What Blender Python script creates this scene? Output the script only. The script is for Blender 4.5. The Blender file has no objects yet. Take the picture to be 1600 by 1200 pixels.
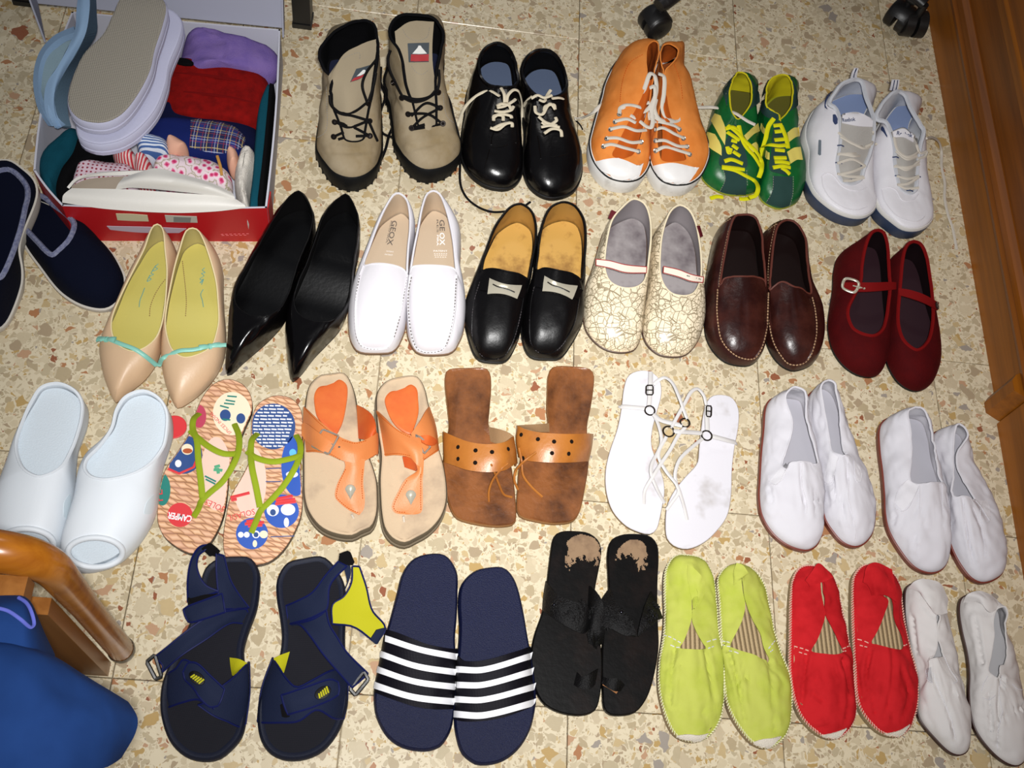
import bpy, bmesh, math, random
from mathutils import Vector, Matrix, Euler, noise
from mathutils.bvhtree import BVHTree
random.seed(7)
C = bpy.context.scene
COL = C.collection
# ---------------------------------------------------------------- camera
TILE = 0.30
F_PX = 1703.46
CAM = Vector((-0.889149, -4.894745, 4.976533)) * TILE
ROT = Euler((0.457000, -0.133833, 0.040508), 'XYZ').to_matrix()
cd = bpy.data.cameras.new('camera')
cam = bpy.data.objects.new('camera', cd)
COL.objects.link(cam)
cam.location = CAM
cam.rotation_euler = Euler((0.457000, -0.133833, 0.040508), 'XYZ')
cd.sensor_width = 36
cd.lens = 36 * F_PX / 1600
cd.clip_start = 0.02
C.camera = cam
# ---------------------------------------------------------------- world, lights, exposure
w = bpy.data.worlds.new('room_light')
C.world = w
w.use_nodes = True
w.node_tree.nodes['Background'].inputs[0].default_value = (0.86, 0.90, 1.0, 1)
w.node_tree.nodes['Background'].inputs[1].default_value = 0.10


def area_light(name, loc, target, size, power, colour, spread=math.pi):
    l = bpy.data.lights.new(name, 'AREA')
    l.shape = 'DISK'
    l.size = size
    l.energy = power
    l.color = colour
    l.spread = spread
    o = bpy.data.objects.new(name, l)
    COL.objects.link(o)
    o.location = loc
    o.rotation_euler = (Vector(target) - Vector(loc)).to_track_quat('-Z', 'Y').to_euler()
    o['kind'] = 'helper'
    return o


area_light('camera_flash', CAM + Vector((0.02, -0.02, 0.09)), (-0.06, -0.66, 0), 0.07, 9.6, (1.0, 0.99, 0.975), math.radians(78))
area_light('ceiling_lamp', (-0.05, 1.32, 2.55), (-0.2, -0.5, 0), 0.40, 5.5, (1.0, 0.97, 0.93))
C.view_settings.view_transform = 'Standard'
C.view_settings.look = 'None'
C.view_settings.gamma = 1
C.view_settings.use_curve_mapping = False
C.view_settings.exposure = 0.0


# ---------------------------------------------------------------- pixels to points
def ray(px, py):
    return (ROT @ Vector(((px - 800) / F_PX, -(py - 600) / F_PX, -1))).normalized()


def at(px, py, z=0.0):
    d = ray(px, py)
    return CAM + d * ((z - CAM.z) / d.z)


class Crop:
    """a measured window of the photograph: origin and zoom; strings hold 'x,y[,height in cm]' (height carries on)"""

    def __init__(s, ox, oy, k):
        s.ox, s.oy, s.k = ox, oy, k
        s.dz = 0.0

    def px(s, x, y):
        return s.ox + x / s.k, s.oy + y / s.k

    def pts(s, txt, z=1.0):
        out = []
        for tok in txt.split():
            a = [float(v) for v in tok.split(',')]
            if len(a) > 2:
                z = a[2]
            out.append(at(*s.px(a[0], a[1]), (z - s.dz) * 0.01))
        return out

    def topx(s, p):
        d = ROT.inverted() @ (p - CAM)
        return (800 + F_PX * d.x / -d.z - s.ox) * s.k, (600 - F_PX * d.y / -d.z - s.oy) * s.k

    def raw(s, txt):
        return [tuple(float(v) for v in t.split(',')) for t in txt.split()]

    def hit(s, x, y, bvh):
        p, n, i, d = bvh.ray_cast(CAM, ray(*s.px(x, y)))
        return p, n

    def mix(s, txt, bvh, lift=0.0, zdef=1.0):
        """tokens with a height are taken at that height, the others lie on the surface"""
        out = []
        for a in s.raw(txt):
            if len(a) > 2:
                out.append(at(*s.px(a[0], a[1]), (a[2] - s.dz) * 0.01))
            else:
                p, n = s.hit(a[0], a[1], bvh)
                if p is None:
                    p, n = at(*s.px(a[0], a[1]), zdef * 0.01), Vector((0, 0, 1))
                if n.dot(ray(*s.px(a[0], a[1]))) > 0:
                    n = -n
                out.append(p + n * lift)
        return out


# ---------------------------------------------------------------- curves
def spline(pts, closed=False, k=8):
    n = len(pts)
    out = []
    m = n if closed else n - 1
    for i in range(m):
        if closed:
            p0, p1, p2, p3 = pts[i - 1], pts[i], pts[(i + 1) % n], pts[(i + 2) % n]
        else:
            p0, p1, p2, p3 = pts[max(i - 1, 0)], pts[i], pts[i + 1], pts[min(i + 2, n - 1)]
        if (p2 - p1).length < 1e-9:
            out += [p1.copy() for _ in range(k)]
            continue
        # chord-scaled tangents keep uneven spacing from looping
        L = (p2 - p1).length
        t1 = (p2 - p0)
        t2 = (p3 - p1)
        t1 = t1 * (L / max((p2 - p1).length + (p1 - p0).length, 1e-9))
        t2 = t2 * (L / max((p3 - p2).length + (p2 - p1).length, 1e-9))
        for j in range(k):
            t = j / k
            h = t * t
            c = h * t
            out.append(p1 * (2 * c - 3 * h + 1) + t1 * (c - 2 * h + t) + p2 * (-2 * c + 3 * h) + t2 * (c - h))
    if not closed:
        out.append(pts[-1].copy())
    return out


def resample(p, n):
    d = [0.0]
    for i in range(1, len(p)):
        d.append(d[-1] + (p[i] - p[i - 1]).length)
    T = d[-1]
    out = []
    j = 0
    for i in range(n):
        s = T * i / (n - 1)
        while j < len(p) - 2 and d[j + 1] < s:
            j += 1
        seg = d[j + 1] - d[j]
        t = 0 if seg < 1e-12 else (s - d[j]) / seg
        out.append(p[j].lerp(p[j + 1], min(max(t, 0), 1)))
    return out


def sample(p, fr):
    """points of polyline p (any density) at arc-length fractions"""
    d = [0.0]
    for i in range(1, len(p)):
        d.append(d[-1] + (p[i] - p[i - 1]).length)
    T = d[-1]
    out = []
    for f in fr:
        s = T * f
        j = 0
        while j < len(p) - 2 and d[j + 1] < s:
            j += 1
        seg = d[j + 1] - d[j]
        t = 0 if seg < 1e-12 else (s - d[j]) / seg
        out.append(p[j].lerp(p[j + 1], min(max(t, 0), 1)))
    return out


def pw(tab, f):
    if not isinstance(tab, (list, tuple)):
        return tab
    if f <= tab[0][0]:
        return tab[0][1]
    for (a, va), (b, vb) in zip(tab, tab[1:]):
        if f <= b:
            t = (f - a) / (b - a)
            t = t * t * (3 - 2 * t)
            return va + (vb - va) * t
    return tab[-1][1]


HALF = 44


class Loop:
    """closed plan outline: two halves that both run from the heel to the toe"""

    def __init__(s, l, r):
        s.l, s.r = l, r
        s.heel, s.toe = l[0], l[-1]
        a = s.toe - s.heel
        a.z = 0
        s.len = a.length
        s.ax = a / s.len

    def f(s, p):
        d = p - s.heel
        return (d.x * s.ax.x + d.y * s.ax.y) / s.len

    def full(s):
        return s.l + s.r[-2:0:-1]

    def inset(s, off):
        P = s.full()
        n = len(P)
        A = sum(P[i].x * P[(i + 1) % n].y - P[(i + 1) % n].x * P[i].y for i in range(n))
        sg = 1 if A > 0 else -1
        out = []
        for i in range(n):
            t = P[(i + 1) % n] - P[i - 1]
            t.z = 0
            if t.length < 1e-9:
                t = P[(i + 2) % n] - P[i - 2]
            t.normalize()
            nrm = Vector((t.y, -t.x, 0)) * sg
            out.append(P[i] - nrm * off)
        h = len(s.l) - 1
        return Loop(out[:h + 1], [out[0]] + out[:h - 1:-1])


def make_loop(cr, txt, half=HALF, flat=True, z=1.0):
    L, R = txt.split('|')
    pl, pr = cr.pts(L, z), cr.pts(R, z)
    pts = pl + pr[::-1]
    if flat:
        pts = [Vector((p.x, p.y, 0)) for p in pts]
    k = 8
    D = spline(pts, True, k)
    ti = (len(pl) - 1) * k
    left = D[:ti + 1]
    right = (D[ti:] + [D[0]])[::-1]
    return Loop(resample(left, half + 1), resample(right, half + 1)), left, right


# ---------------------------------------------------------------- mesh building
class MB:
    def __init__(s):
        s.v, s.f = [], []

    def grid(s, rows, closed=False, flip=False):
        b = len(s.v)
        n = len(rows[0])
        for r in rows:
            s.v += r
        for i in range(len(rows) - 1):
            for j in range(n if closed else n - 1):
                k = (j + 1) % n
                q = (b + i * n + j, b + i * n + k, b + (i + 1) * n + k, b + (i + 1) * n + j)
                s.f.append(q[::-1] if flip else q)
        return b

    def poly(s, pts, flip=False):
        b = len(s.v)
        s.v += pts
        q = tuple(range(b, b + len(pts)))
        s.f.append(q[::-1] if flip else q)

    def box(s, c, sx, sy, sz, rot=None):
        b = len(s.v)
        R = rot or Matrix.Identity(3)
        for x in (-1, 1):
            for y in (-1, 1):
                for z in (-1, 1):
                    s.v.append(Vector(c) + R @ Vector((x * sx / 2, y * sy / 2, z * sz / 2)))
        for q in ((0, 1, 3, 2), (4, 6, 7, 5), (0, 4, 5, 1), (2, 3, 7, 6), (0, 2, 6, 4), (1, 5, 7, 3)):
            s.f.append(tuple(b + i for i in q))

    def tube(s, pts, r, n=6, closed=False, flat=1.0, up=None, caps=True):
        m = len(pts)
        rows = []
        for i, p in enumerate(pts):
            if closed:
                t = pts[(i + 1) % m] - pts[i - 1]
            else:
                t = pts[min(i + 1, m - 1)] - pts[max(i - 1, 0)]
            if t.length < 1e-9:
                t = Vector((0, 1, 0))
            t.normalize()
            u = up[i] if isinstance(up, list) else (up or Vector((0, 0, 1)))
            sd = t.cross(u)
            if sd.length < 0.15:
                sd = t.cross(Vector((0.3, 1, 0.1)))
            sd.normalize()
            nn = sd.cross(t).normalized()
            rr = r(i / max(m - 1, 1)) if callable(r) else r
            rows.append([p + sd * (rr * math.cos(a)) + nn * (rr * flat * math.sin(a)) for a in
                         [2 * math.pi * j / n for j in range(n)]])
        if closed:
            rows.append(rows[0])
        b = s.grid(rows, True)
        if caps and not closed:
            s.f.append(tuple(range(b, b + n))[::-1])
            e = b + (len(rows) - 1) * n
            s.f.append(tuple(range(e, e + n)))

    def bvh(s):
        return BVHTree.FromPolygons(s.v, s.f)


def normals(rows, closed):
    R, n = len(rows), len(rows[0])
    out = []
    for i in range(R):
        o = []
        for j in range(n):
            a = rows[min(i + 1, R - 1)][j] - rows[max(i - 1, 0)][j]
            if closed:
                b = rows[i][(j + 1) % n] - rows[i][j - 1]
            else:
                b = rows[i][min(j + 1, n - 1)] - rows[i][max(j - 1, 0)]
            c = b.cross(a)
            o.append(c.normalized() if c.length > 1e-14 else Vector((0, 0, 1)))
        out.append(o)
    return out


def shell(rows, closed, th, outer, inner=None, up=True):
    """rows of points -> skin with thickness; normals point outwards (up=True: upwards)"""
    N = normals(rows, closed)
    n = len(rows[0])
    if up:
        sg = sum(v.z for r in N for v in r)
    else:
        c = Vector((0, 0, 0))
        for r in rows:
            for p in r:
                c += p
        c /= len(rows) * n
        sg = sum(N[i][j].dot(rows[i][j] - c) for i in range(len(rows)) for j in range(n))
    fl = sg < 0
    if fl:
        N = [[-v for v in r] for r in N]
    ins = [[p - q * th for p, q in zip(r, s)] for r, s in zip(rows, N)]
    outer.grid(rows, closed, fl)
    (inner or outer).grid(ins, closed, not fl)
    outer.grid([ins[0], rows[0]], closed, fl)
    outer.grid([rows[-1], ins[-1]], closed, fl)
    if not closed:
        outer.grid([[r[0] for r in rows], [r[0] for r in ins]], False, fl)
        outer.grid([[r[-1] for r in ins], [r[-1] for r in rows]], False, fl)
    return ins, N


def wob(p, amp, sc):
    r = 0.35 - abs(noise.noise(p * sc * 1.4 + Vector((2, 9, 4)))) * 1.6
    return noise.noise(p * sc) * amp * 0.8 + noise.noise(p * sc * 2.3 + Vector((7, 3, 1))) * amp * 0.35 - max(r, 0) * amp * 0.8


# ---------------------------------------------------------------- objects
XF = {}


def setprops(o, label=None, cat=None, group=None, kind=None):
    if label:
        o['label'] = label
    if cat:
        o['category'] = cat
    if group:
        o['group'] = group
    if kind:
        o['kind'] = kind
    return o


def thing(name, label, cat, loc, rotz=0.0, group=None):
    o = bpy.data.objects.new(name, None)
    o.empty_display_size = 0.05
    COL.objects.link(o)
    o.location = loc
    o.rotation_euler = (0, 0, rotz)
    XF[o] = Matrix.Translation(loc) @ Matrix.Rotation(rotz, 4, 'Z')
    return setprops(o, label, cat, group)


def part(name, mb, mat, parent=None, smooth=True, label=None, kind=None, sharp=50, inv=None):
    if not mb.v:
        return None
    me = bpy.data.meshes.new(name)
    if parent is not None:
        inv = XF[parent].inverted()
    vs = [inv @ v for v in mb.v] if inv is not None else mb.v
    me.from_pydata(vs, [], mb.f)
    me.validate()
    for m in (mat if isinstance(mat, (list, tuple)) else [mat]):
        me.materials.append(m)
    if smooth:
        me.polygons.foreach_set('use_smooth', [True] * len(me.polygons))
        me.set_sharp_from_angle(angle=math.radians(sharp))
    me.update()
    o = bpy.data.objects.new(name, me)
    COL.objects.link(o)
    if parent is not None:
        o.parent = parent
        XF[o] = XF[parent]
    return setprops(o, label, None, None, kind)


def ladder(mb, lp, z, K=6, bump=None, flip=False):
    """fills a loop with strips between its halves; z(f) or the loop's own heights"""
    h = len(lp.l) - 1
    rows = []
    for i in range(h + 1):
        a, b = lp.l[i], lp.r[i]
        row = []
        for k in range(K + 1):
            t = k / K
            p = a.lerp(b, t)
            f = lp.f(p)
            zz = p.z if z is None else pw(z, f)
            if bump:
                zz += bump(f, 2 * t - 1)
            row.append(Vector((p.x, p.y, zz)))
        rows.append(row)
    c = (rows[1][0] - rows[1][-1]).cross(rows[2][0] - rows[1][0])
    mb.grid(rows, False, flip=(c.z > 0) != flip)


def slab(mb, lp, rings, K=6, bump=None, bottom=True):
    """rings from the floor up: (inset, height table); capped at both ends"""
    loops = []
    for off, z in rings:
        q = lp.inset(off) if off else lp
        loops.append([Vector((p.x, p.y, pw(z, lp.f(p)))) for p in q.full()])
    n = len(loops[0])
    A = sum(loops[0][i].x * loops[0][(i + 1) % n].y - loops[0][(i + 1) % n].x * loops[0][i].y for i in range(n))
    mb.grid(loops, True, flip=A < 0)
    h = len(lp.l) - 1

    def lo(P):
        return Loop(P[:h + 1], [P[0]] + P[:h - 1:-1])
    ladder(mb, lo(loops[-1]), None, K, bump)
    if bottom:
        ladder(mb, lo(loops[0]), None, 2, None, True)


# ---------------------------------------------------------------- materials
def lin(c):
    if isinstance(c, str):
        c = tuple(int(c[i:i + 2], 16) for i in (0, 2, 4))
    return tuple(((v / 255) / 12.92 if v / 255 <= 0.04045 else ((v / 255 + 0.055) / 1.055) ** 2.4) for v in c)


class NT:
    def __init__(s, name):
        s.m = bpy.data.materials.new(name)
        s.m.use_nodes = True
        s.t = s.m.node_tree
        s.b = s.t.nodes['Principled BSDF']
        s.co = s.t.nodes.new('ShaderNodeTexCoord')

    def n(s, typ, **kw):
        x = s.t.nodes.new('ShaderNode' + typ)
        ins = kw.pop('ins', {})
        for k, v in kw.items():
            setattr(x, k, v)
        for k, v in ins.items():
            s.set(x.inputs[k], v)
        return x

    def set(s, sock, v):
        if isinstance(v, bpy.types.NodeSocket):
            s.t.links.new(v, sock)
        else:
            if isinstance(v, (tuple, list)) and len(v) == 3 and sock.type == 'RGBA':
                v = (*v, 1)
            sock.default_value = v

    def ramp(s, fac, stops, interp='LINEAR'):
        r = s.n('ValToRGB')
        r.color_ramp.interpolation = interp
        while len(r.color_ramp.elements) < len(stops):
            r.color_ramp.elements.new(0.5)
        for e, (p, c) in zip(r.color_ramp.elements, stops):
            e.position = p
            e.color = (*lin(c), 1) if isinstance(c, str) else (c, c, c, 1)
        s.set(r.inputs[0], fac)
        return r.outputs[0]

    def mix(s, fac, a, b, mode='MIX'):
        x = s.n('Mix', data_type='RGBA', blend_type=mode)
        s.set(x.inputs[0], fac)
        s.set(x.inputs[6], a)
        s.set(x.inputs[7], b)
        return x.outputs[2]

    def math(s, op, a, b=0.0):
        x = s.n('Math', operation=op)
        s.set(x.inputs[0], a)
        s.set(x.inputs[1], b)
        return x.outputs[0]

    def noise(s, scale, detail=3, rough=0.5, vec=None, dist=0.0):
        x = s.n('TexNoise', ins={'Scale': scale, 'Detail': detail, 'Roughness': rough, 'Distortion': dist})
        s.set(x.inputs['Vector'], vec or s.co.outputs['Object'])
        return x.outputs['Fac']

    def bump(s, h, strength, dist=0.001):
        x = s.n('Bump', ins={'Strength': strength, 'Distance': dist, 'Height': h})
        s.set(s.b.inputs['Normal'], x.outputs[0])


MATS = {}


def M(name, col, rough=0.6, spec=0.5, bump=None, var=None, metal=0.0, sheen=0.0, coat=0.0, weave=None):
    """bump=(scale, strength); var=(second colour, scale, low, high); weave=(threads per metre, strength)"""
    if name in MATS:
        return MATS[name]
    k = NT(name)
    b = k.b
    if rough >= 0.7:
        spec = min(spec, 0.12)
    b.inputs['Roughness'].default_value = rough
    b.inputs['Specular IOR Level'].default_value = spec
    b.inputs['Metallic'].default_value = metal
    if sheen:
        b.inputs['Sheen Weight'].default_value = sheen
        b.inputs['Sheen Roughness'].default_value = 0.4
        b.inputs['Sheen Tint'].default_value = (*lin(col), 1)
    if coat:
        b.inputs['Coat Weight'].default_value = coat
        b.inputs['Coat Roughness'].default_value = 0.12
    c = (*lin(col), 1)
    if var:
        f = k.ramp(k.noise(var[1], 4, 0.6), [(var[2], 0.0), (var[3], 1.0)])
        k.set(b.inputs['Base Color'], k.mix(f, c, (*lin(var[0]), 1)))
    else:
        b.inputs['Base Color'].default_value = c
    h = None
    if weave:
        wx = k.n('TexWave', wave_type='BANDS', bands_direction='X', ins={'Scale': weave[0], 'Distortion': 0.6})
        wy = k.n('TexWave', wave_type='BANDS', bands_direction='Y', ins={'Scale': weave[0], 'Distortion': 0.6})
        for q in (wx, wy):
            k.set(q.inputs['Vector'], k.co.outputs['Object'])
        h = k.math('ADD', wx.outputs['Fac'], wy.outputs['Fac'])
        k.bump(h, weave[1], 0.0006)
    elif bump:
        k.bump(k.noise(bump[0], 4, 0.55), bump[1], 0.002)
    MATS[name] = k.m
    return k.m


# ---------------------------------------------------------------- shoe tools
class Shoe:
    pass


def shoe_root(name, label, cat, group, lp):
    c = (lp.heel + lp.toe) / 2
    return thing(name, label, cat, Vector((c.x, c.y, 0)), math.atan2(lp.ax.y, lp.ax.x) + math.pi / 2, group)


REPORT = []


def closed(name, label, cat, group, cr, outline, opening, up, lining=None, insole=None, sole=None, binding=None,
           t=1.0, z0=0.0, zb=None, n=(2.2, 2.2), fe=84, th=0.0018, wr=(0, 1), bind_r=0.0016, out=0.0, ins=0.004,
           ins_z=0.004, rows=14, cut=None, bul=0.0, sole_rings=None, ins_name='insole', dome=None, half=HALF, crease=None):
    """a shoe with a closed upper: skin lofted from the outline on the sole to the edge of the opening"""
    s = Shoe()
    lp, _, _ = make_loop(cr, outline, half)
    op, dl, dr = make_loop(cr, opening, half, False)
    s.lp, s.op, s.cr = lp, op, cr
    REPORT.append((name, round(lp.len * 100, 1)))
    s.root = root = shoe_root(name, label, cat, group, lp)
    zb = zb if zb is not None else t * 0.01
    s.zb = zb
    cols = []
    for O, D in ((lp.l, dl), (lp.r, dr)):
        R = resample(D, 121)
        ax = [lp.f(p) for p in R]
        lo, hi = ax[0], max(ax)
        ib = next(i for i, a in enumerate(ax) if a >= lo + 0.93 * (hi - lo))
        kb = min(max(ib / 120, 0.5), 0.93)
        ia = next((i for i, p in enumerate(O) if lp.f(p) >= ax[ib] + 0.05), int(half * 0.7))
        ka = min(max(ia / half, 0.4), 0.85)
        bf = [(i / half) / ka * kb if i / half < ka else kb + (i / half - ka) / (1 - ka) * (1 - kb) for i in range(half + 1)]
        cols.append([(o, q) for o, q in zip(O, sample(D, bf))])
    full = cols[0] + cols[1][-2:0:-1]
    grid = []
    fe_ = math.radians(fe)
    for r in range(rows + 1):
        v = r / rows
        row = []
        for O, I in full:
            f = lp.f(O)
            zo = pw(zb, f)
            nn = n[0] + (n[1] - n[0]) * min(max((f - 0.55) / 0.45, 0), 1)
            ph = fe_ * v
            g = (1 - max(math.cos(ph), 1e-6) ** (2 / nn)) / (1 - max(math.cos(fe_), 1e-6) ** (2 / nn))
            h = (math.sin(ph) / math.sin(fe_)) ** (2 / nn)
            d = Vector((I.x - O.x, I.y - O.y, 0))
            p = Vector((O.x, O.y, zo)) + d * g
            p.z += (I.z - zo) * h
            if bul and d.length > 1e-6:
                p -= d.normalized() * bul * math.sin(math.pi * v)
            if dome:
                p.z += dome * math.sin(math.pi * v) * min(max((f - 0.5) / 0.3, 0), 1)
            row.append(p)
        grid.append(row)
    if wr[0]:
        N = normals(grid, True)
        for r in range(1, rows + 1):
            for j in range(len(full)):
                k = min(1, r / 5)
                grid[r][j] = grid[r][j] + N[r][j] * (wob(grid[r][j], wr[0], wr[1]) * k)
    if crease:
        N = normals(grid, True)
        lines = []
        for path, dep, wid in crease:
            lines.append((spline([Vector((a[0], a[1], 0)) for a in cr.raw(path)], False, 6), dep, wid))
        for r in range(2, rows + 1):
            for j in range(len(full)):
                x, y = cr.topx(grid[r][j])
                q = Vector((x, y, 0))
                m = 0.0
                for L, dep, wid in lines:
                    d2 = min((q - e).length for e in L)
                    if d2 < wid * 4:
                        u = d2 / wid
                        m += dep * (-math.exp(-u * u) + 0.45 * math.exp(-(u - 2.0) ** 2))
                if m:
                    nn_ = N[r][j] if N[r][j].z > 0 else -N[r][j]
                    grid[r][j] = grid[r][j] + nn_ * (m * min(1, r / 5))
    s.grid = grid
    mo, mi = MB(), MB()
    rin, N = shell(grid, True, th, mo, mi, True)
    if cut:
        cx, cy, rx, ry = cut
        for m in (mo, mi):
            keep = []
            for fc in m.f:
                c = sum((m.v[i] for i in fc), Vector()) / len(fc)
                d = ROT.inverted() @ (c - CAM)
                X = (800 + F_PX * d.x / -d.z - cr.ox) * cr.k
                Y = (600 - F_PX * d.y / -d.z - cr.oy) * cr.k
                if ((X - cx) / rx) ** 2 + ((Y - cy) / ry) ** 2 > 1 or c.z < 0.012:
                    keep.append(fc)
            s.solid = s.solid if hasattr(s, 'solid') else BVHTree.FromPolygons(m.v, m.f)
            m.f = keep
    s.bvh = mo.bvh()
    if not hasattr(s, 'solid'):
        s.solid = s.bvh
    s.upper = part('upper', mo, up, root)
    part('lining', mi, lining or up, root)
    if binding:
        b = MB()
        mid = [(a + c) / 2 for a, c in zip(grid[-1], rin[-1])]
        b.tube(mid, bind_r, 6, True)
        part('topline_binding', b, binding, root)
    if insole:
        b = MB()
        q = lp.inset(ins)
        if isinstance(zb, (list, tuple)):
            top = [(f, z + ins_z) for f, z in zb]
            bot = [(f, z + 0.0005) for f, z in zb]
        else:
            top, bot = zb + ins_z, zb + 0.0005
        slab(b, q, [(0.001, bot), (0, top)], 4)
        s.ins_bvh = b.bvh()
        part(ins_name, b, insole, root)
    if sole:
        b = MB()
        if sole_rings:
            rg = sole_rings
        else:
            zt = zb
            if isinstance(z0, (list, tuple)) or isinstance(zb, (list, tuple)):
                A = z0 if isinstance(z0, (list, tuple)) else [(0, z0), (1, z0)]
                rg = [(0.003 - out, A), (-out, [(f, pw(A, f) * 0.6 + pw(zt, f) * 0.4) for f in (0, .2, .4, .6, .8, 1)]),
                      (-out, zt), (0.002, zt)]
            else:
                rg = [(0.003 - out, z0), (-out, z0 + (zt - z0) * 0.35), (-out, zt - 0.001), (0.0015 - out, zt), (0.003, zt)]
        slab(b, lp, rg, 3)
        part('sole', b, sole, root)
    return s


def heel_block(s, mat, f1=0.2, h=0.05, taper=0.006):
    """the heel under the back of a pump, from the floor to the seat"""
    lp = s.lp
    q = lp.inset(0.004)
    P = [p for p in q.full() if lp.f(p) < f1]
    P.sort(key=lambda p: math.atan2(p.y - (lp.heel.y + lp.ax.y * lp.len * f1 * .5), p.x - (lp.heel.x + lp.ax.x * lp.len * f1 * .5)))
    c = sum(P, Vector()) / len(P)
    b = MB()
    rows = []
    for z, k in ((0.0, 0.55), (0.4, 0.5), (0.75, 0.62), (1.0, 0.95)):
        rows.append([Vector((c.x + (p.x - c.x) * k, c.y + (p.y - c.y) * k, z * (pw(s.zb, lp.f(p)) - 0.003))) for p in P])
    b.grid(rows, True)
    b.poly(rows[0][::-1])
    b.poly(rows[-1])
    part('heel', b, mat, s.root)


def stitch(s, path, mat, gap=0.004, r=0.0005, bvh=None, name='stitching', lift=0.0004, dash=0.6, cr=None, root=None):
    """a row of thread stitches lying on a surface along a measured path"""
    cr = cr or s.cr
    bvh = bvh or s.solid
    b = MB()
    for seg in path.split('/'):
        P = [Vector((a[0], a[1], 0)) for a in cr.raw(seg)]
        D = spline(P, False, 14)
        pts = []
        for q in D:
            p, nn = cr.hit(q.x, q.y, bvh)
            if p is not None:
                if nn.dot(ray(*cr.px(q.x, q.y))) > 0:
                    nn = -nn
                pts.append(p + nn * lift)
        if len(pts) < 3:
            continue
        L = sum((a - c).length for a, c in zip(pts, pts[1:]))
        m = max(2, int(L / gap))
        for i in range(m):
            a, c = sample(pts, [(i + 0.5 - dash / 2) / m, (i + 0.5 + dash / 2) / m])
            if (c - a).length < gap * 2:
                b.tube([a, (a + c) / 2 + Vector((0, 0, r * .5)), c], r, 4)
    return part(name, b, mat, root or s.root, kind='stuff')


def patch(s, A, B, mat, name, lift=0.0006, th=0.0008, nu=14, nv=6, bvh=None, cr=None, root=None, label=None):
    """a thin piece lying on a surface between two measured edges"""
    cr = cr or s.cr
    bvh = bvh or s.solid
    PA = resample(spline([Vector((a[0], a[1], 0)) for a in cr.raw(A)]), nu + 1)
    PB = resample(spline([Vector((a[0], a[1], 0)) for a in cr.raw(B)]), nu + 1)
    rows = []
    for k in range(nv + 1):
        row = []
        for a, c in zip(PA, PB):
            q = a.lerp(c, k / nv)
            p, nn = cr.hit(q.x, q.y, bvh)
            row.append((p, nn, q))
        rows.append(row)
    out = []
    last = None
    for row in rows:
        o = []
        for p, nn, q in row:
            if p is None and out:
                o.append(out[-1][len(o)].copy())
                continue
            if p is None:
                z = last.z if last else 0.02
                p, nn = at(*cr.px(q.x, q.y), z), Vector((0, 0, 1))
            if nn.dot(ray(*cr.px(q.x, q.y))) > 0:
                nn = -nn
            last = p
            o.append(p + nn * (lift + th))
        out.append(o)
    b = MB()
    shell(out, False, th + lift * .5, b)
    return part(name, b, mat, root or s.root, label=label)


def sheet(cr, curves, mat, name, root, nu=24, nv=10, th=0.002, arch=0.0, label=None, wr=(0, 1), smooth=True, inner=None, edge=None):
    """a strap or tongue lofted through measured curves with heights"""
    cs = [resample(spline(cr.pts(c)), nu + 1) if len(c.split()) > 2 else resample(cr.pts(c), nu + 1) for c in curves]
    rows = []
    cols = [spline([c[j] for c in cs], False, 6) if len(cs) > 2 else [c[j] for c in cs] for j in range(nu + 1)]
    cols = [resample(c, nv + 1) for c in cols]
    for k in range(nv + 1):
        row = []
        for j in range(nu + 1):
            p = cols[j][k].copy()
            if arch:
                v = k / nv
                p.z += arch * 4 * v * (1 - v)
            if wr[0]:
                p.z += wob(p, wr[0], wr[1])
            row.append(p)
        rows.append(row)
    b, bi = MB(), MB()
    shell(rows, False, th, b, bi if inner else None)
    o = part(name, b, mat, root, label=label)
    if inner:
        part('lining', bi, inner, root)
    if edge:
        e = MB()
        for q in (rows[0], rows[-1]):
            e.tube(q, edge[1], 5)
        if len(edge) > 2:
            for q in ([r[0] for r in rows], [r[-1] for r in rows]):
                e.tube(q, edge[1], 5)
        part('edge_piping', e, edge[0], root)
    r = Shoe()
    r.bvh = r.solid = b.bvh()
    r.cr, r.root, r.o, r.rows = cr, root, o, rows
    return r


def lace(cr, path, r, mat, root, bvh=None, lift=0.002, flat=1.0, name='lace', n=6, k=8, zdef=1.0, mb=None):
    pts = spline(cr.mix(path, bvh, lift, zdef) if bvh else cr.pts(path), False, k)
    b = mb or MB()
    b.tube(pts, r, n, False, flat)
    if mb is None:
        return part(name, b, mat, root)


def ring_at(p, nrm, R, r, mb, k=10, n=5):
    q = nrm.to_track_quat('Z', 'Y').to_matrix()
    mb.tube([p + q @ Vector((R * math.cos(a), R * math.sin(a), 0)) for a in [2 * math.pi * i / k for i in range(k)]], r, n, True, up=nrm)


def eyelets(s, pts, mat, R=0.003, r=0.0011, bvh=None, name='eyelet', hole=None):
    for a in s.cr.raw(pts):
        p, nn = s.cr.hit(a[0], a[1], bvh or s.solid)
        if p is None:
            continue
        if nn.dot(CAM - p) < 0:
            nn = -nn
        b = MB()
        ring_at(p + nn * 0.0012, nn, R, r, b)
        o = part(name, b, mat, s.root)
        if hole:
            b = MB()
            q = nn.to_track_quat('Z', 'Y').to_matrix()
            b.poly([p + nn * 0.0008 + q @ Vector((R * math.cos(t), R * math.sin(t), 0)) for t in [2 * math.pi * i / 10 for i in range(10)]])
            part('hole', b, hole, o)


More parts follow.
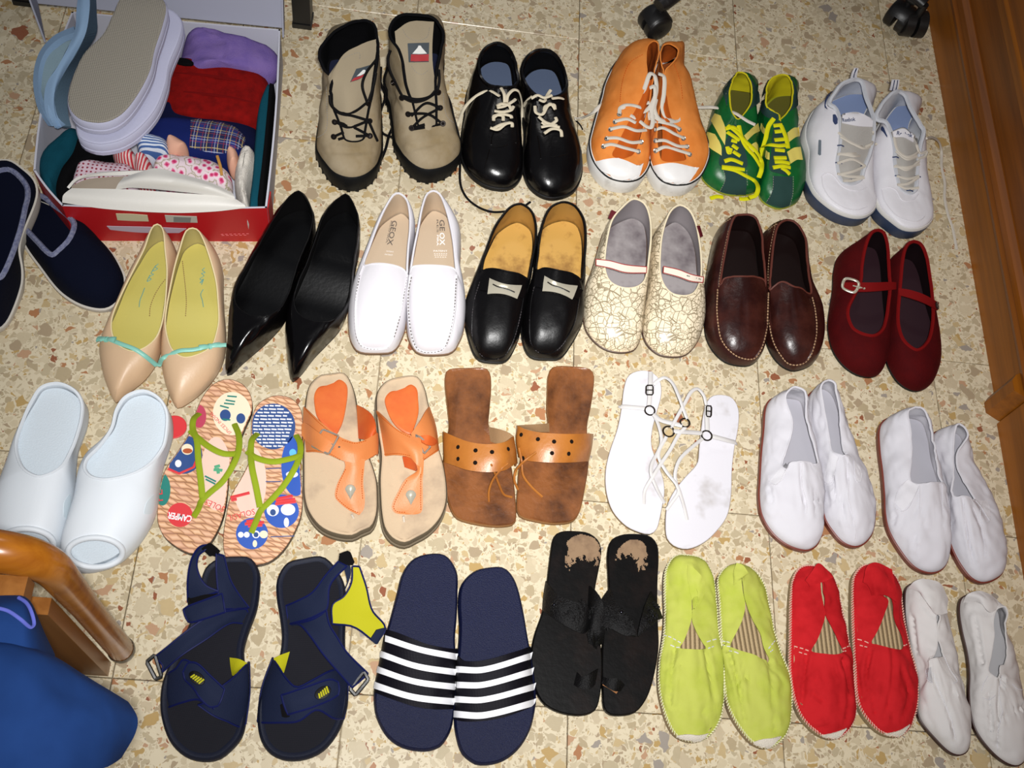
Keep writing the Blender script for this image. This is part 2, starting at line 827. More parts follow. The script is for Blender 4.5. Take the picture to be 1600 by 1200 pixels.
def text(body, cr, p0, p1, height, mat, root, bvh=None, z=None, lift=0.0006, name='lettering', bold=0.0, th=0.0003):
    """flat lettering from p0 to p1 (baseline, measured), lying on the surface it is printed on"""
    pts = []
    for p in (p0, p1):
        if bvh:
            h, nn = cr.hit(p[0], p[1], bvh)
            if h is None:
                h, nn = at(*cr.px(*p), (z or 1) * .01), Vector((0, 0, 1))
            if nn.dot(CAM - h) < 0:
                nn = -nn
        else:
            h, nn = at(*cr.px(*p), z * 0.01), Vector((0, 0, 1))
        pts.append((h, nn))
    A, B = pts[0][0], pts[1][0]
    nrm = (pts[0][1] + pts[1][1]).normalized()
    X = (B - A)
    L = X.length
    X.normalize()
    nrm = (nrm - X * nrm.dot(X)).normalized()
    Y = nrm.cross(X)
    cu = bpy.data.curves.new(name, 'FONT')
    cu.body = body
    cu.size = 1
    cu.offset = bold
    cu.resolution_u = 2
    tmp = bpy.data.objects.new('tmp_text', cu)
    COL.objects.link(tmp)
    bpy.context.view_layer.update()
    me = bpy.data.meshes.new_from_object(tmp.evaluated_get(bpy.context.evaluated_depsgraph_get()))
    bpy.data.objects.remove(tmp)
    xs = [v.co.x for v in me.vertices]
    ys = [v.co.y for v in me.vertices]
    if not xs:
        return
    x0, sx, y0, sy = min(xs), max(xs) - min(xs), min(ys), max(ys) - min(ys)
    b = MB()
    for v in me.vertices:
        b.v.append(A + X * ((v.co.x - x0) / sx * L) + Y * ((v.co.y - y0) / sy * height) + nrm * (lift + th))
    b.f = [tuple(p.vertices) for p in me.polygons]
    bpy.data.meshes.remove(me)
    return part(name, b, mat, root, smooth=False)


def disc(cr, x, y, rx, ry, z, mat, root, name='printed_disc', th=0.0005, n=28, a0=0, a1=360, clip=None):
    b = MB()
    P = []
    for i in range(n if a1 - a0 == 360 else n + 1):
        a = math.radians(a0 + (a1 - a0) * i / n)
        P.append(at(*cr.px(x + rx * math.cos(a), y + ry * math.sin(a)), z * .01 + th))
    if clip:
        Q = []
        for p in P:
            Q.append(clip(p))
        P = Q
    nz = (P[1] - P[0]).cross(P[2] - P[1]).z
    b.poly(P, flip=nz < 0)
    return part(name, b, mat, root, smooth=False)


def footbed(name, label, cat, group, cr, outline, rings, mat, top_mat=None, dish=None, K=8, half=HALF, zc=0):
    """an open sandal's sole: outline at its own height, rings of (inset, height)"""
    s = Shoe()
    lp, _, _ = make_loop(cr, outline, half)
    s.lp, s.cr = lp, cr
    REPORT.append((name, round(lp.len * 100, 1)))
    s.root = shoe_root(name, label, cat, group, lp)
    b = MB()
    if top_mat:
        zc_ = rings[-2][1]
        slab(b, lp, rings[:-1] + [(rings[-2][0] + 0.007, [(f, pw(zc_, f) - 0.009) for f in (0, .25, .5, .75, 1)])], 3)
        part('sole', b, mat, s.root)
        t = MB()
        off, z = rings[-1]
        zz = [(f, pw(rings[-2][1], f) - 0.001) for f in (0, .25, .5, .75, 1)]
        slab(t, lp, [(rings[-2][0], zz), (rings[-2][0] + 0.0005, [(f, pw(z, f) - 0.0008) for f in (0, .25, .5, .75, 1)]), (off, z)], K, dish)
        part('footbed', t, top_mat, s.root)
        s.bvh = s.solid = t.bvh()
    else:
        slab(b, lp, rings, K, dish)
        part('sole', b, mat, s.root)
        s.bvh = s.solid = b.bvh()
    return s


def blob(name, label, cat, group, cr, outline, ztop, zbase, mat, n=2.4, wr=(0.003, 30), inset=0.02, root=None, rows=10, z=None):
    """a soft stuffed piece: measured outline, domed to ztop, resting at zbase"""
    lp, _, _ = make_loop(cr, outline, 32, z=z or ztop)
    b = MB()
    ztop, zbase = ztop - cr.dz, max(0.4, zbase - cr.dz)
    c0 = (lp.heel + lp.toe) / 2
    if root is None:
        root = thing(name, label, cat, Vector((c0.x, c0.y, zbase * .01)), 0, group)
        pn = 'body'
    else:
        pn = name
    rg = []
    P = lp.full()
    mid = {}
    h = len(lp.l) - 1
    cl = [(lp.l[i] + lp.r[i]) / 2 for i in range(h + 1)]
    k0, k1 = int(h * .22), int(h * .78)
    for j in range(len(P)):
        i = j if j <= h else 2 * h - j
        i = min(max(i, k0), k1)
        mid[j] = cl[i]
    zt, zb_ = ztop * .01, zbase * .01
    zm = zb_ + (zt - zb_) * 0.45
    for r in range(-rows // 2, rows + 1):
        a = math.pi / 2 * (r / rows if r >= 0 else r / (rows / 2))
        g = 1 - abs(math.cos(a)) ** (2 / n)
        hh = math.copysign(abs(math.sin(a)) ** (2 / n), a)
        z_ = zm + ((zt - zm) if hh > 0 else (zm - zb_)) * hh
        row = []
        for j, p in enumerate(P):
            q = p.lerp(mid[j], g * 0.97)
            v = Vector((q.x, q.y, z_))
            if r > 0 and wr[0]:
                v.z += wob(v, wr[0], wr[1])
            row.append(v)
        rg.append(row)
    A = sum(P[i].x * P[(i + 1) % len(P)].y - P[(i + 1) % len(P)].x * P[i].y for i in range(len(P)))
    b.grid(rg, True, flip=A < 0)
    b.poly(rg[-1], flip=A < 0)
    b.poly(rg[0], flip=A > 0)
    o = part(pn, b, mat, root)
    s = Shoe()
    s.root, s.cr, s.bvh, s.o = root, cr, b.bvh(), o
    s.solid = s.bvh
    return s


# ---------------------------------------------------------------- floor: terrazzo tiles
def terrazzo():
    k = NT('terrazzo')
    oi = k.n('ObjectInfo')
    off = k.n('VectorMath', operation='SCALE', ins={0: oi.outputs['Location'], 'Scale': 17.3})
    vec = k.n('VectorMath', operation='ADD', ins={0: k.co.outputs['Object'], 1: off.outputs[0]}).outputs[0]
    nz = k.n('TexNoise', ins={'Scale': 55.0, 'Detail': 2.0, 'Vector': vec})
    dv = k.n('VectorMath', operation='SCALE', ins={0: nz.outputs['Color'], 'Scale': 0.016}).outputs[0]
    wv = k.n('VectorMath', operation='ADD', ins={0: vec, 1: dv}).outputs[0]
    matrix = k.mix(k.noise(8, 3, 0.6, vec), lin('d8ccb2') + (1,), lin('cec0a2') + (1,))
    chips = [(0.0, 'b9ab8e'), (0.2, 'c7b99c'), (0.36, 'b0a082'), (0.48, 'cdbfa2'), (0.60, 'a6947a'), (0.70, 'c0aa80'), (0.79, 'b49660'),
             (0.85, 'c3b498'), (0.925, 'a87450'), (0.945, 'b89274'), (0.965, '989088'), (0.985, '8c5038')]
    col = matrix
    for scale, keep, lo, hi in ((220, 0.52, 0.06, 0.18), (120, 0.52, 0.045, 0.15), (70, 0.52, 0.04, 0.18), (46, 0.24, 0.04, 0.22)):
        a = k.n('TexVoronoi', feature='F1', ins={'Scale': scale, 'Vector': wv, 'Randomness': 1.0})
        e = k.n('TexVoronoi', feature='DISTANCE_TO_EDGE', ins={'Scale': scale, 'Vector': wv, 'Randomness': 1.0})
        sc = k.n('SeparateColor', ins={0: a.outputs['Color']})
        th = k.math('MULTIPLY_ADD', sc.outputs[1], hi - lo)
        k.t.nodes[th.node.name].inputs[2].default_value = lo
        inn = k.math('SUBTRACT', e.outputs['Distance'], th)
        inn = k.ramp(k.math('MULTIPLY', inn, 30.0), [(0.0, 0.0), (0.6, 1.0)])
        pick = k.math('LESS_THAN', sc.outputs[2], keep)
        mask = k.math('MULTIPLY', inn, pick)
        cc = k.ramp(sc.outputs[0], chips, 'CONSTANT')
        cc = k.mix(k.math('MULTIPLY', k.noise(160, 2, 0.6, vec), 0.22), cc, lin('9a8564') + (1,))
        col = k.mix(mask, col, cc)
    k.set(k.b.inputs['Base Color'], col)
    k.b.inputs['Roughness'].default_value = 0.34
    k.b.inputs['Specular IOR Level'].default_value = 0.35
    k.set(k.b.inputs['Roughness'], k.ramp(k.noise(6, 4, 0.6, vec), [(0.3, 0.20), (0.7, 0.34)]))
    return k.m


M_TILE = terrazzo()
M_GROUT = M('grout', '8f8068', 0.9)
b = MB()
b.box((-0.15, -0.6, -0.03), 2.7, 2.7, 0.044)
FLOOR = setprops(part('floor', b, M_GROUT), kind='structure')
XF[FLOOR] = Matrix.Identity(4)


def tile_mesh():
    g = 0.0006
    s = TILE / 2 - g
    rows = []
    for k, z in ((0, -0.008), (0, -0.0010), (0.0011, 0.0)):
        q = s - k
        rows.append([Vector((x * q, y * q, z)) for x, y in ((-1, -1), (1, -1), (1, 1), (-1, 1))])
    m = MB()
    m.grid(rows, True)
    m.poly(rows[-1])
    me = bpy.data.meshes.new('tile')
    me.from_pydata(m.v, [], m.f)
    me.materials.append(M_TILE)
    return me


tm = tile_mesh()
for i in range(-4, 3):
    for j in range(-5, 2):
        o = bpy.data.objects.new('tile', tm)
        COL.objects.link(o)
        o.location = ((i + 0.5) * TILE, (j + 0.5) * TILE, 0)
        o.rotation_euler = (0, 0, random.choice((0, 1, 2, 3)) * math.pi / 2)
        o.parent = FLOOR


# ---------------------------------------------------------------- wooden wardrobe on the right
def wood(name, c1, c2, axis, scale, rough=0.35):
    k = NT(name)
    mp = k.n('Mapping', ins={'Vector': k.co.outputs['Object']})
    s = [60.0, 60.0, 60.0]
    s['XYZ'.index(axis)] = 2.2
    mp.inputs['Scale'].default_value = [v * scale for v in s]
    f = k.noise(1.0, 5, 0.62, mp.outputs[0], 0.6)
    f2 = k.noise(0.25, 2, 0.5, mp.outputs[0])
    c = k.ramp(k.math('ADD', k.math('MULTIPLY', f, 0.65), k.math('MULTIPLY', f2, 0.35)), [(0.32, c2), (0.62, c1)])
    k.set(k.b.inputs['Base Color'], c)
    k.b.inputs['Roughness'].default_value = rough
    k.bump(f, 0.08, 0.0006)
    return k.m


M_WARD = wood('varnished_wardrobe_wood', '9c5a0c', '744006', 'Y', 1.0, 0.45)
M_WARD2 = wood('varnished_door_wood', '8a4c08', '623304', 'Y', 1.0, 0.45)


def extrude_y(profile, y0, y1, mat, name, root):
    """an (x, z) profile run along y"""
    m = MB()
    r0 = [Vector((x, y0, z)) for x, z in profile]
    r1 = [Vector((x, y1, z)) for x, z in profile]
    m.grid([r0, r1], True)
    m.poly(r0[::-1])
    m.poly(r1)
    return part(name, m, mat, root, sharp=30)


XW = 0.700
wr_ = thing('wardrobe', 'tall brown varnished wooden wardrobe with stepped base moulding beside white trainers', 'wardrobe', (XW + 0.3, -0.1, 0), 0)
extrude_y([(XW, 0.0), (XW + 0.58, 0), (XW + 0.58, 0.085), (XW, 0.085)], -0.690, 0.9, M_WARD, 'plinth', wr_)
extrude_y([(XW - 0.002, 0.085), (XW + 0.58, 0.085), (XW + 0.58, 0.128), (XW + 0.004, 0.128), (XW - 0.006, 0.122), (XW - 0.009, 0.112), (XW - 0.004, 0.104),
           (XW - 0.009, 0.098), (XW - 0.006, 0.088)], -0.690, 0.9, M_WARD2, 'base_moulding', wr_)
extrude_y([(XW + 0.006, 0.128), (XW + 0.58, 0.128), (XW + 0.58, 1.9), (XW + 0.006, 1.9)], -0.690, 0.9, M_WARD2, 'side_panel', wr_)
extrude_y([(XW + 0.006, 0.20), (XW + 0.002, 0.204), (XW + 0.002, 0.222), (XW + 0.006, 0.228)], -0.690, 0.9, M_WARD, 'panel_moulding', wr_)
# corner post at the near end, standing a little proud
m = MB()
x0, x1 = XW - 0.020, XW + 0.05
pr = [(x0, -0.690), (x0, -0.672), (x0 + 0.008, -0.662), (XW, -0.656), (x1, -0.656), (x1, -0.703), (XW + 0.0, -0.703)]
m.grid([[Vector((x, y, z)) for x, y in pr] for z in (0.0, 0.085)], True, flip=True)
m.poly([Vector((x, y, 0.085)) for x, y in pr][::-1])
part('corner_block', m, M_WARD, wr_, sharp=30)

cb = thing('wooden_cabinet', 'light brown wooden cabinet front meeting the wardrobe beside white canvas shoes', 'cabinet', (XW + 0.3, -1.0, 0), 0)
extrude_y([(XW - 0.004, 0.0), (XW + 0.58, 0), (XW + 0.58, 0.10), (XW - 0.004, 0.10)], -1.5, -0.708, M_WARD, 'plinth', cb)
extrude_y([(XW - 0.010, 0.102), (XW + 0.58, 0.102), (XW + 0.58, 0.9), (XW - 0.010, 0.9)], -1.5, -0.708, M_WARD, 'side_panel', cb)
extrude_y([(XW - 0.030, 0.90), (XW + 0.6, 0.90), (XW + 0.6, 0.93), (XW - 0.030, 0.93)], -1.5, -0.708, M_WARD2, 'top_board', cb)

# ---------------------------------------------------------------- black furniture legs and office chair at the back
M_BLKMET = M('black_metal', '0c0c0d', 0.45)
M_BLKPL = M('black_plastic', '151414', 0.42, bump=(300, 0.1))


def post(name, label, x, y, w_, h):
    t = thing(name, label, 'table leg', (x, y, 0))
    m = MB()
    q = w_ / 2
    rows = [[Vector((x + a * k, y + c * k, z)) for a, c in ((-1, -1), (1, -1), (1, 1), (-1, 1))] for k, z in
            ((q * .8, 0.012), (q, 0.014), (q, h - 0.004), (q * .9, h))]
    m.grid(rows, True)
    m.poly(rows[-1])
    m.poly(rows[0][::-1])
    part('post', m, M_BLKMET, t, sharp=30)
    m = MB()
    rows = [[Vector((x + a * k, y + c * k, z)) for a, c in ((-1, -1), (1, -1), (1, 1), (-1, 1))] for k, z in
            ((q * 1.0, 0.0), (q * 1.1, 0.003), (q * 1.1, 0.0118), (q * .9, 0.0125))]
    m.grid(rows, True)
    m.poly(rows[-1])
    m.poly(rows[0][::-1])
    part('foot_cap', m, M_BLKPL, t, sharp=30)


p = at(472, 46, 0)
post('table_leg', 'black square metal leg standing between the shoe box and hiking boots', p.x, p.y + 0.016, 0.031, 0.72)
p = at(40, 12, 0)
post('table_leg', 'black square metal leg behind the open shoe box lid', p.x, p.y + 0.02, 0.036, 0.72)


def office_chair():
    hub = Vector((0.42, 0.32, 0))
    t = thing('office_chair', 'black office chair base on twin wheel castors behind the coloured sneakers', 'chair', hub)
    for i, (p, yaw) in enumerate(((at(1018, 58, 0), 0.5), (at(1398, 48, 0), 0.9))):
        c = MB()
        d = Vector((math.cos(yaw), math.sin(yaw), 0))
        sd = Vector((-d.y, d.x, 0))
        R = 0.026
        cz = p + Vector((0, 0.012, R))
        for sgn in (-1, 1):
            rows = []
            for k, (off, rr) in enumerate(((0.004, R * .9), (0.005, R), (0.018, R), (0.022, R * .92), (0.024, R * .6), (0.0245, 0.001))):
                rows.append([cz + sd * (sgn * off) + (d * math.cos(a) + Vector((0, 0, 1)) * math.sin(a)) * rr for a in
                             [2 * math.pi * q / 28 for q in range(28)]])
            w1 = MB()
            w1.grid(rows, True, flip=sgn > 0)
            w1.poly(rows[0], flip=sgn > 0)
            part('wheel', w1, M_BLKPL, t)
        # hood over the wheels
        rows = []
        for off in (-0.019, -0.016, 0.016, 0.019):
            rr = R * (1.10 if abs(off) < 0.018 else 1.02)
            rows.append([cz + sd * off + (d * math.cos(a) + Vector((0, 0, 1)) * math.sin(a)) * rr for a in
                         [math.pi * (0.10 + 0.75 * q / 14) for q in range(15)]])
        shell(rows, False, 0.002, c, None, True)
        stem = cz + d * 0.006 + Vector((0, 0, R))
        c.tube([stem - Vector((0, 0, 0.006)), stem + Vector((0, 0, 0.03))], 0.007, 10)
        part('caster_fork', c, M_BLKPL, t)
        a = MB()
        top = Vector((hub.x, hub.y, 0.115))
        s0 = stem + Vector((0, 0, 0.022))
        pts = [s0 - (top - s0).normalized() * 0.014, s0, s0.lerp(top, 0.35) + Vector((0, 0, 0.012)), top]
        a.tube(spline(pts), lambda f: 0.013 + 0.010 * f, 10, flat=0.8)
        part('base_arm', a, M_BLKPL, t)
    for ang in (100, 30, -40):
        a = MB()
        e = hub + Vector((math.cos(math.radians(ang)), math.sin(math.radians(ang)), 0)) * 0.30
        if e.x > XW - 0.03:
            continue
        a.tube([Vector((e.x, e.y, 0.075)), Vector((hub.x, hub.y, 0.115))], lambda f: 0.013 + 0.010 * f, 10, flat=0.8)
        part('base_arm', a, M_BLKPL, t)
        c = MB()
        c.tube([Vector((e.x, e.y, 0.012)), Vector((e.x, e.y, 0.075))], 0.008, 10)
        for sx in (-1, 1):
            q = Vector((e.x + sx * 0.012, e.y, 0.026))
            c.tube([q - Vector((0.009, 0, 0)), q + Vector((0.009, 0, 0))], 0.026, 22)
        part('caster', c, M_BLKPL, t)
    a = MB()
    a.tube([Vector((hub.x, hub.y, 0.095)), Vector((hub.x, hub.y, 0.15))], 0.035, 16)
    a.tube([Vector((hub.x, hub.y, 0.14)), Vector((hub.x, hub.y, 0.42))], 0.025, 16)
    part('gas_column', a, M_BLKMET, t)


office_chair()


# ================================================================ second row: slip-on shoes
M_BEIGE = M('beige_leather', 'd0b08e', 0.42, bump=(250, 0.12))
M_BEIGE_L = M('beige_lining', 'b8aa70', 0.6)
M_YINS = M('yellow_insole', 'c0b45e', 0.5, bump=(200, 0.05))
M_BTRIM = M('cream_piping', 'e4d2a4', 0.5)
M_TAN = M('tan_sole', '8a6a48', 0.6)
M_TURQ = M('turquoise_leather', '86c4b4', 0.45)
M_BLK = M('black_leather', '060506', 0.36, spec=0.3, bump=(220, 0.12))
M_BLKS = M('black_smooth_leather', '060506', 0.2, spec=0.35, bump=(90, 0.08))
M_BLKL = M('black_lining', '080708', 0.7)
M_BLKI = M('black_glossy_insole', '060607', 0.25, spec=0.4, bump=(160, 0.1))
M_BLKR = M('black_rubber', '0c0b0b', 0.55, spec=0.2)
M_THREADW = M('pale_thread', 'cfc6b4', 0.8)
M_THREADG = M('grey_thread', '8f8b86', 0.8)
M_SCRIB = M('teal_ink', '6fa39a', 0.6)

c = Crop(140, 340, 4)
zbH = [(0, 0.022), (0.35, 0.017), (0.6, 0.007), (1, 0.005)]
PUMPS = [
    ("430,60,6 355,130,5 285,255,4.2 228,370,3.5 165,530,2.8 105,670,2 66,770,1.5 62,850,1 85,980,.7 120,1080,.4 150,1145,.2 168,1163,.2 | 500,110,5.2 540,200,4.4 530,300,3.7 505,420,3 478,560,2.5 455,700,2 438,830,1.5 403,930,1 340,1020,.6 260,1090,.4 192,1150,.2",
     "424,38,7 396,50,7 374,90,6.9 340,190,6.3 270,330,5.3 200,470,4.5 148,590,4 133,660,3.9 142,735,3.9 185,800,4.1 270,835,4.3 | 450,52,7 465,90,6.9 473,190,6.3 487,330,5.3 482,470,4.5 467,600,4 447,690,3.9 410,760,4 345,812,4.2",
     "62,770 110,760 200,795 290,830 350,870 420,928", "left", "beside navy slipper"),
    ("660,75,6 575,140,5.2 540,240,4.4 515,340,3.8 490,470,3 468,600,2.5 455,700,2 445,830,1.5 455,960,1 480,1060,.6 515,1145,.3 550,1196,.2 | 760,150,5 803,220,4.4 828,310,3.9 832,430,3.2 838,560,2.5 848,680,2 850,790,1.5 832,900,1 785,1000,.6 700,1100,.4 600,1178,.2",
     "645,62,7 610,72,7 588,105,6.9 562,190,6.2 530,300,5.3 500,440,4.5 475,580,4 470,670,3.9 490,770,4 520,830,4.2 590,872,4.3 | 675,72,7 697,100,6.9 730,180,6.4 765,290,5.5 793,400,4.7 805,520,4.2 810,640,3.9 795,720,3.9 765,800,4 690,850,4.2",
     "436,930 468,880 560,838 650,830 760,805 856,800", "right", "beside black pump"),
]
for i, (o, p, st, side, nb) in enumerate(PUMPS):
    s = closed('pump', ('beige pointed pump with yellow insole and turquoise strap, ' + ('nearer the navy slippers' if i == 0 else 'nearer the black pumps')),
               'shoe', 'beige pumps with turquoise bow straps', c, o, p, M_BEIGE, M_BEIGE_L, M_YINS, M_TAN, M_BTRIM,
               t=0.5, zb=zbH, z0=[(f, max(z - 0.005, 0.0)) for f, z in zbH], n=(2.3, 2.0), fe=78, ins=0.003, bind_r=0.0012)
    heel_block(s, M_TAN, 0.24)
    b = MB()
    P = spline(c.mix(st, s.solid, 0.0025, 4.2), False, 8)
    b.tube(P, 0.0034, 8, flat=0.5)
    part('strap', b, M_TURQ, s.root)
    # bow on the strap
    a0 = (110, 762) if i == 0 else (760, 806)
    q = c.mix('%d,%d %d,%d' % ((75, 765, 165, 775) if i == 0 else (690, 826, 800, 800)), s.solid, 0.006, 4.2)
    b = MB()
    d = q[1] - q[0]
    for k in (0, 1):
        e0, e1 = q[0] + d * (0.5 * k), q[0] + d * (0.5 * k + 0.5)
        b.tube([e0.lerp(e1, t_) + Vector((0, 0, 0.002 * math.sin(t_ * math.pi))) for t_ in (0, .2, .5, .8, 1)],
               lambda f: 0.0028 + 0.0022 * abs(f - 0.0 if k else 1 - f), 8, flat=0.45)
    m_ = (q[0] + q[1]) / 2
    b.tube([m_ - d * 0.06, m_ + d * 0.06], 0.0048, 8, flat=0.7)
    part('bow', b, M_TURQ, s.root)
    # handwritten line on the insole
    b = MB()
    scr = ("430,290 410,310 425,320 395,335 415,300 385,350 400,355 370,375 385,385 360,400 378,360 / 345,440 330,480 315,520 310,560" if i == 0 else
           "720,315 705,330 722,345 700,350 715,365 690,385 708,395 690,410 712,385 700,420 / 710,450 695,480 705,520 712,560")
    for seg in scr.split('/'):
        b.tube(spline(c.mix(seg, s.ins_bvh, 0.0006, 1.5), False, 6), 0.0006, 4)
    part('lettering', b, M_SCRIB, s.root)
    stitch(s, "475,385 440,430 405,490 380,560 375,620" if i == 0 else "580,270 595,400 605,520 600,620", M_TAN, 0.0035, 0.0006, bvh=s.ins_bvh)

c = Crop(330, 290, 4)
zbP = [(0, 0.045), (0.3, 0.036), (0.6, 0.010), (1, 0.004)]
BP = [
    ("590,60,8.5 440,110,8 360,220,7 280,360,6 210,490,5 142,620,3.8 116,760,2.5 105,900,1.6 95,1040,.8 88,1140,.4 100,1187,.3 | 632,130,8 652,220,7.4 630,330,6.5 590,440,5.5 545,560,4.5 500,690,3.4 478,780,2.6 440,860,2 370,950,1.3 280,1040,.8 190,1120,.5 130,1180,.3",
     "545,30,10 480,75,9.8 400,190,9 320,330,8 240,470,7 172,590,6 145,690,5.4 160,750,5.3 220,800,5.4 290,818,5.5 | 600,90,9.8 638,180,9.2 618,310,8.3 560,450,7.2 520,570,6.3 485,690,5.6 430,770,5.4 370,808,5.5"),
    ("850,60,9 740,110,8.5 680,190,8 640,320,7 600,450,6 550,560,5 510,660,4 475,780,2.8 460,900,1.8 470,1050,.9 485,1170,.5 508,1228,.3 | 900,130,8.5 930,210,8 930,330,7 907,460,6 887,580,5 872,690,3.8 842,790,2.8 800,890,2 720,990,1.2 640,1080,.8 560,1185,.5",
     "840,47,10 760,110,9.7 700,190,9.2 650,330,8.2 600,470,7.2 545,600,6.2 515,700,5.6 530,780,5.4 590,830,5.5 690,853,5.6 | 880,90,9.8 920,190,9.3 915,340,8.3 895,480,7.3 880,600,6.4 865,700,5.8 830,780,5.4 770,838,5.5"),
]
for i, (o, p) in enumerate(BP):
    s = closed('pump', ('black leather pointed pump, nearer the beige pumps' if i == 0 else 'black leather pointed pump, nearer the white loafers'),
               'shoe', 'black pointed pumps', c, o, p, M_BLKS, M_BLKL, M_BLKI, M_BLKR, M_BLK,
               zb=zbP, z0=[(f, max(z - 0.004, 0.0)) for f, z in zbP], n=(2.3, 2.0), fe=80, ins=0.003, bind_r=0.0012, wr=(0.0012, 60),
               crease=[(q, 0.0016, 12) for q in ('150,960 220,965 270,920/190,870 330,845', '540,960 620,950 700,900/570,890 700,885')[i].split('/')])
    heel_block(s, M_BLKR, 0.2)
    stitch(s, "565,60 558,120 553,190 550,230" if i == 0 else "872,75 876,120 880,170", M_THREADG, 0.004, 0.0004)
    stitch(s, ("160,740 210,790 290,815 370,805" if i == 0 else "575,725 630,690 690,620 730,540 745,480 / 770,480 768,560 775,640 790,720"), M_THREADG, 0.0035, 0.0004)

M_WHT = M('white_leather', 'dad7dc', 0.42, spec=0.35, bump=(260, 0.08))
M_WHTS = M('white_sole_edge', 'd9d6da', 0.5)
M_TAUPE = M('taupe_insole', 'c0ab92', 0.55, bump=(300, 0.05))
M_INK = M('dark_print', '5d544e', 0.6)
M_INKW = M('white_print', 'f2f0ee', 0.5)
M_RUBB = M('brown_rubber', '6e5138', 0.6)
c = Crop(510, 280, 4)
WL = [
    ("470,110,5.5 340,200,5 290,300,4.4 240,430,3.8 200,540,3.2 165,650,2.5 142,770,1.6 136,880,1 148,1000,.5 178,1070,.2 200,1090,.1 240,1100,.1 300,1104,0 | 530,160,5 560,250,4.5 550,350,4 520,470,3.8 513,580,3 508,700,2 503,830,1.2 488,950,.6 452,1045,.2 432,1075,.1 400,1096,.1 350,1103,0",
     "455,85,6.5 415,100,6.5 370,170,6.2 320,280,5.7 265,430,5.2 232,520,5.1 240,538,5.3 290,528,5.9 360,528,6.3 | 500,120,6.4 520,190,6.2 525,300,5.7 515,420,5.4 508,530,5.2 503,590,5.1 485,565,5.4 440,543,5.9",
     "212,600 190,720 180,850 190,980 215,1035 260,1056 320,1060 380,1050 415,1000 460,840 486,700 502,610",
     "230,545 205,620 185,760 182,880 195,980 225,1045 300,1062 380,1050 415,1000 460,840 488,700 505,600"),
    ("670,95,5.5 590,190,5 565,290,4.5 545,400,4 525,500,3.5 510,600,2.8 501,730,2 499,860,1.2 508,980,.6 535,1055,.3 560,1092,.1 600,1108,.1 640,1113,0 | 750,130,5 810,210,4.5 845,300,4 845,430,3.6 840,540,3.2 856,640,2.5 868,760,1.6 865,870,1 850,970,.6 820,1040,.3 798,1080,.1 760,1103,.1 700,1112,0",
     "670,70,6.5 625,95,6.4 595,180,6.2 575,290,5.7 550,410,5.4 535,500,5.2 522,590,5.1 535,550,5.5 570,540,5.9 660,538,6.3 | 710,90,6.4 745,170,6.2 775,280,5.8 795,390,5.5 805,490,5.2 812,585,5.1 800,560,5.5 755,545,5.9",
     "535,610 516,720 520,860 537,980 565,1050 600,1074 650,1080 710,1070 742,1045 775,950 797,820 810,620",
     "525,600 512,720 517,860 535,985 565,1055 640,1082 715,1072 745,1045 778,950 800,820 813,600"),
]
for i, (o, p, st, ri) in enumerate(WL):
    s = closed('loafer', ('white leather square-toed loafer, nearer the black pumps' if i == 0 else 'white leather square-toed loafer, nearer the black buckled loafers'),
               'shoe', 'white leather loafers', c, o, p, M_WHT, M_TAUPE, M_TAUPE, M_RUBB, M_WHT,
               t=1.0, n=(2.4, 2.8), fe=86, ins=0.004, bind_r=0.0018, out=0.001)
    stitch(s, st, M('dark_grey_thread', '77726e', 0.8), 0.0052, 0.0009, lift=0.0012)
    b = MB()
    b.tube(spline(c.mix(ri, s.solid, 0.0004, 5), False, 8), 0.0020, 6)
    part('apron_seam', b, M_WHT, s.root)
    if i == 0:
        text('GEOX', c, (412, 258), (378, 412), 0.0085, M_INK, s.root, s.ins_bvh, bold=0.01)
        text('RESPIRA', c, (402, 262), (370, 400), 0.003, M_INK, s.root, s.ins_bvh)
        for k, (a0, a1) in enumerate((((375, 455), (420, 460)), ((365, 475), (415, 480)))):
            text('PATENT', c, a0, a1, 0.0022, M_INKW, s.root, s.ins_bvh)
    else:
        text('GE', c, (705, 255), (708, 325), 0.0085, M_INK, s.root, s.ins_bvh, bold=0.01)
        text('OX', c, (706, 335), (708, 415), 0.0085, M_INKW, s.root, s.ins_bvh, bold=0.02)
        text('RES', c, (688, 255), (690, 335), 0.003, M_INK, s.root, s.ins_bvh)
        text('PIRA', c, (690, 350), (690, 418), 0.003, M_INKW, s.root, s.ins_bvh, bold=0.02)
        text('PATENT', c, (670, 455), (757, 455), 0.003, M_INKW, s.root, s.ins_bvh, bold=0.01)
        stitch(s, '670,466 715,466 757,466 / 672,476 715,476 755,476 / 675,488 715,488 752,488', M_INKW, 0.0035, 0.0004, bvh=s.ins_bvh, name='print_lines')

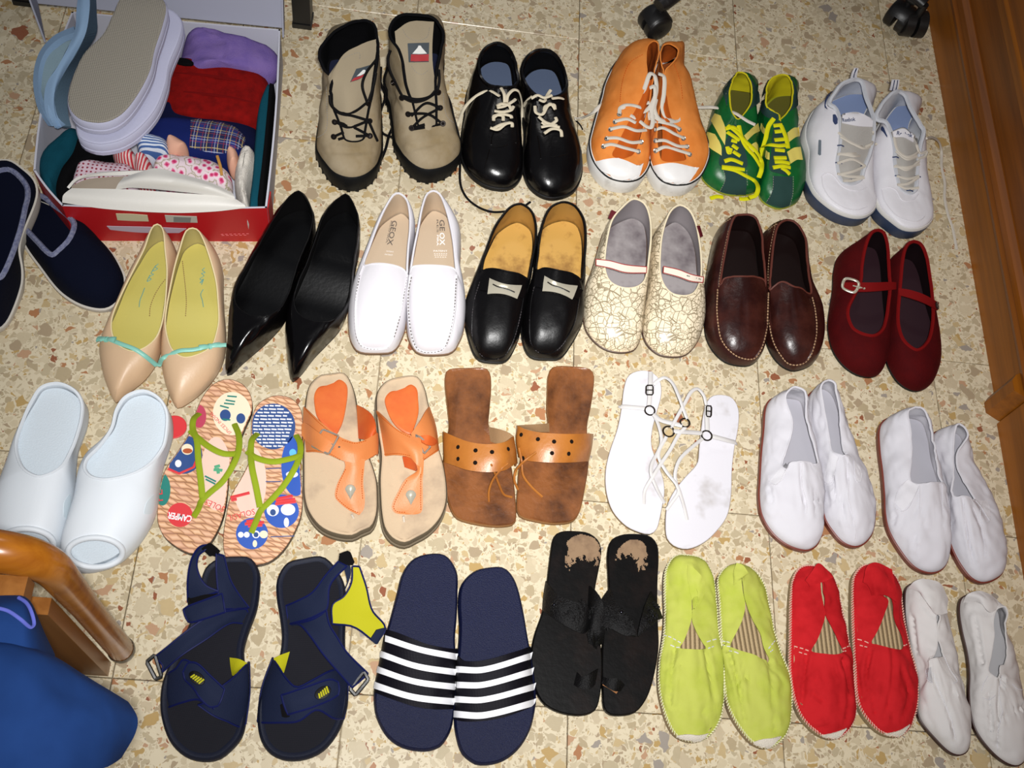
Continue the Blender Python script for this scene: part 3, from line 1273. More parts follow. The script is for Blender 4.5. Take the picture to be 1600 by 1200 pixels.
M_OCHRE = M('ochre_leather', 'c4984e', 0.45, var=('7a5226', 26, 0.50, 0.75))
M_OCHREL = M('ochre_lining', 'a37a3a', 0.5, var=('64421e', 20, 0.45, 0.75))
M_CHROME = M('polished_metal', 'cfc8b4', 0.18, metal=0.5)
c = Crop(700, 290, 4)
BL = [
    ("450,130,5.5 320,210,5 270,300,4.5 220,420,4 180,520,3.5 140,620,2.8 112,720,2 105,830,1.2 120,930,.7 150,1040,.3 175,1085,.2 205,1108,.1 280,1120,0 | 540,190,5 560,280,4.5 550,400,4 530,530,3.5 500,640,3 478,760,2 458,880,1.2 438,960,.8 400,1050,.3 370,1098,.1 335,1117,.1",
     "455,112,6.5 390,130,6.4 320,210,6.2 270,310,5.7 230,430,5.3 212,530,5.1 240,522,5.5 290,520,6 370,537,6.4 | 520,150,6.4 552,240,6.2 548,360,5.7 525,480,5.4 502,592,5.1 488,578,5.5 440,553,6.1",
     "200,600 165,720 150,850 155,950 185,1030 230,1075 290,1085 345,1070 390,1010 430,900 460,770 480,650",
     ((262, 586), (455, 628), (425, 712), (250, 684))),
    ("740,120,5.5 610,180,5 575,280,4.5 560,400,4 545,520,3.5 510,620,2.8 480,730,2 462,850,1.2 462,950,.7 482,1040,.3 510,1080,.1 550,1095,.1 620,1100,0 | 830,160,5 865,250,4.5 870,370,4 860,500,3.5 855,620,2.8 848,740,2 840,850,1.2 800,940,.8 760,1010,.4 715,1075,.1 680,1097,.1",
     "730,100,6.5 660,120,6.4 610,180,6.2 575,290,5.7 560,400,5.4 550,520,5.1 560,530,5.3 600,515,5.8 690,530,6.4 | 790,120,6.4 840,190,6.2 860,290,5.8 855,430,5.4 845,550,5.1 832,592,5.1 815,575,5.5 770,548,6",
     "548,600 520,720 510,850 512,950 530,1010 575,1045 630,1050 680,1030 740,960 790,860 815,740 825,640",
     ((605, 572), (803, 632), (770, 716), (590, 666))),
]
for i, (o, p, st, q) in enumerate(BL):
    s = closed('loafer', ('black buckled loafer with ochre insole, nearer the white loafers' if i == 0 else 'black buckled loafer with ochre insole, nearer the map print shoes'),
               'shoe', 'black loafers with metal buckles', c, o, p, M_BLK, M_OCHREL, M_OCHRE, M_BLKR, M_BLK,
               t=1.0, n=(2.4, 2.6), fe=86, ins=0.004, bind_r=0.0022, out=0.001, wr=(0.0010, 45),
               crease=[(q, 0.0018, 14) for q in ('190,800 290,800 370,760/180,900 300,930', '540,860 640,840 720,800')[i].split('/')])
    stitch(s, st, M('dark_thread', '4a4548', 0.8), 0.0045, 0.0006)
    b = MB()
    b.tube(spline(c.mix(st, s.solid, 0.0000, 5), False, 8), 0.0012, 6)
    part('apron_seam', b, M_BLK, s.root)

    def lq(u, v, q=q):
        a = Vector((*q[0], 0)).lerp(Vector((*q[1], 0)), u)
        d = Vector((*q[3], 0)).lerp(Vector((*q[2], 0)), u)
        r = a.lerp(d, v)
        return '%.1f,%.1f' % (r.x, r.y)
    patch(s, lq(-.25, .12) + ' ' + lq(.5, .2) + ' ' + lq(1.2, .12), lq(-.28, .8) + ' ' + lq(.5, .75) + ' ' + lq(1.2, .85), M_BLK, 'strap', 0.0008, 0.0016)
    bk = MB()
    rows = []
    for v in (0, .25, .5, .75, 1):
        row = []
        for u in [x / 12 for x in range(13)]:
            waist = 0.16 * math.sin(u * math.pi)
            vv = waist + v * (1 - 2 * waist)
            row.append(c.mix(lq(u, vv), s.solid, 0.0038 + 0.0012 * math.sin(v * math.pi))[0])
        rows.append(row)
    shell(rows, False, 0.0014, bk)
    o_ = part('buckle', bk, M_CHROME, s.root)
    sl = MB()
    P = spline(c.mix(' '.join(lq(u, v) for u, v in ((.13, .38), (.3, .48), (.5, .50), (.7, .56), (.84, .62))), s.solid, 0.0058), False, 6)
    sl.tube(P, 0.0011, 6, flat=0.5)
    part('buckle_slot', sl, M_BLK, o_)

# ---- map print shoes


def mapprint():
    k = NT('street_map_print')
    b_ = k.b
    vec = k.co.outputs['Object']
    cols = None
    lines = None
    for sc, w_, met in ((95, 0.035, 'CHEBYCHEV'), (60, 0.03, 'EUCLIDEAN'), (150, 0.04, 'MANHATTAN')):
        nz = k.n('TexNoise', ins={'Scale': 14.0, 'Detail': 1.0, 'Vector': vec})
        dv = k.n('VectorMath', operation='SCALE', ins={0: nz.outputs['Color'], 'Scale': 0.03}).outputs[0]
        wv = k.n('VectorMath', operation='ADD', ins={0: vec, 1: dv}).outputs[0]
        e = k.n('TexVoronoi', feature='DISTANCE_TO_EDGE', ins={'Scale': sc, 'Vector': wv, 'Randomness': 0.85})
        l = k.ramp(e.outputs['Distance'], [(0.0, 1.0), (w_, 1.0), (w_ + 0.012, 0.0)])
        if sc == 150:
            z = k.ramp(k.noise(22, 1, 0.5, vec), [(0.50, 0.0), (0.53, 1.0)])
            l = k.math('MULTIPLY', l, z)
        if sc == 95:
            z = k.ramp(k.noise(16, 1, 0.5, vec), [(0.42, 1.0), (0.62, 0.15)])
            l = k.math('MULTIPLY', l, z)
        lines = l if lines is None else k.math('MAXIMUM', lines, l)
    base = k.mix(k.noise(10, 2), lin('e8d6b6') + (1,), lin('efe2c8') + (1,))
    k.set(b_.inputs['Base Color'], k.mix(k.math('MULTIPLY', lines, 0.85), base, lin('77694c') + (1,)))
    b_.inputs['Roughness'].default_value = 0.33
    return k.m


M_MAP = mapprint()
M_GREYL = M('grey_lining', '8d8688', 0.6, bump=(300, 0.05))
M_GREYI = M('worn_grey_insole', '9b9494', 0.6, var=('50444a', 14, 0.45, 0.7))
M_CREAM = M('cream_edge', 'e6d8b8', 0.5)
M_DKSOLE = M('dark_brown_sole', '4b3428', 0.5)
M_STRAPC = M('cream_strap', 'eadfce', 0.5)
M_REDP = M('red_piping', '9c2f30', 0.5)
M_TAB = M('burgundy_tab', '5a1c22', 0.7)
c = Crop(890, 290, 4)
MP = [
    ("420,100,5.5 260,185,5 215,290,4 182,400,3.4 150,500,3 112,600,2.4 95,720,1.5 88,820,.8 102,910,.4 160,990,.2 230,1037,.1 320,1055,0 | 500,150,5 522,250,4.5 520,370,4 505,500,3.4 490,620,2.8 472,750,2 453,870,1.1 438,960,.5 400,1033,.2",
     "400,80,6.5 330,130,6.2 265,210,5.6 235,320,5 220,440,4.6 222,530,4.5 255,600,4.6 330,637,4.9 | 470,110,6.3 505,200,5.7 512,320,5.2 500,440,4.7 487,540,4.5 465,600,4.6 410,635,4.8",
     "165,460,5.5 250,470,6 350,495,6.2 482,508,5.5", "165,498,5.5 250,515,6 350,543,6.2 480,546,5.5", (250, 185), (300, 175), 0),
    ("700,125,5.5 600,190,5 545,260,4.5 525,380,3.8 515,500,3.2 500,620,2.5 480,720,1.8 460,830,1.1 456,920,.6 480,1000,.2 550,1063,.1 640,1082,0 | 770,180,5 808,260,4.5 828,370,3.9 832,500,3.4 842,600,3 850,700,2.2 845,810,1.2 820,920,.5 780,1005,.2 720,1066,.1",
     "690,118,6.5 635,150,6.2 600,220,5.7 575,320,5.1 565,430,4.7 565,540,4.5 590,620,4.6 640,672,4.8 710,688,4.9 | 750,150,6.3 790,230,5.7 812,330,5.1 825,440,4.7 825,560,4.5 800,640,4.6 765,677,4.8",
     "588,505,5.5 680,525,6 760,555,6.2 838,572,5.5", "585,545,5.5 680,570,6 760,598,6.2 832,606,5.5", (800, 250), (835, 320), 1),
]
for i, (o, p, a0, a1, t0, t1, sd) in enumerate(MP):
    s = closed('mary_jane_shoe', ('cream map print strap shoe, nearer the black buckled loafers' if i == 0 else 'cream map print strap shoe, nearer the brown moccasins'),
               'shoe', 'cream map print shoes', c, o, p, M_MAP, M_GREYL, M_GREYI, M_DKSOLE, M_CREAM,
               t=0.8, n=(2.2, 2.2), fe=80, ins=0.004, bind_r=0.0016, out=0.001)
    st = sheet(c, [a0, a1], M_STRAPC, 'strap', s.root, 20, 4, 0.0016, edge=(M_REDP, 0.0008, 1))
    if i == 1:
        text('enjoy it', c, (728, 572), (820, 598), 0.0042, M_INK, s.root, st.bvh, lift=0.0012, bold=0.03)
    tb = c.mix(('262,150 300,168 270,215 243,200' if i == 0 else '803,248 818,245 833,315 820,320'), s.solid, 0.004, 5)
    tb = c.pts('262,150,6.0 300,168,6.0 270,215,5.4 240,203,5.4' if i == 0 else '800,250,6 815,250,5.6 835,316,5.2 822,322,5.4')
    b = MB()
    shell([[tb[0], tb[1]], [tb[3], tb[2]]], False, 0.002, b)
    part('pull_tab', b, M_TAB, s.root)

# ---- brown moccasins
M_BROWN = M('dark_brown_leather', '260e0c', 0.30, spec=0.35, bump=(120, 0.25), var=('3e1d17', 24, 0.4, 0.7))
M_BROWNI = M('dark_brown_insole', '140807', 0.5, spec=0.25)
M_BRTRIM = M('brown_edge', '5a2c22', 0.5)
M_BRTHR = M('tan_thread', 'a58668', 0.8)
c = Crop(1080, 310, 4)
MO = [
    ("300,105,5.2 205,130,4.8 165,230,4.2 132,370,3.4 105,520,2.6 90,650,1.8 86,780,1.1 95,880,.6 140,970,.3 210,1035,.1 310,1060,0 | 410,125,5 448,220,4.4 456,350,3.8 464,480,3.2 473,600,2.5 474,720,2 465,830,1.2 448,930,.7 420,1005,.3 370,1050,.1",
     "330,97,6 275,110,6 240,200,5.7 215,330,5.2 190,470,4.8 182,545,4.7 200,505,5 240,490,5.4 330,487,6 | 400,115,6 440,200,5.7 453,330,5.2 462,450,4.9 466,555,4.7 458,515,5.1 415,492,5.6",
     "168,570 163,700 172,800 190,880 235,945 300,990 385,1000 430,945 455,870 470,780 478,590", "330,700 340,740 400,775"),
    ("590,125,5.2 485,160,4.8 466,260,4.2 474,400,3.6 468,520,3 464,650,2.2 463,780,1.5 472,900,.8 510,1000,.3 570,1065,.1 640,1090,0 | 690,170,5 728,270,4.5 738,400,3.8 755,520,3.2 790,630,2.2 817,740,1.4 818,860,.8 795,960,.4 750,1045,.1",
     "600,130,6 545,165,5.9 515,280,5.6 500,400,5.2 492,510,4.8 492,570,4.7 515,550,5 570,520,5.6 640,550,6 | 660,155,5.9 715,240,5.6 725,360,5.2 738,480,4.9 752,590,4.7 730,590,4.9 690,562,5.6",
     "485,590 490,700 500,820 520,900 560,975 610,1030 680,1035 730,1000 765,920 780,810 770,700 752,620", None),
]
for i, (o, p, st, cr_) in enumerate(MO):
    s = closed('moccasin', ('dark brown leather moccasin, nearer the map print shoes' if i == 0 else 'dark brown leather moccasin, nearer the red velvet shoes'),
               'shoe', 'dark brown moccasins', c, o, p, M_BROWN, M_BROWNI, M_BROWNI, M_BLKR, M_BRTRIM,
               t=0.8, n=(2.6, 2.6), fe=86, ins=0.004, bind_r=0.0020, wr=(0.0016, 40),
               crease=[(q, 0.0028, 12) for q in ('325,650 338,725 395,770/230,760 280,800', '560,700 620,720 690,650')[i].split('/')])
    b = MB()
    b.tube(spline(c.mix(st, s.solid, 0.0002, 5), False, 8), 0.0019, 6)
    part('apron_seam', b, M_BROWN, s.root)
    stitch(s, st, M_BRTHR, 0.0052, 0.0012, lift=0.0016, dash=0.6)
    if i == 0:
        stitch(s, "175,165 200,140 240,112 290,100 / 180,180 205,155 250,125", M_BRTHR, 0.004, 0.0006)
        stitch(s, "232,200 205,330 180,470 172,560", M_BRTHR, 0.005, 0.0004)
    else:
        stitch(s, "470,185 500,160 545,138 580,125 / 480,200 510,175 540,160", M_BRTHR, 0.004, 0.0006)
        stitch(s, "530,150 505,260 485,400 480,560", M_BRTHR, 0.005, 0.0005)

# ---- red velvet strap shoes
M_VELV = M('red_velvet', '480406', 0.85, spec=0.2, sheen=0.5, bump=(500, 0.3), var=('3c0306', 30, 0.4, 0.7))
M_VELVT = M('red_velvet_binding', '6e0a0b', 0.8, sheen=0.3)
M_VELVI = M('plum_insole', '260c16', 0.6)
M_VLIN = M('dark_plum_lining', '14060a', 0.8)
c = Crop(1270, 340, 4)
RV = [
    ("395,80,5.5 275,130,4.8 208,175,4.2 174,280,3.8 160,400,3.2 132,520,2.4 107,640,1.6 105,740,1 125,840,.5 180,930,.2 260,990,.1 345,1010,0 | 460,115,5 485,210,4.5 490,350,4 489,480,3.4 484,600,2.5 474,720,1.8 458,850,1 436,930,.4 405,988,.1",
     "410,74,6.5 365,92,6.3 330,180,5.8 308,300,5.2 300,400,4.8 262,480,4.5 224,560,4.3 222,620,4.2 262,700,4.4 370,738,4.8 | 450,97,6.3 473,180,5.8 478,300,5.3 486,420,4.8 476,530,4.4 462,630,4.3 435,705,4.5"),
    ("620,155,5.5 532,200,5 497,260,4.5 491,380,4 500,480,3.5 490,590,2.6 472,700,2 456,820,1.2 465,920,.6 510,1020,.2 570,1075,.1 640,1097,0 | 690,185,5 725,265,4.5 745,380,4 760,500,3.5 775,620,2.6 790,740,1.8 790,860,1 770,960,.5 720,1058,.1",
     "630,147,6.5 585,172,6.3 562,260,5.8 550,380,5.2 540,480,4.8 532,580,4.5 537,680,4.4 572,770,4.6 650,826,4.8 | 680,167,6.3 713,240,5.8 733,350,5.3 748,470,4.8 755,580,4.5 748,690,4.4 718,780,4.6"),
]
for i, (o, p) in enumerate(RV):
    s = closed('mary_jane_shoe', ('dark red velvet strap shoe with silver buckle showing, nearer the brown moccasins' if i == 0 else 'dark red velvet strap shoe with round buckle end, nearer the wardrobe'),
               'shoe', 'dark red velvet strap shoes', c, o, p, M_VELV, M_VLIN, M_VELVI, M_BLKR, M_VELVT,
               t=0.8, n=(2.3, 2.2), fe=80, ins=0.005, bind_r=0.0030, wr=(0.0008, 40))
    if i == 0:
        sheet(c, ["180,405,4.6 280,405,5.6 380,405,6.2 500,402,5.4 522,405,5", "180,450,4.4 280,462,5.4 380,460,6 500,450,5.2 522,448,4.8"], M_VELVT, 'strap', s.root, 20, 4, 0.002)
        b = MB()
        P = c.pts("205,382,5.6 255,388,5.8 285,405,5.9 285,430,5.9 262,465,5.8 232,462,5.6 190,440,5.4 187,415,5.4")
        b.tube(spline(P, True, 5), 0.0024, 8, True, flat=0.6)
        part('buckle', b, M_CHROME, s.root)
        st = c.pts("250,425,6 310,440,6.3")
        b = MB()
        b.tube(st, 0.001, 6)
        for q in c.pts("295,440,6.2 320,445,6.3"):
            b.tube([q, q + Vector((0, 0, .002))], 0.0016, 8)
        part('buckle_prong', b, M_CHROME, s.root)
    else:
        sheet(c, ["535,440,5.2 610,452,6 690,478,6.2 760,515,5.7 790,530,5", "540,485,5 610,503,5.8 690,530,6 750,560,5.5 780,580,4.8"], M_VELVT, 'strap', s.root, 20, 4, 0.002)
        b = MB()
        q = c.pts("778,550,6")[0]
        ring_at(q, Vector((0.75, 0, .65)).normalized(), 0.0052, 0.0018, b, 14, 6)
        part('buckle', b, M('dark_metal', '6a5a58', 0.25, metal=0.9), s.root)


# ================================================================ third row
M_EVA = M('white_foam_rubber', 'e0e6ec', 0.5, spec=0.3, bump=(500, 0.06))
M_EVAB = M('white_foam_footbed', 'd0dae2', 0.6, bump=(450, 0.35))
c = Crop(0, 590, 4)
CL = [
    ("370,32,4.6 255,55,4.4 188,150,4.4 142,250,3.8 92,390,3 60,530,2.2 20,700,1 0,760,.6 -22,900,.5 -10,1050,.5 50,1190,.3 170,1280 | 475,80,4.4 525,150,4.4 530,260,3.8 512,350,3 482,460,2.5 473,600,2 475,750,1.5 450,900,1 410,1040,.6 340,1175,.4 260,1255,.2",
     "365,30,4.6 255,55,4.6 188,150,4.6 143,250,4.8 97,390,5.2 105,490,6 155,580,7.2 250,618,7.6 | 470,75,4.6 517,150,4.6 517,250,4.8 492,350,5.2 455,450,5.8 380,562,7",
     (160, 1045, 172, 96), (428, 810)),
    ("900,76,4.6 792,112,4.4 722,200,4.4 692,320,3.8 622,420,3 542,500,2.5 505,620,2 480,800,1.5 440,950,1 405,1100,.6 430,1195,.3 510,1240,.1 600,1242,0 | 1000,120,4.4 1055,200,4.4 1068,330,3.8 1048,440,3 1020,560,2 1000,700,1.5 985,850,1 940,970,.7 850,1100,.4 740,1195,.2",
     "895,76,4.6 785,112,4.6 722,197,4.6 692,310,4.8 622,420,5.4 538,505,6 525,570,6.5 575,622,7.2 680,635,7.5 | 992,120,4.6 1045,210,4.6 1045,340,4.8 1028,430,5 960,520,5.8 850,592,6.8",
     (595, 1092, 168, 88), (938, 808)),
]
for i, (o, p, cut, nt) in enumerate(CL):
    s = closed('clog', ('white foam open-toe clog, partly behind the wooden chair rail' if i == 0 else 'white foam open-toe clog, beside the printed flip-flop'),
               'shoe', 'white open-toe clogs', c, o, p, M_EVA, M_EVA, M_EVAB, M_EVA, M_EVA,
               t=2.6, n=(2.3, 2.3), fe=76, ins=0.005, ins_z=0.012, bind_r=0.0026, th=0.0032, cut=cut, rows=26, half=64, ins_name='footbed',
               sole_rings=[(0.010, 0.0), (0.003, 0.006), (-0.0005, 0.018), (0.0, 0.0262), (0.004, 0.0265)])
    cx, cy, rx, ry = cut
    b = MB()
    P = []
    for k in range(48):
        a = 2 * math.pi * k / 48
        x, y = cx + (rx + 6) * math.cos(a), cy + (ry + 6) * math.sin(a)
        h, nn = c.hit(x, y, s.solid)
        if h is not None:
            P.append(h)
    P2 = [sum((P[(k + d) % len(P)] for d in (-2, -1, 0, 1, 2)), Vector()) / 5 for k in range(len(P))]
    b.tube(P2, 0.0042, 8, True)
    part('toe_rim', b, M_EVA, s.root)
    patch(s, "%d,%d %d,%d %d,%d" % (nt[0] - 40, nt[1] + 30, nt[0] - 20, nt[1] - 30, nt[0] + 24, nt[1] - 78) if i else "395,860 400,780 430,730",
          "%d,%d %d,%d %d,%d" % (nt[0] - 36, nt[1] + 45, nt[0] + 8, nt[1] + 40, nt[0] + 26, nt[1] - 20) if i else "425,905 440,820 442,740",
          M('clog_recess', 'd5e0e6', 0.5), 'side_slot', 0.0002, 0.0004)

# ---- loose red disc on the floor
p = at(272, 668, 0)
t = thing('printed_disc', 'small round red printed disc lying on the floor between the clog and the flip-flop', 'disc', p)
M_RED = M('red_print', 'd2353a', 0.5)
m = MB()
rows = [[p + Vector((r * math.cos(a), r * math.sin(a), z)) for a in [2 * math.pi * k / 30 for k in range(30)]] for r, z in ((0.0175, 0.0), (0.018, 0.0008), (0.018, 0.0025), (0.0172, 0.003))]
m.grid(rows, True)
m.poly(rows[-1])
part('disc', m, M_RED, t)

# ---- printed flip-flops


def rope(name='woven_rope_print'):
    k = NT(name)
    nz = k.n('TexNoise', ins={'Scale': 22.0, 'Detail': 2.0})
    k.set(nz.inputs['Vector'], k.co.outputs['Object'])
    off = k.n('VectorMath', operation='SCALE', ins={0: nz.outputs['Color'], 'Scale': 0.016}).outputs[0]
    v = k.n('VectorMath', operation='ADD', ins={0: k.co.outputs['Object'], 1: off}).outputs[0]
    s = k.n('SeparateXYZ', ins={0: v})
    row = k.math('MULTIPLY', s.outputs[1], 118.0)
    fl = k.math('FLOOR', row)
    vv = k.math('FRACT', row)
    rnd = k.math('FRACT', k.math('MULTIPLY', k.math('SINE', k.math('MULTIPLY', fl, 12.99)), 43.7))
    u = k.math('ADD', k.math('ADD', k.math('MULTIPLY', s.outputs[0], 62.0), k.math('MULTIPLY', vv, 0.9)), rnd)
    fu = k.math('FRACT', u)
    eu = k.math('MINIMUM', fu, k.math('SUBTRACT', 1.0, fu))
    ev = k.math('MINIMUM', vv, k.math('SUBTRACT', 1.0, vv))
    e = k.math('MINIMUM', k.math('MULTIPLY', eu, 2.2), k.math('MULTIPLY', ev, 1.3))
    a = k.ramp(e, [(0.0, '7c5236'), (0.10, 'b07f56'), (0.30, 'd8a67c'), (0.55, 'e6bd98')])
    tint = k.math('FRACT', k.math('MULTIPLY', k.math('SINE', k.math('ADD', k.math('FLOOR', u), k.math('MULTIPLY', fl, 3.1))), 91.3))
    k.set(k.b.inputs['Base Color'], k.mix(k.math('MULTIPLY', tint, 0.4), a, lin('cf9a86') + (1,)))
    k.b.inputs['Roughness'].default_value = 0.6
    return k.m


M_ROPE = rope()
M_FFS = M('flip_flop_sole', '4e3526', 0.6)
M_GRN = M('green_webbing', '8c9e22', 0.7, bump=(900, 0.3))
M_CRM = M('cream_print', 'e8dcc0', 0.55)
M_PNK = M('pale_pink_print', 'e2c4b4', 0.55)
M_NAVP = M('navy_print', '2b4a83', 0.5)
M_BLUP = M('blue_print', '2a55b0', 0.5)
M_TEALP = M('teal_print', '1f7a70', 0.5)
M_BURP = M('raspberry_print', 'b8405a', 0.5)
M_WPR = M('white_ink', 'e8e8ea', 0.5)
M_LBP = M('light_blue_print', '5fb4dc', 0.5)


def inloop(lp):
    P = [(p.x, p.y) for p in lp.full()]

    def f(x, y):
        r = False
        j = len(P) - 1
        for i in range(len(P)):
            if (P[i][1] > y) != (P[j][1] > y) and x < (P[j][0] - P[i][0]) * (y - P[i][1]) / (P[j][1] - P[i][1]) + P[i][0]:
                r = not r
            j = i
        return r
    return f


def print_disc(s, x, y, rx, ry, mat, lay=0, a0=0, a1=360, name='printed_disc'):
    c = s.cr
    f = s.inl
    zt = s.ztop * 100 + 0.02 + 0.025 * lay
    cen = at(*c.px(x, y), zt * .01)

    def clip(p):
        if f(p.x, p.y):
            return p
        lo, hi = 0.0, 1.0
        for _ in range(14):
            m_ = (lo + hi) / 2
            q = cen.lerp(p, m_)
            if f(q.x, q.y):
                lo = m_
            else:
                hi = m_
        return cen.lerp(p, lo)
    return disc(c, x, y, rx, ry, zt, mat, s.root, name, 0.0001, 40, a0, a1, clip)


def print_lines(s, lines, mat, w_, name='printed_lines'):
    m = MB()
    for ln in lines.split('/'):
        P = s.cr.pts(ln.strip(), s.ztop * 100 + 0.08)
        m.tube(P, w_, 4, False, 0.15)
    part(name, m, mat, s.root, kind='stuff')


c = Crop(230, 580, 4)
FF = [
    "510,45,1.6 425,68 362,130 305,240 268,370 195,490 112,610 77,720 62,860 66,950 110,1040,1.2 190,1105 250,1135 300,1145,1 | 600,80,1.6 648,150 655,240 618,330 560,470 512,600 504,720 480,880 440,1000,1.2 380,1090",
    "810,147,1.6 745,165 685,210 652,300 648,420 635,560 588,660 520,780 492,900 477,1020,1.2 480,1130 510,1190 580,1215 660,1220,1 | 900,165,1.6 958,230 973,330 965,470 960,620 970,760 965,880 930,990,1.2 860,1110 770,1190",
]
for i, o in enumerate(FF):
    s = footbed('flip_flop', ('rope print flip-flop with red disc near the toe and green straps' if i == 0 else 'rope print flip-flop with blue text disc on the heel and green straps'),
                'sandal', 'printed flip-flops with green straps', c, o, [(0.002, 0.0), (0, 0.003), (0, 0.0135), (0.0, 0.0140), (0.001, 0.0145)], M_FFS, M_ROPE)
    s.ztop = 0.0145
    s.inl = inloop(s.lp.inset(0.0015))
    if i == 0:
        print_disc(s, 530, 265, 120, 135, M_CRM)
        print_disc(s, 488, 275, 34, 36, M_NAVP, 1)
        print_disc(s, 585, 295, 28, 32, M_NAVP, 1)
        print_disc(s, 325, 282, 44, 72, M_BURP)
        print_disc(s, 222, 520, 122, 122, M_NAVP)
        print_disc(s, 250, 488, 36, 34, M_CRM, 1)
        print_disc(s, 252, 498, 30, 16, M('rust_print', 'b0562e', 0.5), 2)
        print_disc(s, 194, 577, 20, 23, M_WPR, 1)
        print_disc(s, 95, 740, 50, 100, M_TEALP)
        print_disc(s, 430, 640, 95, 230, M_PNK)
        print_disc(s, 205, 898, 78, 76, M_RED, 1)
        text('CAMPER', c, (284, 905), (134, 880), 0.0098, M_WPR, s.root, None, 1.55, bold=0.03)
        text('SOLES', c, (490, 850), (375, 800), 0.0085, M_RED, s.root, None, 1.52)
        text('PE', c, (100, 810), (95, 740), 0.011, M_RED, s.root, None, 1.52)
        print_lines(s, "500,155 560,160/490,180 550,190/480,200 545,207/455,215 510,230/470,300 520,305", M_TEALP, 0.0012)
        print_lines(s, "420,600 455,590/415,615 470,620/440,605 445,640", M('leaf_print', '4fa07a', 0.5), 0.0022)
        print_lines(s, "360,655 430,690/365,675 425,705", M_TEALP, 0.0012)
        print_lines(s, "130,610 200,640 290,600 330,500", M_RED, 0.0018)
        text('SPICES INDIAS', c, (530, 385), (405, 255), 0.005, M_RED, s.root, None, 1.52)
        straps = ["325,265,1.5 290,300,3 285,360,3.6 310,430,4.6 320,560,5 335,680,4.6 345,790,3.8",
                  "545,330,1.5 572,400,3 572,490,4.2 540,580,4.8 470,690,4.5 390,760,4 340,810,3.6 320,860,2.4 290,910,1.5",
                  "270,370,3.6 320,420,4.4 400,480,5 480,515,5 572,515,4.2"]
    else:
        print_disc(s, 788, 345, 138, 143, M_NAVP)
        print_disc(s, 930, 590, 92, 190, M_BLUP)
        print_disc(s, 840, 875, 108, 105, M_BLUP)
        print_disc(s, 655, 1015, 100, 98, M_BLUP)
        print_disc(s, 640, 690, 105, 225, M_PNK)
        for q in ((785, 870, 38, 36, M_WPR, 1), (786, 882, 18, 20, M_NAVP, 2), (880, 865, 45, 36, M_WPR, 1), (870, 945, 16, 30, M_WPR, 1),
                  (585, 1022, 18, 18, M_WPR, 1), (622, 1022, 18, 18, M_WPR, 1), (680, 1020, 24, 24, M_WPR, 1), (680, 1022, 15, 16, M_NAVP, 2),
                  (728, 1020, 26, 24, M_CRM, 1), (673, 1078, 14, 22, M_CRM, 1), (910, 510, 22, 24, M_LBP, 1), (905, 645, 38, 20, M_WPR, 1)):
            print_disc(s, *q)
        ln = []
        random.seed(3)
        for k, y in enumerate(range(215, 480, 21)):
            hw = 125 * math.sqrt(max(0, 1 - ((y - 345) / 143) ** 2))
            x = 788 - hw
            while x < 788 + hw - 20:
                e = min(x + random.uniform(14, 46), 788 + hw)
                ln.append("%d,%d %d,%d" % (x, y, e, y + 2))
                x = e + random.uniform(5, 10)
        print_lines(s, '/'.join(ln), M_WPR, 0.0011)
        text('SOLAS/L', c, (668, 860), (500, 905), 0.0085, M_RED, s.root, None, 1.52)
        print_lines(s, "800,800 910,780/805,815 925,800/800,830 930,815/620,940 690,930/610,955 730,945/630,968 720,962/520,790 640,760/525,805 560,800", M_RED, 0.0022)
        print_lines(s, "770,1035 920,1030/740,610 840,605/740,690 835,690", M_NAVP, 0.0007)
        straps = ["690,390,1.5 655,430,3.2 648,500,4 655,600,5 680,720,4.8 705,850,3.8",
                  "930,400,1.5 955,450,3 955,520,4 920,610,4.8 850,720,4.6 760,820,4 710,870,3.6 680,940,2.4 650,1010,1.5",
                  "625,500,3.8 680,540,4.6 780,565,5 880,550,4.8 965,525,4"]
    for k, st in enumerate(straps):
        pts = spline(c.pts(st), False, 8)
        b = MB()
        b.tube(pts, 0.0043, 8, flat=0.32)
        part('strap', b, M_GRN, s.root)

# ---- orange toe-post sandals
M_CORK = M('sandal_suede', 'c2ab8e', 0.8, bump=(500, 0.15), var=('9a8672', 16, 0.5, 0.75))
M_CORKS = M('sandal_sole', '6e6250', 0.7)
M_CORKB = M('sandal_outsole', '8a7c68', 0.7)
M_ORG = M('orange_leather', 'cc7a42', 0.5, bump=(350, 0.12))
M_ORGD = M('deep_orange_leather', 'c04c1c', 0.5, var=('d06e2e', 14, 0.40, 0.75))
M_ORGT = M('orange_thread', 'b05418', 0.7)
M_STEEL = M('brushed_metal', 'a8a094', 0.3, metal=0.45)
c = Crop(450, 560, 4)
OS = ["265,90,2.8 192,105 132,170 110,270 103,400 97,560 97,720 100,850 125,950 195,1045 285,1092 400,1107 | 350,120 398,190 423,280 440,420 455,560 512,660 550,780 558,900 552,1000 520,1075 460,1103",
      "690,112,2.8 612,140 558,210 552,310 562,450 582,600 574,750 578,880 585,970 605,1060 655,1125 730,1152 | 800,140 848,210 870,300 900,430 930,560 968,700 986,830 982,930 948,1020 880,1098 800,1145"]
PAD = ["265,162,2.9 195,175 165,220 165,290 185,370 250,440 295,478 | 320,165 365,195 373,250 362,340 345,420 325,470",
       "705,195,2.9 640,205 605,250 615,310 650,390 700,445 765,475 | 760,195 800,220 810,290 812,370 790,450"]


def dish(f, u):
    e = abs(u) ** 3
    return -0.004 * (1 - e) * min(1, max(0, 1 - abs(f - 0.45) * 1.2))


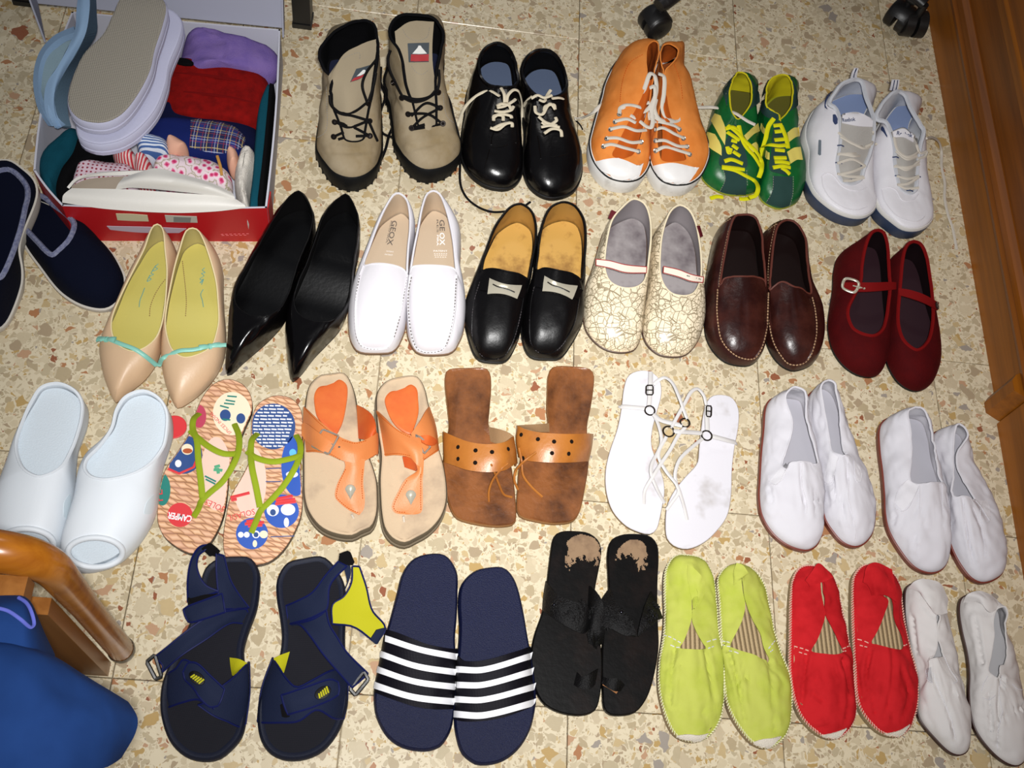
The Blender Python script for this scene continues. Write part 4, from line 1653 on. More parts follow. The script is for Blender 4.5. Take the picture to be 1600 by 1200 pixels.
for i, o in enumerate(OS):
    s = footbed('toe_post_sandal', ('orange leather toe-post sandal with large buckle, nearer the flip-flops' if i == 0 else 'orange leather toe-post sandal, nearer the brown slides'),
                'sandal', 'orange toe-post sandals', c, o,
                [(0.003, 0.0), (-0.002, 0.004), (-0.002, 0.012), (0.0, 0.0125), (-0.0005, 0.024), (0.001, 0.0275), (0.004, 0.0285)],
                M_CORKS, M_CORK, dish, 10)
    pl, _, _ = make_loop(c, PAD[i], 30)
    b = MB()
    rows = [[], [], []]
    for off, lst, dz in ((0.0, rows[0], 0.0), (0.0006, rows[1], 0.0022), (0.003, rows[2], 0.0030)):
        for p in pl.inset(off).full():
            h = s.solid.ray_cast(Vector((p.x, p.y, 0.2)), Vector((0, 0, -1)))[0]
            lst.append(Vector((p.x, p.y, (h.z if h else 0.026) + dz)))
    A = sum(rows[0][k].x * rows[0][(k + 1) % 60].y - rows[0][(k + 1) % 60].x * rows[0][k].y for k in range(60))
    b.grid(rows, True, flip=A < 0)
    ladder(b, Loop(rows[2][:31], [rows[2][0]] + rows[2][:29:-1]), None, 6)
    part('heel_pad', b, M_ORGD, s.root)
    if i == 0:
        parts = [("strap", ["97,300,2.4 150,350,4.4 215,405,5.6 325,490,6.2 400,520,6.2", "92,450,2.4 160,470,4.8 240,510,6 330,560,6.5 410,590,6.5", "95,588,2.2 170,585,4.6 250,600,5.6 345,640,6 420,650,6"]),
                 ("strap", ["325,495,6.1 420,523,6.1 490,505,5.6 552,465,4.4 566,475,2.2", "345,570,6.3 420,590,6.3 490,570,5.7 556,530,4.4 568,540,2.2", "345,640,5.9 420,655,5.9 480,640,5.4 557,598,4.2 564,610,2.2"]),
                 ("toe_piece", ["345,620,5.9 358,680,5.5 310,780,4.6 292,850,4.0 305,885,3.7 380,948,3.3 440,977,3.15", "410,620,6.1 415,690,5.7 400,780,4.9 390,860,4.2 400,900,3.9 420,950,3.4 442,978,3.2", "482,630,5.6 476,690,5.3 470,780,4.6 478,850,4 480,890,3.7 472,945,3.3 446,978,3.15"])]
        side = ["428,290,2.8 470,310,4.5 520,350,6 548,420,6.2 552,465,5", "440,500,2.8 460,505,3.5 490,507,4.5 520,492,5 550,470,4.8"]
        bk = "225,452 318,495 255,606 162,550"
        tipA, tipB = ["85,412,3.6 100,400,4 160,440,5.8 240,500,6.7 300,545,6.7", "85,480,3.6 110,515,4 160,550,5.6 200,575,6.5 250,600,6.5"]
        sts = "105,312 160,370 220,425 320,505 / 105,580 180,578 260,597 340,640 / 335,512 420,532 490,515 / 362,690 318,785 302,860 312,880 380,938 440,965 / 466,690 460,780 466,880 / 110,440 170,470 / 485,640 550,600"
        rv, peg = (390, 825), ("398,975,3.1 410,998,2.6")
    else:
        parts = [("strap", ["550,325,2.6 600,370,4.6 680,440,5.8 760,480,6.3 832,502,6.3", "575,460,2.6 640,490,5 720,530,6.3 790,560,6.7 840,575,6.5", "590,612,2.4 680,605,4.8 760,620,5.8 806,665,6 845,690,5.6"]),
                 ("strap", ["768,470,5.6 820,400,5.4 862,330,4.4 885,300,2.8", "800,560,5.4 860,510,5.2 905,450,4.2 925,420,2.6", "840,640,5.6 890,610,5 930,585,4 946,572,2.4"]),
                 ("toe_piece", ["800,660,5.8 808,700,5.3 735,755,5 690,830,4.4 648,925,3.6 668,965,3.25 735,975,3.15", "825,650,6 825,720,5.5 790,770,5.1 765,850,4.5 745,925,3.8 752,960,3.4 775,976,3.2", "850,620,6 846,700,5.5 842,770,5 842,860,4.2 842,930,3.6 830,965,3.25 800,974,3.15"])]
        side = ["715,615,4.6 760,620,5 800,650,5.2 806,690,4.8", "728,680,3.2 750,688,3.4 780,698,3.6 800,705,4"]
        bk = "795,485 828,505 880,560 845,606"
        tipA, tipB = ["830,482,6.4 880,480,6.4 925,505,5.2 935,525,4.4", "835,520,6.6 870,540,6.4 910,545,5.6 932,530,4.6"]
        sts = "560,345 610,390 690,455 765,495 / 600,600 690,595 765,608 / 765,460 820,390 875,310 / 845,635 895,600 935,570 / 745,760 700,835 660,925 675,955 735,962 / 830,720 828,860 830,950"
        rv, peg = (768, 860), ("722,985,3.1 726,1022,2.6")
    bb = MB()
    for nm, cv in parts:
        r = sheet(c, cv, M_ORG, nm, s.root, 26, 12, 0.0022)
        k0 = len(bb.v)
        for row in r.rows:
            pass
        bb.grid(r.rows)
    st_bvh = bb.bvh()
    sheet(c, side, M_ORGD, 'strap_lining', s.root, 14, 6, 0.0015)
    sheet(c, [tipA, tipB], M_ORG if i == 0 else M_ORGD, 'strap_end', s.root, 16, 5, 0.002)
    s.solid2 = st_bvh
    stitch(s, sts, M_ORGT, 0.0032, 0.00055, bvh=st_bvh, lift=0.0004)
    b = MB()
    P = c.mix(bk, st_bvh, 0.0045, 6.5)
    Q = []
    for k in range(4):
        a_, b_ = P[k], P[(k + 1) % 4]
        Q += [a_.lerp(b_, 0.06), a_.lerp(b_, .5), a_.lerp(b_, 0.94)]
    b.tube(Q, 0.0015, 6, True)
    m0, m1 = (P[0] + P[3]) / 2, (P[1] + P[2]) / 2
    if i == 0:
        m0, m1 = (P[0] + P[1]) / 2, (P[2] + P[3]) / 2
        b.tube([P[1].lerp(P[2], .5), P[0].lerp(P[3], .5)], 0.001, 6)
    o_ = part('buckle', b, M_STEEL, s.root)
    for k in ((240, 528), (320, 558)) if i == 0 else ():
        h, nn = c.hit(k[0], k[1], st_bvh)
        if h is not None:
            b = MB()
            ring_at(h + Vector((0, 0, .0025)), Vector((0, 0, 1)), 0.0009, 0.0007, b, 8, 4)
            part('punch_hole', b, M_INK, s.root)
    b = MB()
    x, y = rv
    prof = []
    for k in range(24):
        a = 2 * math.pi * k / 24
        rx, ry = 34, 34
        yy = math.sin(a) * ry
        xx = math.cos(a) * rx
        if yy > 0:
            yy *= 1.9
            xx *= (1 - yy / 75) if yy < 75 else 0
        prof.append((x + xx, y - 5 + yy))
    for sc, dz in ((1, 0.0004), (0.95, 0.0016), (0.6, 0.0026), (0.02, 0.003)):
        pass
    rows = []
    for sc, dz in ((1, 0.0002), (0.95, 0.0016), (0.62, 0.0026), (0.05, 0.003)):
        rows.append(c.mix(' '.join('%.1f,%.1f' % (x + (px_ - x) * sc, y + (py_ - y) * sc) for px_, py_ in prof), st_bvh, dz, 4.2))
    b.grid(rows, True, flip=True)
    part('rivet', b, M_CHROME, s.root)
    b = MB()
    b.tube(c.pts(peg), 0.0018, 8)
    part('toe_post', b, M('clear_plastic', 'cbbfae', 0.2), s.root)

# ---- brown leather slides
M_BRL = M('brown_worn_leather', '84502a', 0.36, bump=(110, 0.5), var=('3c2010', 17, 0.40, 0.70))
M_BRE = M('raw_leather_edge', '9a7048', 0.7)
M_TANL = M('tan_strap_leather', 'a8682a', 0.38, bump=(200, 0.15), var=('84491a', 18, 0.45, 0.8))
M_TANI = M('tan_strap_inside', '9a7a58', 0.7, bump=(300, 0.2))
M_HOLE = M('dark_hole', '160e0a', 0.9)
c = Crop(670, 550, 4)
BS = ["250,95,1.2 150,98 112,112 101,150 102,210 115,330 125,470 100,560 90,700 104,850 130,960 172,1030 262,1063 400,1085 | 340,97 372,112 388,150 390,250 380,370 378,470 430,520 500,650 530,800 545,950 547,1040 535,1072 490,1085",
      "895,85,1.2 790,85 760,105 745,150 742,220 738,350 742,450 680,490 592,600 565,720 555,850 550,960 562,1012 600,1035 660,1050 760,1068 | 985,98 1020,115 1034,150 1030,230 1012,350 990,470 1000,600 998,720 972,880 950,980 925,1035 890,1060 840,1070"]
for i, o in enumerate(BS):
    s = footbed('slide_sandal', ('brown leather slide sandal with square toe, nearer the orange sandals' if i == 0 else 'brown leather slide sandal with square toe, nearer the white strappy sandals'),
                'sandal', 'brown leather slides', c, o, [(0.002, 0.0), (0, 0.002), (0, 0.009), (0.0005, 0.0105), (0.002, 0.0118)], M_BRE, M_BRL, dish, 8)
    if i == 0:
        A = ["84,500,1.0 92,500,2.6 130,515,4 230,555,5.6 310,572,6.2 400,575,6.6 480,560,6.3 530,528,4.6 520,560,1.4", "88,600,1.0 94,602,2.4 150,615,4.0 240,650,5.4 330,668,6 410,668,6.3 485,650,6 545,610,4 535,640,1.2", "90,686,1.0 97,690,2.0 150,707,3.4 230,735,4.8 320,749,5.4 400,750,5.6 480,738,5.2 553,690,3.2 545,715,1.0"]
        I = ["372,468,1.4 430,480,3.2 490,500,4.3 530,528,4.7", "385,560,1.2 430,572,2.5 480,560,3.6 528,535,4.5"]
        H = [(182, 594), (182, 668), (292, 615), (290, 692), (395, 625), (497, 606)]
        cords = ["390,703 410,750,4.6 440,830,3 470,890,1.8 520,908,1.3", "490,697 450,735,5.4 400,800,4 376,870,2.4 376,935,1.3"]
    else:
        A = ["560,470,1.0 553,458,4.2 600,482,5.2 680,500,5.9 790,510,6.4 900,512,6 1000,510,4 1030,512,1.2", "548,560,1.0 548,560,3.6 610,585,4.8 690,598,5.6 800,604,6 900,604,5.4 1000,598,3.2 1020,598,1.2", "560,655,1.0 562,660,2.6 620,680,4.2 700,688,5 800,692,5.2 900,690,4.4 985,684,2 1000,684,1.0"]
        I = ["752,445,1.4 690,450,3 610,455,4 555,458,4.3", "755,500,1.3 700,500,3 650,490,4.2 600,480,5"]
        H = [(577, 517), (682, 545), (783, 560), (893, 560), (770, 632), (875, 636), (590, 663)]
        cords = ["567,600 580,680,3.6 590,770,2.6 640,840,1.8 710,905,1.3", "672,628 600,680,5 545,740,3.4 535,800,2.4 558,860,1.4"]
    st = sheet(c, A, M_TANL, 'strap', s.root, 34, 10, 0.0026)
    sheet(c, I, M_TANI, 'strap_lining', s.root, 14, 6, 0.001)
    for h in H:
        p, nn = c.hit(h[0], h[1], st.bvh)
        if p is None:
            continue
        if nn.dot(CAM - p) < 0:
            nn = -nn
        b = MB()
        q = nn.to_track_quat('Z', 'Y').to_matrix()
        b.poly([p + nn * 0.0003 + q @ Vector((0.0026 * math.cos(a), 0.0026 * math.sin(a), 0)) for a in [2 * math.pi * k / 12 for k in range(12)]])
        ring_at(p, nn, 0.0026, 0.0006, b, 12, 4)
        part('punch_hole', b, M_HOLE, s.root)
    for k in cords:
        lace(c, k, 0.0018, M_TANL, s.root, st.bvh, 0.001, name='leather_cord')

# ---- white strappy sandals
M_WSAN = M('white_sandal_leather', 'd4d2d8', 0.5, spec=0.3, bump=(300, 0.05), var=('9c948c', 13, 0.56, 0.80))
M_WSE = M('tan_sole_edge', '8f7c5e', 0.7)
M_WST = M('white_strap_leather', 'c9c6c4', 0.5, spec=0.3)
M_BRONZE = M('dark_bronze', '3a332a', 0.3, metal=0.8)
c = Crop(920, 560, 4)
WS = ["330,70,.9 252,100 222,180 207,300 182,430 132,580 107,700 112,830 152,950 232,1040 310,1080 385,1095 | 400,82 448,130 458,220 430,330 402,440 397,540 430,640 468,740 478,830 464,920 448,1000 428,1065",
      "830,222,.9 765,235 728,300 706,430 692,560 680,650 602,740 532,830 492,920 482,1030 492,1120 540,1170 620,1188 | 900,240 940,310 940,420 915,560 900,700 895,850 870,980 800,1080 720,1150"]
ST = [["197,308,.9 204,300,1.6 270,305,2.3 345,312,2.5 358,318,2.5", "388,85,2.6 386,160,2.9 382,240,2.7 377,302,2.5",
       "405,345,2.6 440,430,3.0 455,520,3.0 430,590,3.0 395,660,3.2 390,720,3.2 420,800,2.6 455,870,1.5 474,905,.9",
       "405,165,2.6 430,140,3 475,120,3.6 520,150,4 560,230,4.4 600,340,4.2 615,380,4", "405,350,2.6 450,385,3 520,405,3.6 585,420,4",
       "605,428,4 560,480,3.8 510,570,3.6 450,660,3.4 400,740,3.2 352,825,2.2 346,910,.9"],
      ["922,532,.9 915,525,1.5 860,510,2.3 795,492,2.6 770,486,2.6", "743,452,2.6 740,390,2.7 738,300,2.8",
       "735,290,2.8 718,230,3.5 680,190,4 640,210,4.2 600,280,4.2 550,370,4 515,435,3.8", "715,468,2.6 640,462,3.2 575,458,3.8 530,455,3.8",
       "720,495,2.6 640,560,3 570,630,3.2 540,720,3 550,790,2.6 562,835,2.4 520,900,1.6 486,948,.9",
       "485,488,3.6 435,600,3.3 480,700,3 550,790,2.9 580,870,2.2 600,940,1.4 616,1010,.9"]]
RG = [[(382, 325, 30, 2.6), (602, 402, 28, 4.0)], [(738, 482, 31, 2.7), (500, 456, 33, 3.8)]]
BKL = ["360,168 402,168 402,228 358,226", "735,295 768,298 765,365 735,362"]
for i, o in enumerate(WS):
    s = footbed('strappy_sandal', ('flat white strappy sandal, nearer the brown slides' if i == 0 else 'flat white strappy sandal, nearer the white canvas shoes'),
                'sandal', 'white strappy sandals', c, o, [(0.001, 0.0), (0, 0.001), (0, 0.0055), (0.0, 0.006), (0.0012, 0.0075)], M_WSE, M_WSAN)
    for k, st in enumerate(ST[i]):
        b = MB()
        b.tube(spline(c.pts(st), False, 10), 0.0036 if k in (0, 1, 4 if i == 0 else 3) else 0.0026, 8, flat=0.4)
        part('strap', b, M_WST, s.root)
    for x, y, r, z in RG[i]:
        b = MB()
        ring_at(at(*c.px(x, y), z * .01), Vector((0, 0, 1)), r / 4 * 0.00103, 0.0012, b, 20, 6)
        part('ring', b, M_BRONZE, s.root)
    b = MB()
    P = c.pts(BKL[i], 3.1)
    Q = []
    for k in range(4):
        a_, b_ = P[k], P[(k + 1) % 4]
        Q += [a_.lerp(b_, 0.15), a_.lerp(b_, .85)]
    b.tube(Q, 0.0012, 6, True)
    b.tube([P[0].lerp(P[3], .5), P[1].lerp(P[2], .5)], 0.0009, 5)
    part('buckle', b, M_BRONZE, s.root)

# ---- white canvas slip-ons with brown rubber soles
M_CANV = M('white_canvas', 'd0ced4', 0.85, weave=(420, 0.12))
M_CANVL = M('white_canvas_lining', 'c2c0c6', 0.9)
M_CANVI = M('grey_canvas_insole', 'b0aeb6', 0.9, weave=(300, 0.1))
M_CRUB = M('red_brown_rubber', '6e2a1c', 0.45)
M_ELAS = M('white_elastic', 'dddbe0', 0.9, weave=(900, 0.3))
M_WTH = M('white_thread', 'd6d4d8', 0.8)
c1 = Crop(1150, 570, 4)
c2 = Crop(1300, 620, 4)
CV = [
    (c1, "370,165,4 255,180,3.4 203,250,2.4 182,400,1.8 160,560,1.3 146,720,.9 138,830,.7 152,950,.5 212,1060,.3 300,1138,.1 410,1173 | 440,190,4 460,300,3.4 490,450,2.9 520,600,2.4 540,740,1.9 545,870,1.3 530,1000,.8 505,1100,.4 470,1153,.1",
     "370,140,6 312,180,6 312,240,5.5 350,340,5 345,430,4.8 305,560,4.5 285,625,4.5 310,650,4.9 340,615,5.3 380,608,5.6 | 430,175,6 440,300,5.4 470,430,4.9 508,560,4.6 516,612,4.6 500,622,4.9 450,608,5.4",
     [("310,615 250,680 210,730", "330,640 290,720 245,752")], "205,690 207,735 240,755 275,730 300,680 330,640 / 410,615 412,760 440,850 440,930", 'white canvas slip-on with brown sole edge, nearer the strappy sandals'),
    (c1, "570,105,4 485,162,3.5 468,280,3 490,420,2.7 520,560,2.3 540,700,1.9 546,840,1.4 547,960,.8 590,1050,.4 650,1122,.2 720,1150,.1 | 640,150,4 680,280,3.5 730,430,3 780,580,2.5 828,700,2 856,830,1.3 856,930,.7 830,1060,.3 780,1128,.1",
     "580,90,6.2 532,120,6.2 532,190,5.9 555,320,5.3 578,450,4.9 590,530,4.7 610,550,5 665,563,5.6 | 625,120,6.2 645,210,5.8 650,350,5.3 668,460,5 680,540,4.8 700,560,5 690,566,5.4",
     [("590,540 570,640 545,720", "640,580 615,680 580,745"), ("735,600 740,660 750,720", "770,640 785,690 775,735")], "545,690 550,735 580,750 608,720 620,640 640,580 / 700,575 705,700 700,830 740,990 745,1090 / 785,680 775,730 755,735 735,690", 'white canvas slip-on partly tucked beside the wider canvas shoe'),
    (c2, "480,85,4 372,112,3.4 318,180,2.4 308,320,1.8 317,470,1.3 322,620,.9 322,740,.6 342,850,.4 412,980,.2 490,1075,.1 575,1112 | 600,115,4 635,230,3.4 650,380,2.9 680,520,2.4 705,650,1.9 719,800,1.3 714,920,.8 700,1030,.4 650,1098,.1",
     "520,62,6 472,90,6 486,180,5.6 497,290,5.2 495,400,4.9 482,500,4.7 500,535,4.8 545,545,5.2 620,537,5.7 | 580,85,6 620,170,5.7 643,280,5.3 658,400,5 667,490,4.8 694,533,4.8 680,537,5.1",
     [("470,515 420,590 392,660", "540,560 500,650 440,715")], "475,515 415,580 392,650 400,700 440,718 480,690 520,610 545,560 / 548,555 545,700 / 690,550 692,710", 'white canvas slip-on with open heel, beside the smaller canvas shoe near the cabinet'),
    (c2, "790,175,4 695,190,3.2 650,230,2.8 652,350,2.7 690,480,2.5 715,600,2.3 725,740,2 726,860,1.3 742,960,.7 790,1070,.3 850,1148,.1 920,1173 | 850,210,4 870,300,3.5 920,430,3 980,560,2.5 1030,690,2 1058,830,1.3 1066,950,.8 1058,1060,.4 1010,1138,.1",
     "800,160,6.2 767,180,6 757,290,5.5 752,420,5 750,540,4.8 752,610,4.7 770,628,5 820,624,5.5 | 850,210,6 850,270,5.7 790,350,5.2 793,440,4.9 840,550,4.7 893,640,4.6 880,648,4.9 850,632,5.3",
     [("895,650 930,690 960,740", "970,650 985,700 980,770")], "930,660 925,720 940,780 975,785 990,750 / 828,640 825,760 840,900 880,1040 / 880,690 940,830 960,1000", 'white canvas slip-on nearest the wooden cabinet'),
]
for i, (c, o, p, gus, sts, lab) in enumerate(CV):
    s = closed('canvas_slip_on', lab, 'shoe', 'white canvas slip-ons with brown rubber soles', c, o, p, M_CANV, M_CANVL, M_CANVI, M_CRUB, M_CANV,
               t=1.5, n=(2.1, 2.1), fe=76, ins=0.0035, crease=[(q, 0.0028, 12) for q in ('410,640 412,760 440,900/430,850 520,850/430,925 515,925/215,780 225,850', '700,585 705,750 740,990/650,830 690,1000 730,1090/600,700 620,820', '560,720 690,720/580,800 690,800/400,740 380,800/520,880 510,1000', '825,660 850,850 890,1050/880,690 940,830 960,1000/870,915 960,910')[i].split('/')], bind_r=0.0017, out=0.002, wr=(0.0044, 30), rows=20, half=60)
    for a_, b_ in gus:
        patch(s, a_, b_, M_ELAS, 'elastic_gusset', 0.0004, 0.0006, 12, 8)
    stitch(s, sts, M_WTH, 0.003, 0.0006, lift=0.0008, dash=0.8)


# ================================================================ fourth row
M_NAVS = M('navy_sport_fabric', '1a2138', 0.75, bump=(700, 0.25))
M_NAVP2 = M('navy_piping', '0c1448', 0.6, spec=0.2)
M_NAVSO = M('dark_sandal_sole', '161a2a', 0.6, spec=0.2, bump=(250, 0.2))
M_NAVF = M('dark_sandal_footbed', '17171e', 0.7, bump=(320, 0.3), weave=(260, 0.25))
M_YEL = M('yellow_lining', 'aca81a', 0.7, bump=(500, 0.15))
M_VEL = M('black_hook_tape', '0d0c0e', 0.95, bump=(900, 0.5))
c = Crop(220, 830, 3.2425)


def buckle4(c, txt, r, mat, root, z=None):
    P = c.pts(txt)
    Q = []
    for k in range(4):
        a_, b_ = P[k], P[(k + 1) % 4]
        Q += [a_.lerp(b_, 0.08), a_.lerp(b_, .92)]
    b = MB()
    b.tube(Q, r, 6, True, flat=0.8)
    return part('buckle', b, mat, root)


def cup(f, u):
    return -0.005 * (1 - abs(u) ** 4) * min(1, max(0.15, 1 - f * 0.6))


def oval_logo(c, x, y, rx, ry, z, root, ang):
    b = MB()
    rows = []
    for sc, dz in ((1, 0.0), (0.94, 0.0016), (0.6, 0.0022), (0.02, 0.0023)):
        row = []
        for k in range(24):
            a = 2 * math.pi * k / 24
            X, Y = rx * sc * math.cos(a), ry * sc * math.sin(a)
            row.append(at(*c.px(x + X * math.cos(ang) - Y * math.sin(ang), y + X * math.sin(ang) + Y * math.cos(ang)), z * .01 + dz))
        rows.append(row)
    b.grid(rows, True, flip=True)
    o = part('badge', b, M_BLKR, root)
    b = MB()
    for k in range(5):
        u = -0.6 + 0.28 * k
        X0, Y0, X1, Y1 = u * rx, ry * .55, (u + 0.18) * rx, -ry * (0.25 + 0.08 * k)
        f = lambda X, Y: at(*c.px(x + X * math.cos(ang) - Y * math.sin(ang), y + X * math.sin(ang) + Y * math.cos(ang)), z * .01 + 0.0026)
        b.tube([f(X0, Y0), f(X1, Y1)], 0.0011, 5, flat=0.4)
    part('badge_mark', b, M_YEL, o)


EP = (M_NAVP2, 0.0013, 1)
SS = ["480,127,2.4 400,135 332,180 302,260 272,400 205,560 142,680 106,780 99,900 120,1000 160,1080 230,1140 310,1163,2 | 560,150 602,220 602,300 588,400 545,520 522,620 540,760 545,860 535,960 510,1050 450,1120 390,1153,2",
      "820,137,2.4 742,160 692,240 690,330 706,430 716,540 700,640 642,760 602,850 592,960 612,1060 660,1125 740,1158,2 | 920,142 980,190 1030,280 1035,420 1032,560 1040,700 1048,800 1043,900 1000,1020 930,1110 840,1150,2"]
for i, o in enumerate(SS):
    s = footbed('sport_sandal', ('navy sport sandal with hook strap fastened at the heel, nearest the blue cloth' if i == 0 else 'navy sport sandal with yellow heel lining showing, beside the striped slides'),
                'sandal', 'navy sport sandals', c, o,
                [(0.004, 0.0), (0.0, 0.004), (-0.001, 0.014), (0.0, 0.023), (0.003, 0.0262), (0.0075, 0.0258), (0.0115, 0.0205)], M_NAVSO, M_NAVF, cup, 10)
    R = s.root
    if i == 0:
        sheet(c, ["383,110,6.5 383,200,5.6 392,310,4.6 405,410,4.6", "400,118,6.3 415,220,5 440,310,4.2 470,400,4", "422,125,6 452,240,4.4 490,310,3.4 548,388,2.4"], M_NAVS, 'ankle_strap', R, 20, 8, 0.003, edge=EP)
        sheet(c, ["412,395,4.8 300,458,5.2 215,520,5.2 130,590,4.4 68,638,3.4", "545,400,2.5 480,420,3.8 340,500,5 210,590,5 110,680,3.4", "520,468,2.3 450,468,3.6 330,548,4.6 205,630,4.6 105,718,3"], M_NAVS, 'long_strap', R, 24, 8, 0.003, edge=EP)
        sheet(c, ["238,360,3.4 238,240,5.5 258,140,6.6 300,78,7 345,68,7.1", "320,330,4.4 285,240,5.4 275,160,6.2 300,95,6.7 340,80,6.9", "395,305,4.7 325,270,5 285,190,5.8 292,125,6.4 322,98,6.7"], M_NAVS, 'heel_strap', R, 22, 6, 0.003, edge=EP)
        sheet(c, ["236,335,3.8 250,340,4.6 330,320,5 400,318,5", "240,400,3.6 260,400,4.6 330,390,5 410,370,5"], M_VEL, 'hook_tape', R, 10, 5, 0.002)
        sheet(c, ["216,398,5.2 240,380,5.6 320,350,6.1 412,316,5.8", "225,430,5.2 250,420,5.6 330,398,6.2 420,362,5.9", "240,458,5 258,462,5.4 335,440,5.8 427,410,5.5"], M_NAVS, 'strap_end', R, 14, 6, 0.003, edge=EP + (1,))
        sheet(c, ["308,92,6.9 345,64,7.4 372,80,7.2 400,106,6.8", "330,110,6.4 350,128,6.2 362,125,6.2 378,130,6.2"], M_VEL, 'heel_tab', R, 8, 5, 0.003)
        buckle4(c, "30,662,3.4 72,626,3.6 106,738,3 76,750,2.8", 0.0026, M_BLKPL, R)
        sheet(c, ["132,735,2.0 140,720,3 180,695,4.2 220,650,5 330,720,6", "125,820,2.0 135,815,2.8 200,790,4.3 270,770,5.4 350,810,6", "136,893,1.9 145,890,2.6 210,868,4 290,853,4.8 370,900,5.4"], M_NAVS, 'toe_strap', R, 18, 8, 0.003, edge=EP)
        sheet(c, ["550,665,2.4 540,670,3.8 470,740,5 412,785,5.8 340,840,6", "552,820,2.2 540,820,3.4 470,840,4.8 400,850,5.8 320,870,5.9", "532,975,2.0 505,992,2.4 440,965,4 370,935,5 290,880,5.4"], M_NAVS, 'toe_strap', R, 18, 8, 0.003, edge=EP)
        sheet(c, ["450,640,2.8 500,648,3.8 540,668,4.0", "455,690,2.8 480,695,3.6 515,690,4.2", "462,730,2.8 470,732,3.4 480,722,4.4"], M_YEL, 'strap_lining', R, 8, 6, 0.002)
        sheet(c, ["214,715,6 240,668,6.4 285,670,6.8 350,730,6.9 425,800,6.6", "220,740,6 260,740,6.7 310,770,7 350,810,7 405,860,6.6", "226,755,5.8 270,800,6.4 300,845,6.6 350,890,6.4 390,885,6.3"], M_NAVS, 'hook_strap', R, 18, 8, 0.003, edge=EP + (1,))
        oval_logo(c, 284, 744, 46, 30, 7.25, R, 0.65)
    else:
        sheet(c, ["735,378,2.4 800,350,3.8 870,310,4.6 940,220,5.4 1002,152,6", "742,430,2.4 830,400,4.2 905,350,5 950,260,5.6 1025,165,6.1", "752,472,2.3 860,450,4.6 940,400,5.2 960,270,5.6 1045,175,6.2"], M_NAVS, 'ankle_strap', R, 22, 8, 0.003, edge=EP)
        sheet(c, ["752,470,2.3 800,470,3.8 850,520,4.8 930,630,5.2 1070,792,3.4", "860,440,4.6 910,480,5.1 945,560,5.3 1000,640,5 1110,760,3.4", "940,400,5.3 955,470,5.3 990,530,5.2 1045,615,4.8 1152,722,3.4"], M_NAVS, 'long_strap', R, 24, 8, 0.003, edge=EP)
        sheet(c, ["1072,178,6.4 1068,260,5.6 1030,330,5 972,372,4.4 970,470,3.8", "1090,178,6.5 1100,270,5.7 1100,370,5 1060,430,4.4 1080,485,4", "1108,180,6.4 1142,280,5.6 1172,400,4.8 1240,490,3.6 1192,568,3.2"], M_YEL, 'heel_strap', R, 20, 8, 0.003, edge=EP + (1,))
        sheet(c, ["1195,500,4.0 1235,490,3.8 1248,492,3.6", "1165,545,3.8 1190,572,3.4 1200,572,3.2"], M_NAVS, 'strap_end', R, 8, 4, 0.003)
        sheet(c, ["1046,170,6.4 1062,180,6.2 1058,240,5.6 1035,300,5", "1030,190,6 1040,230,5.6 1045,260,5.4 1030,300,5"], M_NAVS, 'heel_strap', R, 8, 4, 0.003)
        sheet(c, ["1008,118,6.8 1052,100,7 1068,130,6.9 1082,158,6.6", "1000,150,6.2 1030,165,6.3 1045,172,6.3 1075,172,6.4"], M_VEL, 'heel_tab', R, 8, 5, 0.003)
        buckle4(c, "1060,800,3.2 1130,712,3.6 1153,752,3.4 1088,832,3", 0.0026, M_BLKPL, R)
        sheet(c, ["668,642,2.6 700,690,4.4 740,750,5.4 790,790,6 860,760,6 950,712,5 1035,690,2.2", "612,800,2.2 640,800,3.6 720,850,5.4 800,880,6 880,840,6.1 970,790,5 1050,790,2.2", "592,965,1.9 615,970,2.6 700,970,4.2 800,962,5.2 890,905,5.6 980,950,4 1030,950,2.0"], M_NAVS, 'toe_strap', R, 26, 8, 0.003, edge=EP)
        sheet(c, ["672,645,3.2 700,630,3.4 755,610,3.0", "695,690,3.6 715,680,3.4 740,665,3", "716,722,3.6 720,722,3.4 726,715,3.2"], M_YEL, 'strap_lining', R, 8, 6, 0.002)
        sheet(c, ["712,830,6 740,822,6.4 850,785,6.9 960,750,6.6 1000,765,6", "725,880,6 760,870,6.5 860,845,7 960,810,6.6 1005,800,6", "745,930,5.6 770,922,6.1 860,895,6.5 960,855,6.2 1000,830,5.8"], M_NAVS, 'hook_strap', R, 18, 8, 0.003, edge=EP + (1,))
        sheet(c, ["705,880,5.8 725,870,6.0 740,868,6.0", "715,940,5.4 735,945,5.6 755,940,5.6"], M_VEL, 'hook_tape', R, 6, 4, 0.002)
        oval_logo(c, 922, 818, 46, 30, 7.1, R, -0.55)

# ---- striped slides
M_SLD = M('navy_slide_foam', '0a1030', 0.55, bump=(700, 0.5), spec=0.25, var=('121b44', 900, 0.5, 0.8))
M_SLB = M('black_navy_band', '0a0812', 0.55, spec=0.2, weave=(300, 0.3))
M_STR = M('white_stripe', 'eeeef2', 0.45)
c = Crop(570, 850, 3.43)
SL = ["350,49,2.6 262,77 204,150 174,260 134,410 104,520 78,640 54,760 53,850,2 67,930,1.6 122,1030,1.4 202,1088,1.2 320,1108 | 430,77 488,160 493,260 488,400 479,520 488,650 484,780 484,860,2 464,980,1.6 440,1035 400,1085,1.3",
      "650,125,2.6 582,147 522,210 506,300 512,430 507,550 497,650 487,800 483,920,2 492,1020,1.6 522,1118,1.4 582,1172,1.2 620,1182 | 740,142 798,210 838,350 868,520 888,620 903,720 913,830 908,920,2 878,1010,1.6 828,1090 760,1148 690,1176,1.3"]
